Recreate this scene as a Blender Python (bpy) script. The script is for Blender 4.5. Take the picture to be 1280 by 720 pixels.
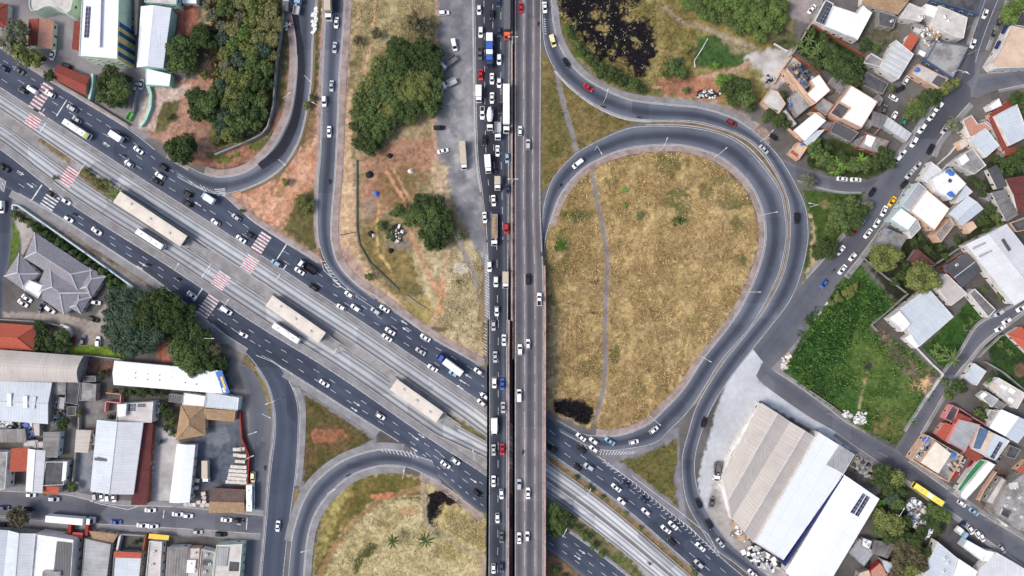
import bpy, math, random
import numpy as np
rnd = random.Random(7)
sc = bpy.context.scene
for o in list(bpy.data.objects): bpy.data.objects.remove(o)
COL = sc.collection
R = math.radians
S = 0.32            # metres on the ground for one unit of the survey plan (x right, y down)
H = 282.0           # flying height of the drone
# ---------------------------------------------------------------- camera, sky, sun, exposure
cam_d = bpy.data.cameras.new("camera"); cam = bpy.data.objects.new("camera", cam_d); COL.objects.link(cam)
cam.location = (0, 0, H); cam.rotation_euler = (0, 0, 0)
cam_d.sensor_width = 36; cam_d.lens = 18 * H / (640 * S); cam_d.clip_start = 1; cam_d.clip_end = 6000
sc.camera = cam
w = bpy.data.worlds.new("World"); sc.world = w; w.use_nodes = True
nt = w.node_tree; bg = nt.nodes["Background"]
sky = nt.nodes.new("ShaderNodeTexSky"); sky.sky_type = 'NISHITA'; sky.sun_disc = False
SUN_EL, SUN_AZ = R(50), R(-102)     # azimuth measured from +Y towards +X
sky.sun_elevation = SUN_EL; sky.sun_rotation = SUN_AZ
sky.air_density = 1.0; sky.dust_density = 4.0; sky.ozone_density = 1.0
nt.links.new(sky.outputs[0], bg.inputs[0]); bg.inputs[1].default_value = 0.145
sd = bpy.data.lights.new("sun", 'SUN'); sun = bpy.data.objects.new("sun", sd); COL.objects.link(sun)
sd.energy = 1.35; sd.angle = R(14); sd.color = (1.0, 0.975, 0.94)
sun.rotation_euler = (R(90) - SUN_EL, 0, -SUN_AZ + R(180))
sun.location = (-80, 60, 200)
vs = sc.view_settings; vs.view_transform = 'Standard'; vs.look = 'None'; vs.exposure = 0.46; vs.gamma = 1.0
vs.use_curve_mapping = False

# ---------------------------------------------------------------- helpers
def W(x, y, h=0.0):
    k = (H - h) / H
    return ((x - 640) * S * k, (360 - y) * S * k, h)
def lin(c):
    c = c / 255.0
    return c / 12.92 if c <= 0.04045 else ((c + 0.055) / 1.055) ** 2.4
ALB = 0.84
def srgb(r, g, b, k=1.0):
    return tuple(min(0.86, lin(c) * ALB * k) for c in (r, g, b))
class MB:
    def __init__(s): s.v = []; s.f = []; s.m = []; s.uv = []
    def face(s, pts, m=0, uv=None):
        b = len(s.v); s.v += [tuple(p) for p in pts]; s.f.append(tuple(range(b, b + len(pts)))); s.m.append(m)
        s.uv.append(uv if uv else [(p[0], p[1]) for p in pts])
    def box(s, c, d, rz=0.0, m=0, mt=None):
        ca, sa = math.cos(rz), math.sin(rz); x, y, z = c; a, b_, h = d[0] / 2, d[1] / 2, d[2] / 2
        P = [(x + ca * i * a - sa * j * b_, y + sa * i * a + ca * j * b_, z + k * h) for k in (-1, 1) for i, j in ((-1, -1), (1, -1), (1, 1), (-1, 1))]
        s.hexa(P, m, mt)
    def hexa(s, P, m=0, mt=None):      # P: 4 bottom ccw, 4 top ccw
        def uvs(a, b, h=None):
            L = math.dist(P[a], P[b]); return L
        b = len(s.v); s.v += [tuple(p) for p in P]
        for q in ((3, 2, 1, 0), (4, 5, 6, 7), (0, 1, 5, 4), (1, 2, 6, 5), (2, 3, 7, 6), (3, 0, 4, 7)):
            s.f.append(tuple(b + i for i in q)); s.m.append(mt if (mt is not None and q == (4, 5, 6, 7)) else m)
            A, B_, D = P[q[0]], P[q[1]], P[q[3]]
            l, hh = math.dist(A, B_), math.dist(A, D); s.uv.append([(0, 0), (l, 0), (l, hh), (0, hh)])
    def prism(s, pts, z0, z1, m=0, mt=None, bottom=False):
        n = len(pts)
        s.face([(p[0], p[1], z1) for p in pts], m if mt is None else mt)
        if bottom: s.face([(p[0], p[1], z0) for p in reversed(pts)], m)
        u = 0
        for i in range(n):
            a, b = pts[i], pts[(i + 1) % n]; l = math.dist(a[:2], b[:2])
            s.face([(a[0], a[1], z0), (b[0], b[1], z0), (b[0], b[1], z1), (a[0], a[1], z1)], m, [(u, z0), (u + l, z0), (u + l, z1), (u, z1)]); u += l
    def cyl(s, p0, p1, r0, r1=None, n=8, m=0, cap=True):
        r1 = r0 if r1 is None else r1
        p0 = np.array(p0, float); p1 = np.array(p1, float); d = p1 - p0; d /= (np.linalg.norm(d) + 1e-9)
        a = np.cross(d, (0, 0, 1.0) if abs(d[2]) < .9 else (1.0, 0, 0)); a /= np.linalg.norm(a); b = np.cross(d, a)
        A = [p0 + r0 * (math.cos(t) * a + math.sin(t) * b) for t in [2 * math.pi * i / n for i in range(n)]]
        B = [p1 + r1 * (math.cos(t) * a + math.sin(t) * b) for t in [2 * math.pi * i / n for i in range(n)]]
        for i in range(n):
            j = (i + 1) % n; s.face([A[j], A[i], B[i], B[j]], m)
        if cap: s.face(B[::-1], m); s.face(A, m)
    def build(s, name, mats, parent=None, smooth=False):
        me = bpy.data.meshes.new(name); me.from_pydata(s.v, [], s.f)
        if not isinstance(mats, (list, tuple)): mats = [mats]
        for m in mats: me.materials.append(m)
        me.polygons.foreach_set("material_index", s.m)
        ul = me.uv_layers.new(name="UVMap")
        ul.data.foreach_set("uv", [c for f in s.uv for p in f for c in p[:2]])
        if smooth: me.polygons.foreach_set("use_smooth", [True] * len(s.f))
        me.update()
        o = bpy.data.objects.new(name, me); COL.objects.link(o)
        if parent: o.parent = parent
        return o
REG = []            # things that still need what sets them apart
def thing(name, label, cat, loc=(0, 0, 0), rz=0.0, group=None):
    o = bpy.data.objects.new(name, None); COL.objects.link(o); o.location = loc; o.rotation_euler = (0, 0, rz)
    o.empty_display_size = 0.5
    return tag(o, label, cat, group)
def tag(o, label, cat, group=None):
    o['label'] = label; o['category'] = cat
    if group: o['group'] = group
    REG.append(o); return o
def struct(o, kind='structure'):
    o['kind'] = kind; return o
def dup(root, loc=None, rz=None, label=None, cat=None, group=None, mats=None, scale=None):
    r = root.copy(); COL.objects.link(r); REG.append(r)
    if loc is not None: r.location = loc
    if rz is not None: r.rotation_euler = (0, 0, rz)
    if scale is not None: r.scale = scale
    if label: r['label'] = label
    if cat: r['category'] = cat
    if group: r['group'] = group
    for ch in KIDS[root.name]:
        c = ch.copy(); COL.objects.link(c); c.parent = r
        if mats and ch.name.split('.')[0] in mats:
            c.material_slots[0].link = 'OBJECT'; c.material_slots[0].material = mats[ch.name.split('.')[0]]
    return r
KIDS = {}

# ---------------------------------------------------------------- materials
def newmat(name):
    m = bpy.data.materials.new(name); m.use_nodes = True
    n = m.node_tree.nodes; return m, n, m.node_tree.links, n["Principled BSDF"]
def noise(n, l, vec, scale, detail=4, rough=.6):
    t = n.new("ShaderNodeTexNoise"); t.inputs["Scale"].default_value = scale; t.inputs["Detail"].default_value = detail
    t.inputs["Roughness"].default_value = rough
    if vec: l.new(vec, t.inputs["Vector"])
    return t.outputs["Fac"]
def ramp(n, l, fac, stops):
    r = n.new("ShaderNodeValToRGB"); e = r.color_ramp.elements
    while len(e) < len(stops): e.new(0.5)
    for i, (p, c) in enumerate(stops):
        e[i].position = p; e[i].color = (c, c, c, 1) if not isinstance(c, tuple) else c + (1,)
    l.new(fac, r.inputs[0]); return r.outputs[0]
def mix(n, l, a, b, fac, typ='MIX'):
    m = n.new("ShaderNodeMix"); m.data_type = 'RGBA'; m.blend_type = typ; m.clamp_factor = True
    for i, v in ((6, a), (7, b), (0, fac)):
        if hasattr(v, 'links'): l.new(v, m.inputs[i])
        elif i == 0: m.inputs[0].default_value = v
        else: m.inputs[i].default_value = v + (1,) if len(v) == 3 else v
    return m.outputs[2]
def bump(n, l, p, h, dist=.05, strength=.6):
    b = n.new("ShaderNodeBump"); b.inputs["Strength"].default_value = strength; b.inputs["Distance"].default_value = dist
    l.new(h, b.inputs["Height"]); l.new(b.outputs[0], p.inputs["Normal"])
def vmul(c, k): return tuple(x * k for x in c)
def plain(name, c, rough=.7, var=.12, scale=1.2, metal=0, spec=.3):
    m, n, l, p = newmat(name); tc = n.new("ShaderNodeTexCoord").outputs["Object"]
    f = noise(n, l, tc, scale)
    l.new(mix(n, l, vmul(c, 1 - var), vmul(c, 1 + var), ramp(n, l, f, [(.3, 0.), (.7, 1.)])), p.inputs["Base Color"])
    p.inputs["Roughness"].default_value = rough; p.inputs["Metallic"].default_value = metal
    p.inputs["Specular IOR Level"].default_value = spec
    return m
def dirty(name, c, stain, amt=.5, scale=.25, rough=.85, bd=.02):
    """plaster, slab or concrete with blotchy weather stains"""
    m, n, l, p = newmat(name); g = n.new("ShaderNodeNewGeometry").outputs["Position"]
    f1 = noise(n, l, g, scale, 6, .7); f2 = noise(n, l, g, scale * 9, 5, .7)
    a = mix(n, l, c, stain, ramp(n, l, f1, [(.42, 0.), (.62, amt)]))
    a = mix(n, l, a, vmul(stain, .7), ramp(n, l, f2, [(.55, 0.), (.75, amt * .7)]))
    l.new(a, p.inputs["Base Color"]); p.inputs["Roughness"].default_value = rough; p.inputs["Specular IOR Level"].default_value = .2
    bump(n, l, p, f2, bd)
    return m
def sheet(name, c, stain, amt=.35, pitch=.9, rough=.55, depth=.05, seam=.10):
    """ribbed metal or fibre-cement sheet: u runs along the ridge, v down the slope, in metres"""
    m, n, l, p = newmat(name); uv = n.new("ShaderNodeTexCoord").outputs["UV"]
    g = n.new("ShaderNodeNewGeometry").outputs["Position"]
    wv = n.new("ShaderNodeTexWave"); wv.wave_type = 'BANDS'; wv.bands_direction = 'X'; wv.inputs["Scale"].default_value = .314 / pitch * 1.0
    wv.inputs["Distortion"].default_value = 0.0; l.new(uv, wv.inputs["Vector"])
    mp = n.new("ShaderNodeMapping"); mp.inputs["Scale"].default_value = (1.4, .06, 1); l.new(uv, mp.inputs[0])
    streak = noise(n, l, mp.outputs[0], 1.0, 4, .7); blot = noise(n, l, g, .12, 5, .65)
    sx = n.new("ShaderNodeSeparateXYZ"); l.new(uv, sx.inputs[0])
    fr = n.new("ShaderNodeMath"); fr.operation = 'FRACT'; dv = n.new("ShaderNodeMath"); dv.operation = 'DIVIDE'; dv.inputs[1].default_value = 5.5
    l.new(sx.outputs[1], dv.inputs[0]); l.new(dv.outputs[0], fr.inputs[0])
    lap = ramp(n, l, fr.outputs[0], [(0., 1.), (.045, 0.)])
    a = mix(n, l, c, stain, ramp(n, l, streak, [(.45, 0.), (.72, amt)]))
    a = mix(n, l, a, stain, ramp(n, l, blot, [(.45, 0.), (.7, amt)]))
    a = mix(n, l, a, vmul(c, .72), ramp(n, l, wv.outputs["Fac"], [(0., seam * 3), (.35, 0.)]))
    a = mix(n, l, a, vmul(c, .75), lap)
    l.new(a, p.inputs["Base Color"]); p.inputs["Roughness"].default_value = rough; p.inputs["Specular IOR Level"].default_value = .3
    bump(n, l, p, wv.outputs["Fac"], depth)
    return m
def tiles(name, c, c2, amt=.8):
    m, n, l, p = newmat(name); uv = n.new("ShaderNodeTexCoord").outputs["UV"]; g = n.new("ShaderNodeNewGeometry").outputs["Position"]
    bt = n.new("ShaderNodeTexBrick"); bt.inputs["Scale"].default_value = 1.0; bt.inputs["Brick Width"].default_value = .45; bt.inputs["Row Height"].default_value = .5
    bt.inputs["Mortar Size"].default_value = .06; bt.inputs["Color1"].default_value = c + (1,); bt.inputs["Color2"].default_value = vmul(c, .8) + (1,)
    bt.inputs["Mortar"].default_value = vmul(c, .35) + (1,); l.new(uv, bt.inputs["Vector"])
    f = noise(n, l, g, .35, 6, .75); f2 = noise(n, l, g, 1.3, 5, .75)
    a = mix(n, l, mix(n, l, bt.outputs[0], (1.5, 1.45, 1.4), ramp(n, l, f2, [(.3, .9), (.45, 0.)]), 'MULTIPLY'), c2, ramp(n, l, f, [(.4, 0.), (.68, amt)]))
    a = mix(n, l, a, vmul(c2, .5), ramp(n, l, f2, [(.52, 0.), (.72, amt * .8)]))
    l.new(a, p.inputs["Base Color"]); p.inputs["Roughness"].default_value = .9
    bump(n, l, p, bt.outputs["Fac"], -.05)
    return m
def asphalt(name, stops, patch=.35, tint=(1, 1, 1)):
    """stops: wear and tone profile across the carriageway (v = 0..1)"""
    m, n, l, p = newmat(name); uv = n.new("ShaderNodeTexCoord").outputs["UV"]; g = n.new("ShaderNodeNewGeometry").outputs["Position"]
    sx = n.new("ShaderNodeSeparateXYZ"); l.new(uv, sx.inputs[0])
    mp = n.new("ShaderNodeMapping"); mp.inputs["Scale"].default_value = (.035, 9, 1); l.new(uv, mp.inputs[0])
    st = noise(n, l, mp.outputs[0], 1.0, 5, .7)
    ad = n.new("ShaderNodeMath"); ad.operation = 'MULTIPLY_ADD'; l.new(st, ad.inputs[0]); ad.inputs[1].default_value = .07
    sb = n.new("ShaderNodeMath"); sb.operation = 'SUBTRACT'; sb.inputs[1].default_value = .035; l.new(sx.outputs[1], sb.inputs[0]); l.new(sb.outputs[0], ad.inputs[2])
    kk = {'busway_concrete': .97, 'asphalt_viaduct': 1.02, 'asphalt_street': .98, 'asphalt_ramp': .9}.get(name, .82)
    base = ramp(n, l, ad.outputs[0], [(q, vmul(c, kk)) for q, c in stops])
    a = mix(n, l, base, (.5, .5, .52), ramp(n, l, st, [(.35, .0), (.75, patch)]), 'MULTIPLY')
    # rectangular repairs of a later date
    vo = n.new("ShaderNodeTexVoronoi"); vo.distance = 'CHEBYCHEV'; vo.inputs["Scale"].default_value = .045; l.new(g, vo.inputs["Vector"]); sc3 = n.new("ShaderNodeSeparateColor"); l.new(vo.outputs["Color"], sc3.inputs[0])
    a = mix(n, l, a, (.70, .70, .72), ramp(n, l, sc3.outputs[0], [(.74, 0.), (.76, .8)]), 'MULTIPLY'); a = mix(n, l, a, (1.3, 1.28, 1.25), ramp(n, l, sc3.outputs[1], [(.78, 0.), (.80, .7)]), 'MULTIPLY')
    blot = noise(n, l, g, .05, 6, .7); fine = noise(n, l, g, 1.6, 5, .75)
    a = mix(n, l, a, (.62, .62, .64), ramp(n, l, blot, [(.42, 0.), (.66, .75)]), 'MULTIPLY')
    a = mix(n, l, a, (1.5, 1.5, 1.5), ramp(n, l, fine, [(.5, 0.), (.75, .35)]), 'MULTIPLY')
    l.new(a, p.inputs["Base Color"]); p.inputs["Roughness"].default_value = .82; p.inputs["Specular IOR Level"].default_value = .25
    return m
def leafmat(name, c, c2, c3):
    m, n, l, p = newmat(name); g = n.new("ShaderNodeNewGeometry"); 
    f = noise(n, l, g.outputs["Position"], .45, 4, .65)
    a = mix(n, l, c, c2, ramp(n, l, g.outputs["Random Per Island"], [(0., 0.), (1., 1.)]))
    a = mix(n, l, a, c3, ramp(n, l, f, [(.48, 0.), (.66, .85)]))
    l.new(a, p.inputs["Base Color"]); p.inputs["Roughness"].default_value = .75; p.inputs["Specular IOR Level"].default_value = .15
    return m
def glassmat(name, c, rough=.25):
    m, n, l, p = newmat(name); p.inputs["Base Color"].default_value = c + (1,); p.inputs["Roughness"].default_value = rough
    p.inputs["Specular IOR Level"].default_value = .18
    return m
M = {}
M['dark_glass'] = glassmat('dark_glass', (.015, .018, .024))
M['rubber'] = plain('rubber', (.02, .02, .021), .9)
M['lamp_lens'] = plain('lamp_lens', (.7, .7, .66), .3, .03)
M['tail_lens'] = plain('tail_lens', (.45, .03, .03), .3, .03)
CARC = dict(white=(.84, .84, .83), silver=(.46, .48, .51), gray=(.12, .125, .13), black=(.018, .018, .02), navy=(.035, .055, .11), blue=(.04, .12, .42),
            red=(.50, .02, .035), yellow=(.82, .47, .015), green=(.05, .25, .17), cream=(.80, .68, .40), orange=(.75, .13, .03), beige=(.5, .43, .34), sky=(.28, .42, .55), maroon=(.2, .03, .04))
def carpaint(k, c):
    m, n, l, p = newmat(k + '_paint'); oi = n.new("ShaderNodeObjectInfo")
    f = noise(n, l, n.new("ShaderNodeTexCoord").outputs["Object"], 1.1, 4)
    a = mix(n, l, vmul(c, .86), vmul(c, 1.02), ramp(n, l, f, [(.3, 0.), (.65, 1.)]))
    l.new(a, p.inputs["Base Color"])
    p.inputs["Roughness"].default_value = .5; p.inputs["Specular IOR Level"].default_value = .25; p.inputs["Coat Weight"].default_value = .04
    return m
P = {k: carpaint(k, c) for k, c in CARC.items()}
M['paint_line'] = dirty('paint_line', (.70, .70, .69), (.30, .31, .33), .8, .9)
M['paint_red'] = dirty('paint_red', srgb(205, 100, 110), srgb(160, 105, 110), .6, .8)
M['paint_dull'] = dirty('paint_dull_red', srgb(150, 104, 104), srgb(110, 92, 96), .6, .5)
M['paint_yellow'] = dirty('paint_yellow', srgb(225, 190, 70), srgb(160, 140, 90), .6, .8)
g_ = lambda r, g, b: srgb(r, g, b)
M['asph_avenue'] = asphalt('asphalt_avenue', [(0., g_(116, 121, 133)), (.05, g_(86, 94, 112)), (.30, g_(77, 86, 105)), (.5, g_(88, 97, 115)), (.75, g_(76, 85, 104)), (.94, g_(92, 99, 115)), (1., g_(130, 134, 143))])
M['asph_ramp'] = asphalt('asphalt_ramp', [(0., g_(128, 131, 140)), (.22, g_(114, 119, 131)), (.42, g_(78, 84, 98)), (.60, g_(74, 80, 94)), (.8, g_(110, 114, 127)), (1., g_(130, 133, 142))])
M['asph_new'] = asphalt('asphalt_new', [(0., g_(46, 49, 62)), (.5, g_(40, 43, 55)), (1., g_(48, 51, 62))], .2)
M['asph_side'] = asphalt('asphalt_side_road', [(0., g_(95, 98, 106)), (.15, g_(88, 91, 100)), (.3, g_(66, 70, 82)), (.45, g_(60, 64, 76)), (.62, g_(58, 62, 74)), (.72, g_(78, 83, 95)), (.80, g_(104, 109, 120)), (.86, g_(76, 82, 94)), (.93, g_(110, 113, 122)), (1., g_(100, 102, 110))])
M['asph_viaduct'] = asphalt('asphalt_viaduct', [(0., g_(134, 124, 122)), (.08, g_(112, 106, 108)), (.16, g_(92, 91, 97)), (.25, g_(112, 108, 111)), (.36, g_(152, 146, 147)), (.45, g_(95, 93, 98)), (.53, g_(86, 86, 93)), (.63, g_(108, 104, 107)), (.71, g_(148, 141, 141)), (.80, g_(110, 104, 106)), (.9, g_(112, 106, 109)), (1., g_(138, 128, 127))], .3)
M['asph_street'] = asphalt('asphalt_street', [(0., g_(118, 118, 122)), (.3, g_(98, 101, 111)), (.6, g_(102, 105, 115)), (1., g_(116, 116, 120))], .3)
M['conc_bus'] = asphalt('busway_concrete', [(0., g_(112, 114, 119)), (.07, g_(150, 152, 156)), (.16, g_(206, 208, 210)), (.27, g_(140, 143, 148)), (.38, g_(204, 206, 208)), (.52, g_(212, 214, 216)), (.66, g_(126, 129, 134)), (.80, g_(206, 208, 210)), (.93, g_(140, 142, 146)), (1., g_(92, 94, 98))], .25)  # wheel tracks; edges painted darker for shadow and dirt beside the median
M['pave_pink'] = dirty('paving_pink', srgb(172, 156, 150), srgb(130, 114, 106), .85, .2)
M['pave_gray'] = dirty('paving_gray', srgb(150, 149, 151), srgb(118, 115, 114), .7, .15)
M['kerb'] = dirty('kerb_concrete', srgb(186, 184, 182), srgb(150, 146, 142), .6, .3)
M['verge'] = dirty('verge_soil', srgb(134, 116, 92), srgb(98, 92, 66), .9, .2)
M['conc'] = dirty('concrete', srgb(164, 162, 160), srgb(112, 108, 106), .6, .25)
M['parapet'] = dirty('parapet_concrete', srgb(186, 164, 158), srgb(136, 116, 110), .8, .25)
M['soffit'] = dirty('deck_concrete', srgb(120, 112, 108), srgb(80, 74, 72), .6, .2)
M['plaster_white'] = dirty('plaster_white', srgb(232, 230, 226), srgb(170, 164, 156), .5, .3)
M['plaster_peach'] = dirty('plaster_peach', srgb(226, 188, 162), srgb(170, 140, 120), .5, .3)
M['plaster_gray'] = dirty('plaster_gray', srgb(160, 156, 152), srgb(110, 105, 100), .6, .3)
M['plaster_green'] = dirty('plaster_green', srgb(222, 238, 218), srgb(184, 202, 180), .5, .3)
M['plaster_teal'] = dirty('plaster_teal', srgb(186, 224, 208), srgb(146, 186, 170), .5, .3)
M['plaster_blue'] = dirty('plaster_blue', srgb(96, 116, 146), srgb(70, 82, 100), .5, .3)
M['plaster_cyan'] = dirty('plaster_cyan', srgb(214, 230, 232), srgb(170, 188, 190), .4, .3)
M['plaster_pink'] = dirty('plaster_pink', srgb(226, 150, 150), srgb(170, 110, 108), .5, .3)
M['plaster_red'] = dirty('plaster_red', srgb(170, 62, 54), srgb(120, 50, 44), .5, .3)
M['brick'] = dirty('brick', srgb(170, 104, 78), srgb(112, 72, 58), .8, .6)
M['sheet_white'] = sheet('sheet_white', (.79, .81, .84), srgb(206, 210, 214), .25, 1.0, seam=.05)
M['sheet_blue'] = sheet('sheet_pale_blue', srgb(206, 214, 221), srgb(166, 173, 180), .45, 1.1)
M['sheet_cool'] = sheet('sheet_cool_white', srgb(232, 236, 243), srgb(206, 210, 216), .3, 1.0, seam=.07)
M['sheet_gray'] = sheet('sheet_gray', srgb(178, 180, 182), srgb(116, 116, 116), .6, 1.0)
M['sheet_beige'] = sheet('sheet_beige', srgb(200, 192, 184), srgb(164, 154, 146), .45, 1.3)
M['sheet_old'] = sheet('sheet_weathered', srgb(142, 138, 136), srgb(76, 72, 70), .85, 1.0, depth=.08)
M['sheet_dark'] = sheet('sheet_dark', srgb(94, 94, 98), srgb(60, 60, 64), .6, 1.0, depth=.08)
M['sheet_maroon'] = sheet('sheet_maroon', srgb(112, 70, 68), srgb(70, 48, 46), .5, 1.2, depth=.1, seam=.25)
M['sheet_stripe'] = sheet('sheet_striped', srgb(212, 214, 214), srgb(140, 142, 142), .5, 2.2, depth=.12, seam=.28)
M['sheet_green'] = sheet('sheet_green', srgb(58, 138, 92), srgb(40, 96, 66), .5, 1.0)
M['slab'] = dirty('roof_slab', srgb(168, 166, 164), srgb(104, 100, 98), .75, .22)
M['slab_light'] = dirty('roof_slab_light', srgb(214, 208, 202), srgb(160, 152, 146), .5, .22)
M['slab_dark'] = dirty('roof_slab_dark', srgb(98, 97, 100), srgb(58, 57, 58), .8, .25)
M['slab_beige'] = dirty('roof_slab_beige', srgb(222, 196, 172), srgb(180, 154, 132), .5, .22)
M['slab_white'] = dirty('roof_slab_white', (.80, .81, .82), srgb(198, 194, 188), .4, .3)
M['tile_red'] = tiles('tile_red', srgb(176, 84, 68), srgb(120, 62, 52), .6)
M['tile_orange'] = tiles('tile_orange', srgb(222, 112, 84), srgb(190, 92, 70), .5)
M['tile_peach'] = tiles('tile_peach', srgb(228, 170, 146), srgb(206, 148, 126), .5)
M['tile_tan'] = tiles('tile_tan', srgb(206, 174, 136), srgb(150, 116, 86), .8)
M['tile_maroon'] = tiles('tile_maroon', srgb(140, 72, 68), srgb(92, 48, 48), .9)
M['tile_brown'] = tiles('tile_brown', srgb(136, 114, 104), srgb(92, 74, 66), .8)
M['tile_gray'] = tiles('tile_gray', srgb(176, 174, 182), srgb(128, 124, 130), .6)
M['ridge_cap'] = dirty('ridge_cap', srgb(212, 210, 214), srgb(170, 166, 168), .4, .4)
M['metal'] = plain('galvanised_metal', (.42, .43, .44), .45, .1, 2)
M['white_metal'] = plain('white_metal', (.74, .74, .73), .45, .06, 2)
M['tank_blue'] = plain('tank_blue', (.05, .15, .42), .4, .06)
M['solar'] = None
M['red_metal'] = plain('red_metal', (.42, .035, .04), .5, .1)
M['yellow_metal'] = plain('yellow_metal', (.75, .5, .05), .5, .1)
M['blue_metal'] = plain('blue_metal', (.04, .13, .42), .5, .1)
M['navy_metal'] = plain('navy_metal', (.02, .03, .12), .5, .1)
M['bark'] = plain('bark', (.10, .075, .055), .95, .3, 3)
M['tarp_blue'] = plain('tarp_blue', (.07, .16, .5), .6, .2, 2)
M['tarp_black'] = plain('tarp_black', (.02, .02, .022), .6, .2, 2)
M['tarp_white'] = plain('tarp_white', (.7, .7, .68), .6, .1, 2)
M['stone_white'] = dirty('white_blocks', srgb(228, 222, 212), srgb(170, 160, 150), .5, .8)
M['wood_pale'] = dirty('pale_boards', srgb(206, 176, 142), srgb(150, 124, 98), .6, .8)
def solar_mat():
    m, n, l, p = newmat('solar_cells'); uv = n.new("ShaderNodeTexCoord").outputs["UV"]
    bt = n.new("ShaderNodeTexBrick"); bt.offset = 0; bt.inputs["Scale"].default_value = 1; bt.inputs["Brick Width"].default_value = 1.0; bt.inputs["Row Height"].default_value = 1.65
    bt.inputs["Mortar Size"].default_value = .06; bt.inputs["Color1"].default_value = (.02, .028, .06, 1); bt.inputs["Color2"].default_value = (.028, .036, .075, 1); bt.inputs["Mortar"].default_value = (.35, .36, .38, 1)
    l.new(uv, bt.inputs["Vector"]); l.new(bt.outputs[0], p.inputs["Base Color"]); p.inputs["Roughness"].default_value = .4; p.inputs["Specular IOR Level"].default_value = .25
    return m
M['solar'] = solar_mat()
LEAF = dict(
    dark=leafmat('leaves_dark', (.036, .058, .020), (.078, .112, .038), (.056, .080, .026)),
    mid=leafmat('leaves_mid', (.062, .100, .032), (.130, .180, .060), (.098, .124, .038)),
    light=leafmat('leaves_light', (.085, .140, .036), (.155, .220, .065), (.115, .165, .038)),
    olive=leafmat('leaves_olive', (.118, .142, .040), (.205, .228, .076), (.150, .160, .050)),
    brown=leafmat('leaves_brownish', (.085, .074, .042), (.150, .128, .074), (.080, .088, .042)),
    gray=leafmat('leaves_grayish', (.120, .128, .080), (.200, .205, .135), (.12, .125, .07)),
    blue=leafmat('leaves_bluish', (.050, .084, .054), (.098, .140, .092), (.065, .10, .055)),
    yellow=leafmat('leaves_yellowish', (.160, .160, .060), (.250, .245, .105), (.18, .17, .065)),
    bright=leafmat('leaves_bright', (.090, .190, .026), (.170, .280, .055), (.12, .21, .035)))
# ================================================================ GROUND (one sheet, painted with what grows or lies on it)
def vnoise(x, y, seed):
    xi = np.floor(x).astype(np.int64); yi = np.floor(y).astype(np.int64); fx = x - xi; fy = y - yi
    fx = fx * fx * (3 - 2 * fx); fy = fy * fy * (3 - 2 * fy)
    def h(a, b):
        n = (a * 374761393 + b * 668265263 + seed * 982451653) & 0x7fffffff
        n = ((n ^ (n >> 13)) * 1274126177) & 0x7fffffff
        return ((n ^ (n >> 16)) & 0xffff) / 65535.0
    return (h(xi, yi) * (1 - fx) + h(xi + 1, yi) * fx) * (1 - fy) + (h(xi, yi + 1) * (1 - fx) + h(xi + 1, yi + 1) * fx) * fy
def fbm(x, y, s, seed, o=4):
    v = 0; a = .5; t = 0
    for i in range(o):
        v = v + a * vnoise(x / s, y / s, seed + i * 17); t += a; a *= .55; s /= 2.1
    return v / t
RES = 1.4
gx = np.arange(-70, 1351, RES); gy = np.arange(-70, 791, RES)
GX, GY = np.meshgrid(gx, gy)
C = np.zeros(GX.shape + (3,), np.float32)
N1 = fbm(GX, GY, 14, 3); N2 = fbm(GX, GY, 5, 11, 3); N3 = fbm(GX, GY, 40, 23)
# noise is remapped to spread over 0..1
sp = lambda n, k=2.2: np.clip((n - .5) * k + .5, 0, 1)
A1, A2, A3 = sp(N1), sp(N2, 1.8), sp(N3)
def sm(x, a, b):
    t = np.clip((x - a) / (b - a), 0, 1); return t * t * (3 - 2 * t)
def box_of(pts, m):
    xs = [p[0] for p in pts]; ys = [p[1] for p in pts]
    i0 = max(0, int((min(ys) - m + 70) / RES)); i1 = min(len(gy), int((max(ys) + m + 70) / RES) + 2)
    j0 = max(0, int((min(xs) - m + 70) / RES)); j1 = min(len(gx), int((max(xs) + m + 70) / RES) + 2)
    return slice(i0, i1), slice(j0, j1)
def seg_d(X, Y, pts, closed):
    d = np.full(X.shape, 1e9); n = len(pts)
    for i in range(n if closed else n - 1):
        (x0, y0), (x1, y1) = pts[i], pts[(i + 1) % n]
        dx, dy = x1 - x0, y1 - y0; t = np.clip(((X - x0) * dx + (Y - y0) * dy) / (dx * dx + dy * dy + 1e-9), 0, 1)
        d = np.minimum(d, (X - x0 - t * dx) ** 2 + (Y - y0 - t * dy) ** 2)
    return np.sqrt(d)
def inside(X, Y, pts):
    r = np.zeros(X.shape, bool); n = len(pts)
    for i in range(n):
        (x0, y0), (x1, y1) = pts[i], pts[(i + 1) % n]
        if y0 == y1: continue
        r ^= ((y0 > Y) != (y1 > Y)) & (X < (x1 - x0) * (Y - y0) / (y1 - y0) + x0)
    return r
def blend(sl, mask, c1, c2, nz):
    c1 = np.array(c1); c2 = np.array(c2 if c2 is not None else c1)
    k = nz[sl][..., None]; col = c1 * (1 - k) + c2 * k
    m = mask[..., None]; C[sl] = C[sl] * (1 - m) + col * m
def area(pts, c1, c2=None, soft=2.0, warp=3.0, nz=None, a=1.0, thr=None):
    sl = box_of(pts, soft + warp + 2); X, Y = GX[sl], GY[sl]
    d = seg_d(X, Y, pts, True); d = np.where(inside(X, Y, pts), d, -d) + (A2[sl] - .5) * 2 * warp
    m = sm(d, -soft, soft) * a
    if thr is not None: m = m * sm(A1[sl] * .6 + A2[sl] * .4, thr - .05, thr + .05)
    blend(sl, m, c1, c2, A1 if nz is None else nz)
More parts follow.
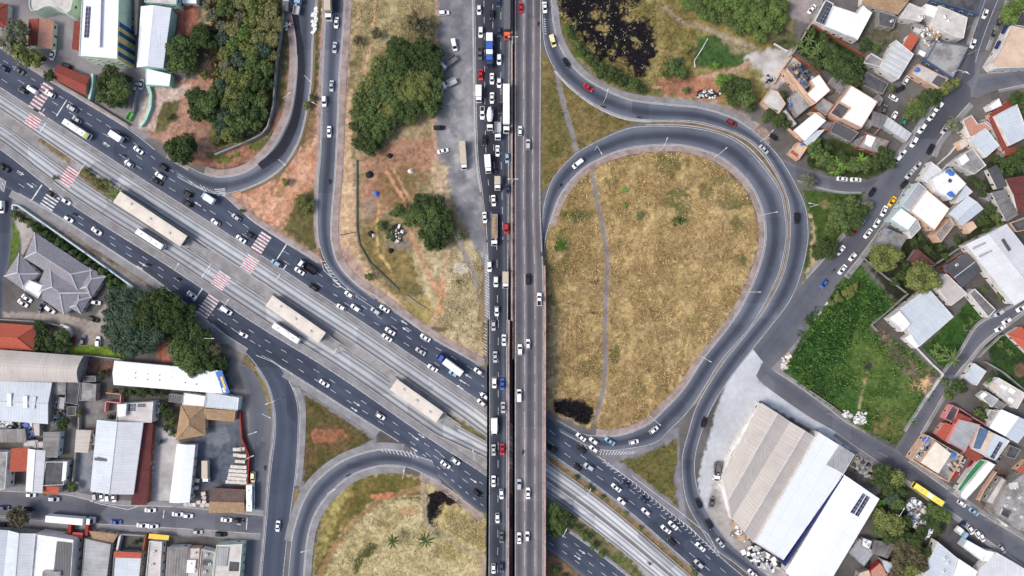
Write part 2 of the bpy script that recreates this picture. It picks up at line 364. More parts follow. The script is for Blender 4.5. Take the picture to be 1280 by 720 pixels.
def trail(pts, w_, c1, c2=None, soft=1.2, warp=1.2, a=1.0):
    sl = box_of(pts, w_ + soft + warp + 2); X, Y = GX[sl], GY[sl]
    d = w_ / 2 - seg_d(X, Y, pts, False) + (A2[sl] - .5) * 2 * warp
    blend(sl, sm(d, -soft, soft) * a, c1, c2, A1)
def spot(x, y, rx, ry, c1, c2=None, a=1.0, warp=.35, thr=None):
    sl = box_of([(x - rx, y - ry), (x + rx, y + ry)], max(rx, ry) * .6); X, Y = GX[sl], GY[sl]
    d = 1 - np.sqrt(((X - x) / rx) ** 2 + ((Y - y) / ry) ** 2) + (A1[sl] - .5) * 2 * warp + (A2[sl] - .5) * warp
    m = sm(d, -.12, .3) * a
    if thr is not None: m = m * sm(A2[sl], thr - .08, thr + .08)
    blend(sl, m, c1, c2, A2)
k_ = srgb
YARD, YARD2 = k_(118, 115, 113), k_(88, 84, 80)
GOLD, GOLD2, OLIVE, OLIVE2 = k_(188, 164, 116), k_(148, 124, 84), k_(112, 104, 66), k_(82, 84, 48)
DRY, DRY2 = k_(176, 158, 124), k_(132, 118, 86)
SOIL, SOIL2, PINK, PINK2 = k_(196, 150, 122), k_(170, 128, 104), k_(194, 168, 156), k_(176, 146, 132)
GREEN, GREEN2, BURN, BURN2 = k_(64, 94, 44), k_(46, 70, 34), k_(34, 32, 38), k_(22, 21, 26)
CREAM, CREAM2 = k_(206, 192, 148), k_(170, 156, 112)
GRAYL, GRAYL2 = k_(156, 152, 154), k_(122, 118, 120)
C[:] = np.array(YARD) * (1 - A3[..., None]) + np.array(YARD2) * A3[..., None]
# upper left: school yards, wood, bare soil
area([(-70, -70), (215, -70), (215, 160), (180, 175), (-70, 40)], GRAYL, GRAYL2, 2, 1, A3)
area([(190, 100), (245, 100), (262, 62), (275, 62), (275, 190), (240, 205), (180, 165)], k_(184, 144, 124), k_(158, 122, 104))
area([(222, 5), (236, 0), (250, 10), (246, 60), (224, 60)], k_(176, 118, 98), k_(150, 96, 80))
area([(185, 108), (238, 106), (236, 116), (214, 130), (192, 165), (172, 160)], k_(206, 184, 172), k_(190, 166, 152), 2, 1.5)
area([(206, 128), (226, 126), (222, 142), (206, 165), (194, 166), (196, 146)], k_(116, 112, 76), k_(96, 92, 60), 1.5, 1.5)
area([(248, -70), (356, -70), (352, 60), (344, 120), (334, 165), (300, 178), (268, 188), (262, 165), (276, 110), (258, 50)], k_(128, 126, 80), k_(86, 94, 56))
area([(250, -70), (300, -70), (296, 20), (276, 40), (266, 62), (252, 30)], k_(168, 152, 116), k_(136, 124, 90), 4, 5)
area([(225, 196), (270, 195), (300, 182), (332, 172), (346, 140), (358, 60), (366, 60), (364, 120), (352, 160), (330, 195), (290, 210), (250, 208)], k_(170, 122, 98), k_(148, 106, 86))
area([(250, 195), (330, 172), (340, 160), (345, 172), (320, 190), (280, 205)], GREEN, k_(108, 108, 60), 3, 3, thr=.45)
area([(355, 30), (362, 30), (362, 80), (352, 140), (346, 140), (352, 90)], k_(110, 98, 74), k_(80, 86, 50), 2, 2)
# between the two left ramps
area([(388, -70), (410, -70), (404, 120), (398, 300), (405, 345), (320, 290), (262, 240), (330, 225), (372, 170), (388, 90)], PINK2, SOIL, 2, 2)
area([(395, 0), (403, 0), (400, 60), (396, 130), (390, 120), (394, 40)], k_(104, 98, 68), k_(80, 88, 50), 2, 2)
area([(380, 130), (396, 110), (394, 180), (376, 190), (366, 178)], k_(140, 112, 88), k_(118, 108, 76), 3, 3)
area([(300, 240), (340, 225), (360, 210), (395, 170), (392, 230), (370, 290), (340, 280), (310, 262)], k_(212, 166, 138), k_(190, 138, 108), 4, 5)
area([(372, 250), (396, 235), (396, 300), (402, 318), (384, 310), (352, 288), (356, 276)], OLIVE, k_(92, 90, 58), 4, 4)
spot(345, 215, 14, 9, k_(120, 116, 78), a=.8); spot(347, 240, 9, 12, k_(132, 118, 84), a=.6); spot(330, 250, 5, 12, k_(130, 112, 84), a=.5)
trail([(333, 270), (345, 235), (375, 185)], 3, k_(214, 160, 128), a=.7)
# park on the left of the main road
area([(418, -70), (606, -70), (606, 458), (540, 425), (470, 385), (420, 330), (408, 250), (416, 60)], DRY, DRY2, 2, 2)
area([(430, 10), (545, -70), (545, 50), (480, 60), (445, 110), (436, 60)], k_(178, 166, 126), k_(138, 124, 86), 4, 4)
area([(424, 120), (440, 110), (440, 200), (446, 300), (470, 350), (520, 395), (545, 425), (470, 385), (424, 330), (416, 220)], k_(214, 184, 148), k_(190, 160, 128), 2, 2)
area([(420, -10), (440, -10), (436, 90), (428, 180), (424, 270), (428, 320), (450, 350), (520, 405), (604, 455), (602, 445), (540, 410), (462, 352), (436, 310), (428, 310), (416, 260)], PINK, PINK2, 2, 1.5)
area([(452, 200), (480, 180), (540, 170), (550, 190), (545, 215), (500, 220), (480, 270), (462, 285), (450, 250)], k_(180, 138, 112), k_(152, 120, 98), 5, 6)
area([(470, 215), (510, 205), (530, 220), (505, 260), (480, 255)], k_(122, 108, 74), k_(150, 116, 86), 4, 6)
area([(448, 285), (470, 268), (480, 300), (520, 320), (535, 370), (500, 372), (470, 345), (450, 318)], OLIVE, k_(148, 128, 84), 5, 6)
area([(515, 320), (600, 300), (604, 440), (560, 430), (540, 400)], k_(202, 186, 150), k_(164, 148, 112), 4, 5)
area([(500, 378), (535, 370), (545, 400), (535, 412), (515, 402)], k_(176, 156, 100), k_(148, 134, 84), 3, 3)
area([(543, -70), (594, -70), (597, 190), (606, 300), (604, 330), (585, 290), (566, 250), (548, 210), (543, 160), (550, 100)], k_(146, 146, 149), k_(112, 112, 116), 2, 2)
area([(566, 90), (596, 90), (598, 260), (585, 250), (570, 200)], k_(172, 170, 170), k_(134, 133, 136), 6, 8)
area([(540, 200), (560, 205), (562, 260), (550, 250), (540, 225)], k_(206, 186, 152), k_(182, 160, 128), 4, 4)
trail([(546, -20), (545, 60), (543, 160), (548, 215), (560, 255)], 5, k_(190, 160, 142), a=.7)
trail([(568, 290), (588, 330), (602, 372), (606, 400)], 7, k_(140, 132, 130), k_(164, 156, 150))
trail([(560, 310), (553, 352), (548, 390), (538, 408)], 6, k_(196, 168, 138)); trail([(553, 352), (550, 392)], 8, k_(206, 146, 106), a=.7)
trail([(483, 215), (505, 250), (515, 300), (538, 345), (545, 365)], 4, k_(198, 150, 116)); trail([(492, 212), (512, 250)], 3, k_(200, 160, 124), a=.8)
trail([(474, 258), (470, 285), (473, 315), (490, 340)], 2.4, k_(206, 176, 120), a=.9)
trail([(447, 0), (448, 45), (462, 60), (455, 100)], 3, k_(204, 168, 132), a=.9); trail([(468, 0), (466, 40), (455, 90)], 3, k_(204, 168, 132), a=.8); trail([(440, 40), (476, 62)], 2.5, k_(204, 168, 132), a=.8)
for x, y, r in ((447, 50, 9), (470, 42, 9), (520, 32, 18), (545, 28, 10), (445, 80, 8)): spot(x, y, r, r, k_(118, 104, 76), OLIVE, .75)
spot(488, 285, 14, 10, k_(92, 96, 56), GREEN, .8); spot(462, 262, 8, 14, k_(150, 136, 122), a=.8); spot(500, 305, 18, 8, k_(150, 142, 130), k_(120, 110, 98), .8)
spot(574, 352, 4, 3, k_(90, 76, 56)); spot(544, 412, 14, 3, k_(84, 70, 58), a=.7); spot(578, 438, 12, 6, k_(196, 140, 104), a=.7); spot(575, 335, 9, 7, k_(214, 208, 200), a=.7)
# upper triangle
area([(676, 62), (720, 110), (752, 140), (800, 152), (760, 168), (715, 195), (676, 242)], k_(138, 120, 80), k_(112, 102, 62), 2, 2)
area([(684, 110), (698, 112), (712, 170), (705, 190), (684, 200)], k_(88, 92, 50), k_(120, 110, 70), 5, 5)
trail([(694, 86), (704, 130), (716, 170), (721, 190)], 6.5, k_(152, 148, 146), k_(132, 128, 126), .8, .8)
# burnt field
area([(690, -70), (990, -70), (992, 60), (955, 130), (905, 138), (840, 128), (760, 108), (715, 70), (694, 20)], k_(160, 146, 96), k_(120, 112, 66), 2, 3)
area([(695, 25), (708, 30), (735, 65), (760, 90), (815, 105), (845, 112), (830, 118), (790, 112), (750, 95), (715, 65)], GREEN, k_(118, 112, 62), 4, 5)
area([(700, -70), (798, -70), (800, 4), (775, 6), (782, 20), (800, 22), (810, 24), (814, 45), (818, 72), (806, 90), (792, 92), (778, 74), (760, 78), (745, 66), (738, 54), (726, 44), (714, 30), (704, 20), (698, 8)], BURN, BURN2, 2.5, 8, None, 1, .25)
area([(700, -70), (770, -70), (772, 20), (800, 30), (815, 66), (806, 88), (780, 70), (745, 60), (706, 20)], BURN, BURN2, 3, 5, None, .9, .46)
for x, y, r in ((745, 18, 8), (750, 35, 6), (765, 65, 5), (704, 18, 5), (786, 22, 9), (795, 58, 5), (778, 76, 6)): spot(x, y, r, r * .8, k_(176, 156, 96), DRY2, .9)
area([(872, 48), (886, 44), (905, 42), (925, 60), (945, 62), (925, 84), (870, 84), (868, 76)], k_(78, 102, 58), k_(62, 88, 46), 3, 2)
area([(900, 45), (945, 58), (942, 68), (918, 70)], k_(150, 140, 108), k_(128, 118, 88), 3, 3)
trail([(830, 10), (850, 26), (880, 35), (905, 45), (942, 58)], 6, k_(178, 164, 144), k_(150, 136, 116), a=.9)
trail([(818, 108), (850, 104), (885, 96), (920, 88), (938, 78), (960, 66)], 7, k_(190, 160, 138), k_(168, 132, 110))
area([(818, 98), (850, 96), (890, 98), (905, 122), (880, 126), (830, 118)], k_(186, 132, 104), k_(152, 110, 90), 3, 4)
spot(885, 118, 15, 6, BURN, k_(120, 118, 122)); area([(930, 70), (985, 55), (1000, 80), (975, 110), (955, 110), (950, 90)], k_(206, 202, 198), k_(166, 158, 150), 3, 3)
area([(780, 118), (840, 122), (890, 126), (925, 138), (965, 168), (960, 180), (915, 152), (870, 138), (800, 132)], k_(178, 158, 150), k_(154, 134, 124), 2, 2)
area([(960, 40), (985, 30), (1000, 55), (985, 62), (965, 60)], k_(132, 120, 90), GREEN2, 3, 3)
area([(985, -20), (1040, -20), (1012, 30), (988, 22)], k_(166, 156, 150), k_(136, 128, 124), 2, 2)
# big meadow inside the loop
BIG = [(682, 300), (690, 272), (705, 245), (728, 218), (755, 203), (785, 194), (818, 190), (852, 190), (885, 198), (908, 212), (928, 234), (942, 258), (948, 282), (948, 305), (941, 330), (932, 355), (918, 385), (895, 420), (870, 453), (845, 490), (820, 512), (800, 528), (765, 538), (728, 532), (684, 512)]
area(BIG, GOLD, GOLD2, 2, 2)
area(BIG, k_(206, 180, 124), None, 3, 2, None, .6, .60)
area(BIG, k_(122, 98, 58), None, 3, 2, None, .6, .62); area(BIG, k_(146, 122, 88), k_(162, 140, 104), 3, 2, A3, .7 * A3[box_of(BIG, 7)], .45)
area([(700, 240), (735, 220), (744, 260), (740, 330), (712, 345), (696, 320)], k_(132, 112, 70), GOLD2, 6, 8, a=.7)
for x, y, rx, ry, al in ((838, 206, 22, 11, .75), (852, 256, 18, 16, .8), (880, 240, 12, 9, .6), (722, 272, 18, 9, .8), (704, 300, 12, 16, .85), (700, 330, 10, 18, .6), (915, 245, 20, 24, .5), (920, 275, 7, 20, .7), (928, 325, 6, 8, .7), (770, 442, 9, 19, .85), (738, 460, 14, 12, .55), (800, 485, 18, 8, .4), (693, 385, 9, 22, .6), (870, 400, 14, 5, .5), (760, 226, 9, 6, .5), (935, 252, 6, 10, .6), (690, 440, 6, 10, .4)):
    spot(x, y, rx, ry, OLIVE, k_(96, 104, 58), al, .5)
for x, y, rx, ry in ((693, 405, 4, 18), (700, 308, 8, 11), (845, 275, 10, 5), (718, 270, 11, 5), (800, 427, 5, 3)): spot(x, y, rx, ry, k_(70, 104, 42), GREEN2, .8, .5)
area([(683, 430), (690, 380), (704, 420), (696, 500), (684, 510)], k_(204, 178, 134), k_(172, 150, 112), 4, 4)
area([(750, 510), (800, 500), (815, 515), (790, 530), (752, 532)], k_(178, 150, 110), k_(146, 122, 84), 4, 4)
trail([(741, 218), (746, 250), (754, 285), (759, 318), (758, 360), (756, 420), (757, 455), (754, 490), (746, 518), (742, 530)], 5.5, k_(146, 138, 136), k_(122, 114, 114), .8, 1)
trail([(814, 385), (822, 420), (831, 460), (834, 490)], 1.4, k_(92, 82, 66), a=.7); trail([(762, 362), (790, 375), (814, 386)], 1.4, k_(112, 98, 70), a=.6)
for i in range(5): trail([(702 + i * 6, 395), (704 + i * 6, 440), (708 + i * 5, 470)], 1.6, k_(130, 106, 66), a=.5)
trail([(852, 415), (842, 470), (838, 488)], 2, k_(212, 184, 126), a=.6); trail([(862, 418), (850, 475)], 2, k_(212, 184, 126), a=.6)
area([(693, 503), (712, 499), (726, 502), (740, 512), (742, 522), (730, 532), (712, 520), (694, 513)], BURN2, BURN, 1.2, 3)
spot(742, 352, 7, 2, BURN, a=.8); spot(742, 391, 5, 2, BURN, a=.8)
# gore triangles
area([(745, 572), (847, 535), (850, 580), (858, 650), (885, 690), (820, 630)], k_(146, 144, 150), k_(122, 120, 126), 2, 1)
area([(775, 577), (800, 570), (847, 548), (846, 575), (842, 600), (848, 634), (815, 608)], k_(124, 114, 70), k_(98, 98, 56), 1.5, 2)
area([(355, 470), (380, 490), (470, 545), (470, 560), (420, 575), (375, 615)], k_(150, 148, 152), k_(126, 122, 126), 2, 1)
area([(381, 494), (400, 505), (440, 530), (468, 549), (440, 562), (410, 578), (380, 608), (378, 560)], k_(112, 92, 64), k_(82, 82, 48), 1.5, 2)
spot(412, 545, 20, 12, k_(176, 116, 90), k_(150, 100, 78), .8, .6)
area([(369, 613), (382, 618), (370, 645), (362, 660)], k_(150, 128, 86), k_(120, 104, 66), 2, 2)
# lower loop meadow
area([(404, 640), (420, 612), (440, 598), (470, 590), (505, 590), (530, 598), (606, 648), (606, 790), (388, 790), (392, 690)], CREAM, CREAM2, 2, 2)
area([(404, 640), (440, 600), (500, 588), (530, 600), (530, 625), (470, 625), (430, 660), (405, 720), (402, 790), (388, 790), (392, 690)], k_(126, 112, 66), k_(96, 92, 50), 4, 5)
area([(396, 690), (404, 650), (425, 618), (440, 610), (420, 650), (406, 700)], k_(186, 172, 110), OLIVE, 4, 5, a=.7)
trail([(398, 722), (415, 688), (445, 650), (480, 622), (530, 609)], 7, k_(170, 136, 98), k_(142, 118, 86), a=.9); spot(480, 620, 16, 4, k_(190, 132, 96))
area([(440, 715), (448, 690), (462, 680), (475, 684), (455, 700), (446, 722)], k_(100, 100, 50), OLIVE2, 3, 4)
spot(508, 640, 14, 9, k_(176, 132, 100), a=.6); spot(480, 655, 10, 5, k_(112, 100, 66), a=.6); spot(564, 660, 14, 6, k_(132, 118, 78), a=.6)
area([(542, 630), (570, 612), (606, 640), (606, 690), (560, 700), (540, 665)], k_(196, 180, 130), k_(156, 142, 92), 5, 5)
area([(535, 620), (545, 614), (556, 614), (566, 622), (580, 632), (582, 636), (570, 632), (556, 628), (548, 640), (540, 655), (545, 658), (540, 660), (533, 650)], BURN, k_(60, 50, 44), 1.5, 4)
trail([(527, 592), (530, 630), (532, 655)], 4.5, k_(168, 150, 132)); trail([(532, 655), (550, 668), (600, 696)], 5, k_(178, 166, 140), a=.9); trail([(606, 700), (600, 722)], 8, k_(176, 160, 142))
trail([(500, 620), (530, 620)], 2, k_(206, 190, 150), a=.7)
# right-hand side
area([(1005, 238), (1080, 240), (1072, 275), (1042, 320), (1005, 360), (1004, 330), (1014, 285)], k_(80, 100, 50), k_(62, 84, 40), 2, 2)
area([(1008, 262), (1016, 280), (1012, 330), (1002, 356), (1026, 338), (1022, 310), (1018, 280)], k_(196, 176, 142), k_(164, 146, 112), 2, 3)
spot(1030, 255, 8, 6, k_(140, 126, 90), a=.8)
SCRUB = [(1042, 358), (1075, 330), (1122, 384), (1090, 405), (1140, 440), (1178, 470), (1158, 510), (1136, 542), (1118, 556), (1080, 538), (1010, 490), (978, 464), (1000, 425), (1034, 380)]
area(SCRUB, k_(76, 106, 50), k_(48, 76, 40), 2, 2)
area([(1058, 425), (1075, 405), (1105, 430), (1140, 470), (1150, 500), (1130, 535), (1090, 520), (1070, 490)], k_(106, 122, 66), k_(76, 100, 50), 5, 6)
area([(1000, 400), (1040, 370), (1080, 350), (1110, 385), (1060, 420), (1035, 460), (1010, 440)], k_(44, 76, 36), k_(62, 98, 42), 5, 6)
area([(1090, 405), (1100, 410), (1135, 445), (1160, 460), (1178, 468), (1160, 498), (1140, 475), (1118, 450), (1095, 418)], k_(136, 114, 104), k_(104, 90, 86), 3, 3)
area([(1132, 480), (1160, 470), (1166, 490), (1150, 490)], k_(206, 174, 138), k_(176, 144, 112), 3, 4)
spot(1085, 458, 6, 5, k_(64, 56, 62)); spot(1100, 435, 5, 5, k_(60, 56, 54), a=.7); trail([(1084, 466), (1078, 490), (1074, 510)], 2.2, k_(170, 150, 118), a=.8)
area([(1090, 515), (1120, 515), (1140, 530), (1118, 552), (1088, 536)], k_(130, 116, 78), k_(92, 100, 52), 4, 5, a=.8)
area([(1040, 358), (1030, 382), (1000, 425), (972, 460), (1010, 492), (1080, 540), (1095, 548), (1085, 556), (1010, 505), (958, 468), (980, 430), (1010, 395), (1028, 365)], k_(176, 166, 158), k_(140, 130, 122), 2, 2)
for x, y in ((978, 458), (1060, 520), (1072, 528), (1078, 522), (1022, 392), (1032, 378), (985, 446)): spot(x, y, 5, 3, k_(224, 220, 216), a=.9, warp=.6)
area([(905, 480), (940, 430), (962, 400), (985, 400), (958, 460), (1010, 500), (1075, 545), (1068, 566), (1022, 540), (952, 502), (900, 600), (912, 650), (945, 690), (978, 708), (995, 750), (970, 740), (880, 660), (872, 600)], k_(204, 208, 212), k_(182, 184, 188), 2, 2, A3)
area([(962, 420), (990, 410), (1000, 425), (972, 462), (1010, 498), (1000, 510), (950, 475)], k_(128, 128, 134), k_(148, 148, 152), 4, 4)
area([(893, 600), (915, 650), (945, 690), (980, 710), (985, 735), (930, 700), (880, 650)], k_(178, 172, 168), k_(150, 144, 140), 3, 3)
area([(1150, 435), (1192, 398), (1212, 372), (1235, 400), (1200, 445), (1182, 462)], k_(62, 92, 42), k_(44, 70, 32), 2, 2)
area([(1230, 430), (1250, 415), (1300, 445), (1300, 520), (1250, 475)], k_(58, 84, 42), k_(46, 66, 36), 2, 2); spot(1276, 462, 9, 8, k_(120, 96, 78), a=.8)
area([(1000, 45), (1018, 28), (1062, 58), (1086, 82), (1078, 112), (1040, 92), (996, 68)], k_(60, 76, 42), k_(44, 58, 32), 2, 2)
area([(1072, 52), (1095, 25), (1120, 20), (1125, 45), (1105, 62), (1085, 66)], k_(128, 118, 104), k_(84, 86, 62), 3, 4)
area([(1008, 180), (1025, 172), (1060, 178), (1118, 190), (1112, 212), (1085, 225), (1042, 220), (1010, 208)], k_(66, 76, 44), k_(52, 62, 36), 2, 2)
area([(1140, 290), (1190, 310), (1240, 262), (1256, 270), (1256, 280), (1205, 305), (1180, 330), (1150, 345), (1120, 350), (1118, 320)], k_(64, 72, 46), k_(46, 54, 34), 2, 3)
area([(1236, 200), (1290, 180), (1290, 220), (1258, 226), (1240, 250), (1230, 240)], k_(62, 72, 48), k_(50, 58, 40), 2, 3)
area([(1080, 325), (1092, 308), (1120, 320), (1136, 340), (1150, 362), (1124, 384), (1100, 350)], k_(56, 58, 46), k_(42, 46, 36), 2, 3)
area([(1085, 590), (1105, 575), (1140, 606), (1178, 640), (1186, 655), (1165, 690), (1150, 735), (1105, 735), (1095, 640)], k_(78, 76, 62), k_(56, 58, 44), 3, 3)
area([(1186, 660), (1200, 650), (1250, 690), (1240, 700), (1222, 714), (1180, 690)], k_(92, 90, 92), k_(70, 68, 70), 2, 2)
area([(1064, 570), (1095, 585), (1110, 600), (1096, 620), (1056, 590)], k_(150, 144, 140), k_(96, 92, 88), 2, 3)
area([(1228, 612), (1246, 585), (1262, 590), (1240, 640), (1224, 632)], k_(112, 90, 78), k_(92, 74, 64), 2, 2)
# medians and planters of the busway
area([(-70, 62), (0, 110), (206, 242), (330, 325), (606, 510), (770, 630), (900, 740), (800, 745), (725, 674), (605, 590), (420, 466), (207, 330), (99, 262), (-70, 150)], k_(168, 166, 166), k_(140, 137, 136), 1, .5)
area([(96, 215), (104, 205), (130, 228), (152, 240), (146, 250), (122, 240)], k_(124, 108, 80), k_(92, 88, 56), 2, 2)
area([(48, 176), (58, 172), (92, 198), (86, 206)], k_(140, 122, 96), k_(110, 98, 70), 2, 2)
area([(46, 218), (52, 212), (72, 224), (68, 232)], k_(156, 132, 98), k_(124, 104, 72), 2, 2)
area([(545, 522), (556, 514), (606, 545), (606, 560)], k_(130, 116, 80), k_(100, 98, 58), 2, 2)
area([(684, 567), (770, 629), (880, 724), (870, 730), (755, 632), (684, 577)], k_(150, 124, 94), k_(108, 98, 64), 2, 2)
area([(684, 625), (720, 645), (780, 690), (820, 735), (790, 735), (725, 672), (684, 655)], k_(88, 98, 54), k_(140, 124, 94), 3, 3)
area([(684, 690), (730, 724), (760, 750), (684, 750)], k_(92, 92, 56), k_(140, 110, 86), 2, 3)
area([(10, 235), (75, 275), (165, 330), (200, 356), (310, 440), (300, 455), (165, 362), (10, 256)], k_(158, 152, 148), k_(126, 118, 112), 2, 2)
area([(60, 280), (165, 338), (205, 362), (200, 366), (160, 340), (60, 288)], k_(108, 96, 82), k_(140, 130, 118), 2, 3)
# tile-roofed house grounds
area([(14, 262), (60, 285), (160, 355), (150, 372), (128, 350), (110, 332), (45, 290), (26, 290)], k_(52, 74, 38), k_(40, 58, 30), 2, 2)
area([(10, 345), (16, 278), (28, 280), (28, 300), (14, 335)], k_(100, 124, 56), k_(80, 106, 46), 2, 2)
area([(16, 270), (30, 275), (44, 290), (28, 318), (24, 292)], k_(184, 176, 170), k_(166, 158, 152), 1.5, 1)
area([(4, 390), (80, 392), (112, 402), (132, 380), (132, 432), (88, 432), (82, 408), (50, 400), (4, 398)], k_(168, 158, 148), k_(144, 134, 126), 2, 1.5)
area([(85, 432), (132, 432), (150, 440), (150, 447), (85, 441)], k_(128, 146, 54), k_(96, 122, 44), 1.5, 2)
area([(104, 448), (146, 452), (144, 470), (106, 470)], k_(138, 102, 90), k_(98, 78, 70), 2, 3)
area([(195, 430), (214, 425), (212, 455), (196, 450)], k_(172, 112, 92), k_(140, 90, 74), 2, 2)
# lower left blocks
area([(186, 528), (225, 545), (220, 630), (180, 628)], k_(196, 192, 190), k_(168, 164, 162), 2, 2)
area([(244, 535), (300, 530), (300, 608), (240, 610)], k_(104, 110, 122), k_(84, 90, 102), 2, 3); spot(272, 545, 16, 12, k_(136, 140, 148), a=.6)
area([(98, 566), (118, 550), (116, 614), (92, 614)], k_(146, 150, 156), k_(128, 130, 136), 2, 3)
area([(104, 500), (128, 500), (122, 526), (110, 530), (100, 520)], k_(146, 142, 142), k_(120, 116, 116), 3, 3)
area([(-70, 606), (30, 605), (80, 618), (150, 628), (310, 640), (310, 675), (150, 662), (60, 660), (-70, 652)], k_(140, 137, 138), k_(116, 112, 112), 2, 2)
area([(293, 445), (330, 480), (345, 540), (336, 600), (330, 740), (306, 740), (312, 600), (310, 540), (280, 460)], k_(140, 137, 138), k_(118, 115, 116), 2, 2)
area([(300, 438), (318, 455), (336, 485), (345, 520), (338, 520), (328, 490), (312, 464)], k_(148, 128, 92), k_(112, 112, 62), 2, 2)
# sub-pixel grit
SAT = np.clip((C.max(-1) - C.min(-1)) / (C.max(-1) + 1e-6) * 2.2, .22, 1.0)
C *= (1 + SAT * (.60 * (sp(fbm(GX, GY, 3.4, 77, 2), 1.5) - .5) + .2 * (A2 - .5)))[..., None]
ny, nx = GX.shape
Zg = np.zeros(GX.shape)
verts = np.stack([(GX - 640) * S, (360 - GY) * S, Zg], -1).reshape(-1, 3)
idx = np.arange(nx * ny).reshape(ny, nx)
quads = np.stack([idx[1:, :-1], idx[1:, 1:], idx[:-1, 1:], idx[:-1, :-1]], -1).reshape(-1, 4)
# apron that carries the same sheet out to the horizon
x0, x1, y0, y1 = verts[:, 0].min(), verts[:, 0].max(), verts[:, 1].min(), verts[:, 1].max(); B_ = 3500.0
nv = len(verts); ap = np.array([(x0, y0, 0), (x1, y0, 0), (x1, y1, 0), (x0, y1, 0), (-B_, -B_, 0), (B_, -B_, 0), (B_, B_, 0), (-B_, B_, 0)], float)
aq = np.array([(nv + 4, nv + 5, nv + 1, nv), (nv + 5, nv + 6, nv + 2, nv + 1), (nv + 6, nv + 7, nv + 3, nv + 2), (nv + 7, nv + 4, nv, nv + 3)])
verts = np.concatenate([verts, ap]); quads = np.concatenate([quads, aq])
me = bpy.data.meshes.new("ground"); me.vertices.add(len(verts)); me.vertices.foreach_set("co", verts.ravel())
me.loops.add(len(quads) * 4); me.loops.foreach_set("vertex_index", quads.ravel())
me.polygons.add(len(quads)); me.polygons.foreach_set("loop_start", np.arange(len(quads)) * 4)
ca = me.color_attributes.new("cover", 'FLOAT_COLOR', 'POINT')
cc = np.ones((len(verts), 4), np.float32); cc[:nv, :3] = C.reshape(-1, 3); cc[nv:, :3] = YARD; cc[:nv, 3] = SAT.ravel()
ca.data.foreach_set("color", cc.ravel()); me.update(); me.validate()
def ground_mat():
    m, n, l, p = newmat('ground_cover'); a = n.new("ShaderNodeVertexColor"); a.layer_name = "cover"
    g = n.new("ShaderNodeNewGeometry").outputs["Position"]
    f = noise(n, l, g, .9, 6, .75); f2 = noise(n, l, g, 3.5, 4, .7)
    def am(x):
        q = n.new('ShaderNodeMath'); q.operation = 'MULTIPLY'; l.new(x, q.inputs[0]); l.new(a.outputs[1], q.inputs[1]); return q.outputs[0]
    c = mix(n, l, a.outputs[0], (1.35, 1.32, 1.25), am(ramp(n, l, f, [(.48, 0.), (.68, .9)])), 'MULTIPLY')
    c = mix(n, l, c, (.48, .47, .44), am(ramp(n, l, f, [(.28, .8), (.47, 0.)])), 'MULTIPLY'); c = mix(n, l, c, (.5, .5, .48), am(ramp(n, l, f2, [(.46, 0.), (.66, .8)])), 'MULTIPLY')
    l.new(c, p.inputs["Base Color"]); p.inputs["Roughness"].default_value = .95; p.inputs["Specular IOR Level"].default_value = .1
    bump(n, l, p, am(f), .25, .8); return m
me.materials.append(ground_mat())
og = bpy.data.objects.new("ground", me); COL.objects.link(og); struct(og)

# ================================================================ ROADS
def smooth(pts, k=8):
    p = [np.array(q, float) for q in pts]; out = []
    for i in range(len(p) - 1):
        a = p[i - 1] if i else 2 * p[0] - p[1]; b, c = p[i], p[i + 1]; d = p[i + 2] if i + 2 < len(p) else 2 * c - b
        for j in range(k):
            t = j / k; out.append(.5 * (2 * b + (c - a) * t + (2 * a - 5 * b + 4 * c - d) * t * t + (3 * b - a - 3 * c + d) * t ** 3))
    out.append(p[-1]); return np.array(out)
def resample(p, n):
    d = np.concatenate([[0], np.cumsum(np.linalg.norm(np.diff(p, axis=0), axis=1))]); t = np.linspace(0, d[-1], n)
    return np.stack([np.interp(t, d, p[:, 0]), np.interp(t, d, p[:, 1])], -1)
class Strip:
    def __init__(s, left, right, z=.05, zf=None):
        L, Rr = smooth(left), smooth(right)
        n = max(8, int(max(np.linalg.norm(np.diff(L, axis=0), axis=1).sum(), np.linalg.norm(np.diff(Rr, axis=0), axis=1).sum()) / 4))
        s.L, s.R = resample(L, n), resample(Rr, n); s.z = z; s.zf = zf
    def P(s, f): return s.L + (s.R - s.L) * f
    def zz(s, q, up=0): return (s.zf(q[1]) if s.zf else s.z) + up
    def w(s, q, up=0):
        h = s.zz(q, up); return W(q[0], q[1], h)
    def mesh(s, name, mat, f0=0.0, f1=1.0, h=0.0, m=None):
        a, b = s.P(f0), s.P(f1); c = (a + b) / 2; u = np.concatenate([[0], np.cumsum(np.linalg.norm(np.diff(c, axis=0), axis=1))]) * S
        mb = m or MB(); e = 6
        for i in range(len(a) - 1):
            js = np.linspace(0, 1, e + 1)
            for k in range(e):
                q = [a[i] + (b[i] - a[i]) * js[k], a[i] + (b[i] - a[i]) * js[k + 1], a[i + 1] + (b[i + 1] - a[i + 1]) * js[k + 1], a[i + 1] + (b[i + 1] - a[i + 1]) * js[k]]
                pts = [s.w(x, h) for x in q]; uv = [(u[i], js[k]), (u[i], js[k + 1]), (u[i + 1], js[k + 1]), (u[i + 1], js[k])]
                A = np.array(pts); nz = np.cross(A[1] - A[0], A[2] - A[0])[2]
                if nz < 0: pts = pts[::-1]; uv = uv[::-1]
                mb.face(pts, 0, uv)
            if h > 0:
                for e_ in (a, b):
                    p, q = e_[i], e_[i + 1]; mb.face([s.w(p, -.0), s.w(q, -.0), s.w(q, h), s.w(p, h)], 0, [(u[i], 0), (u[i + 1], 0), (u[i + 1], .1), (u[i], .1)])
        if m: return None
        return struct(mb.build(name, mat)) if not s.zf else mb.build(name, mat)
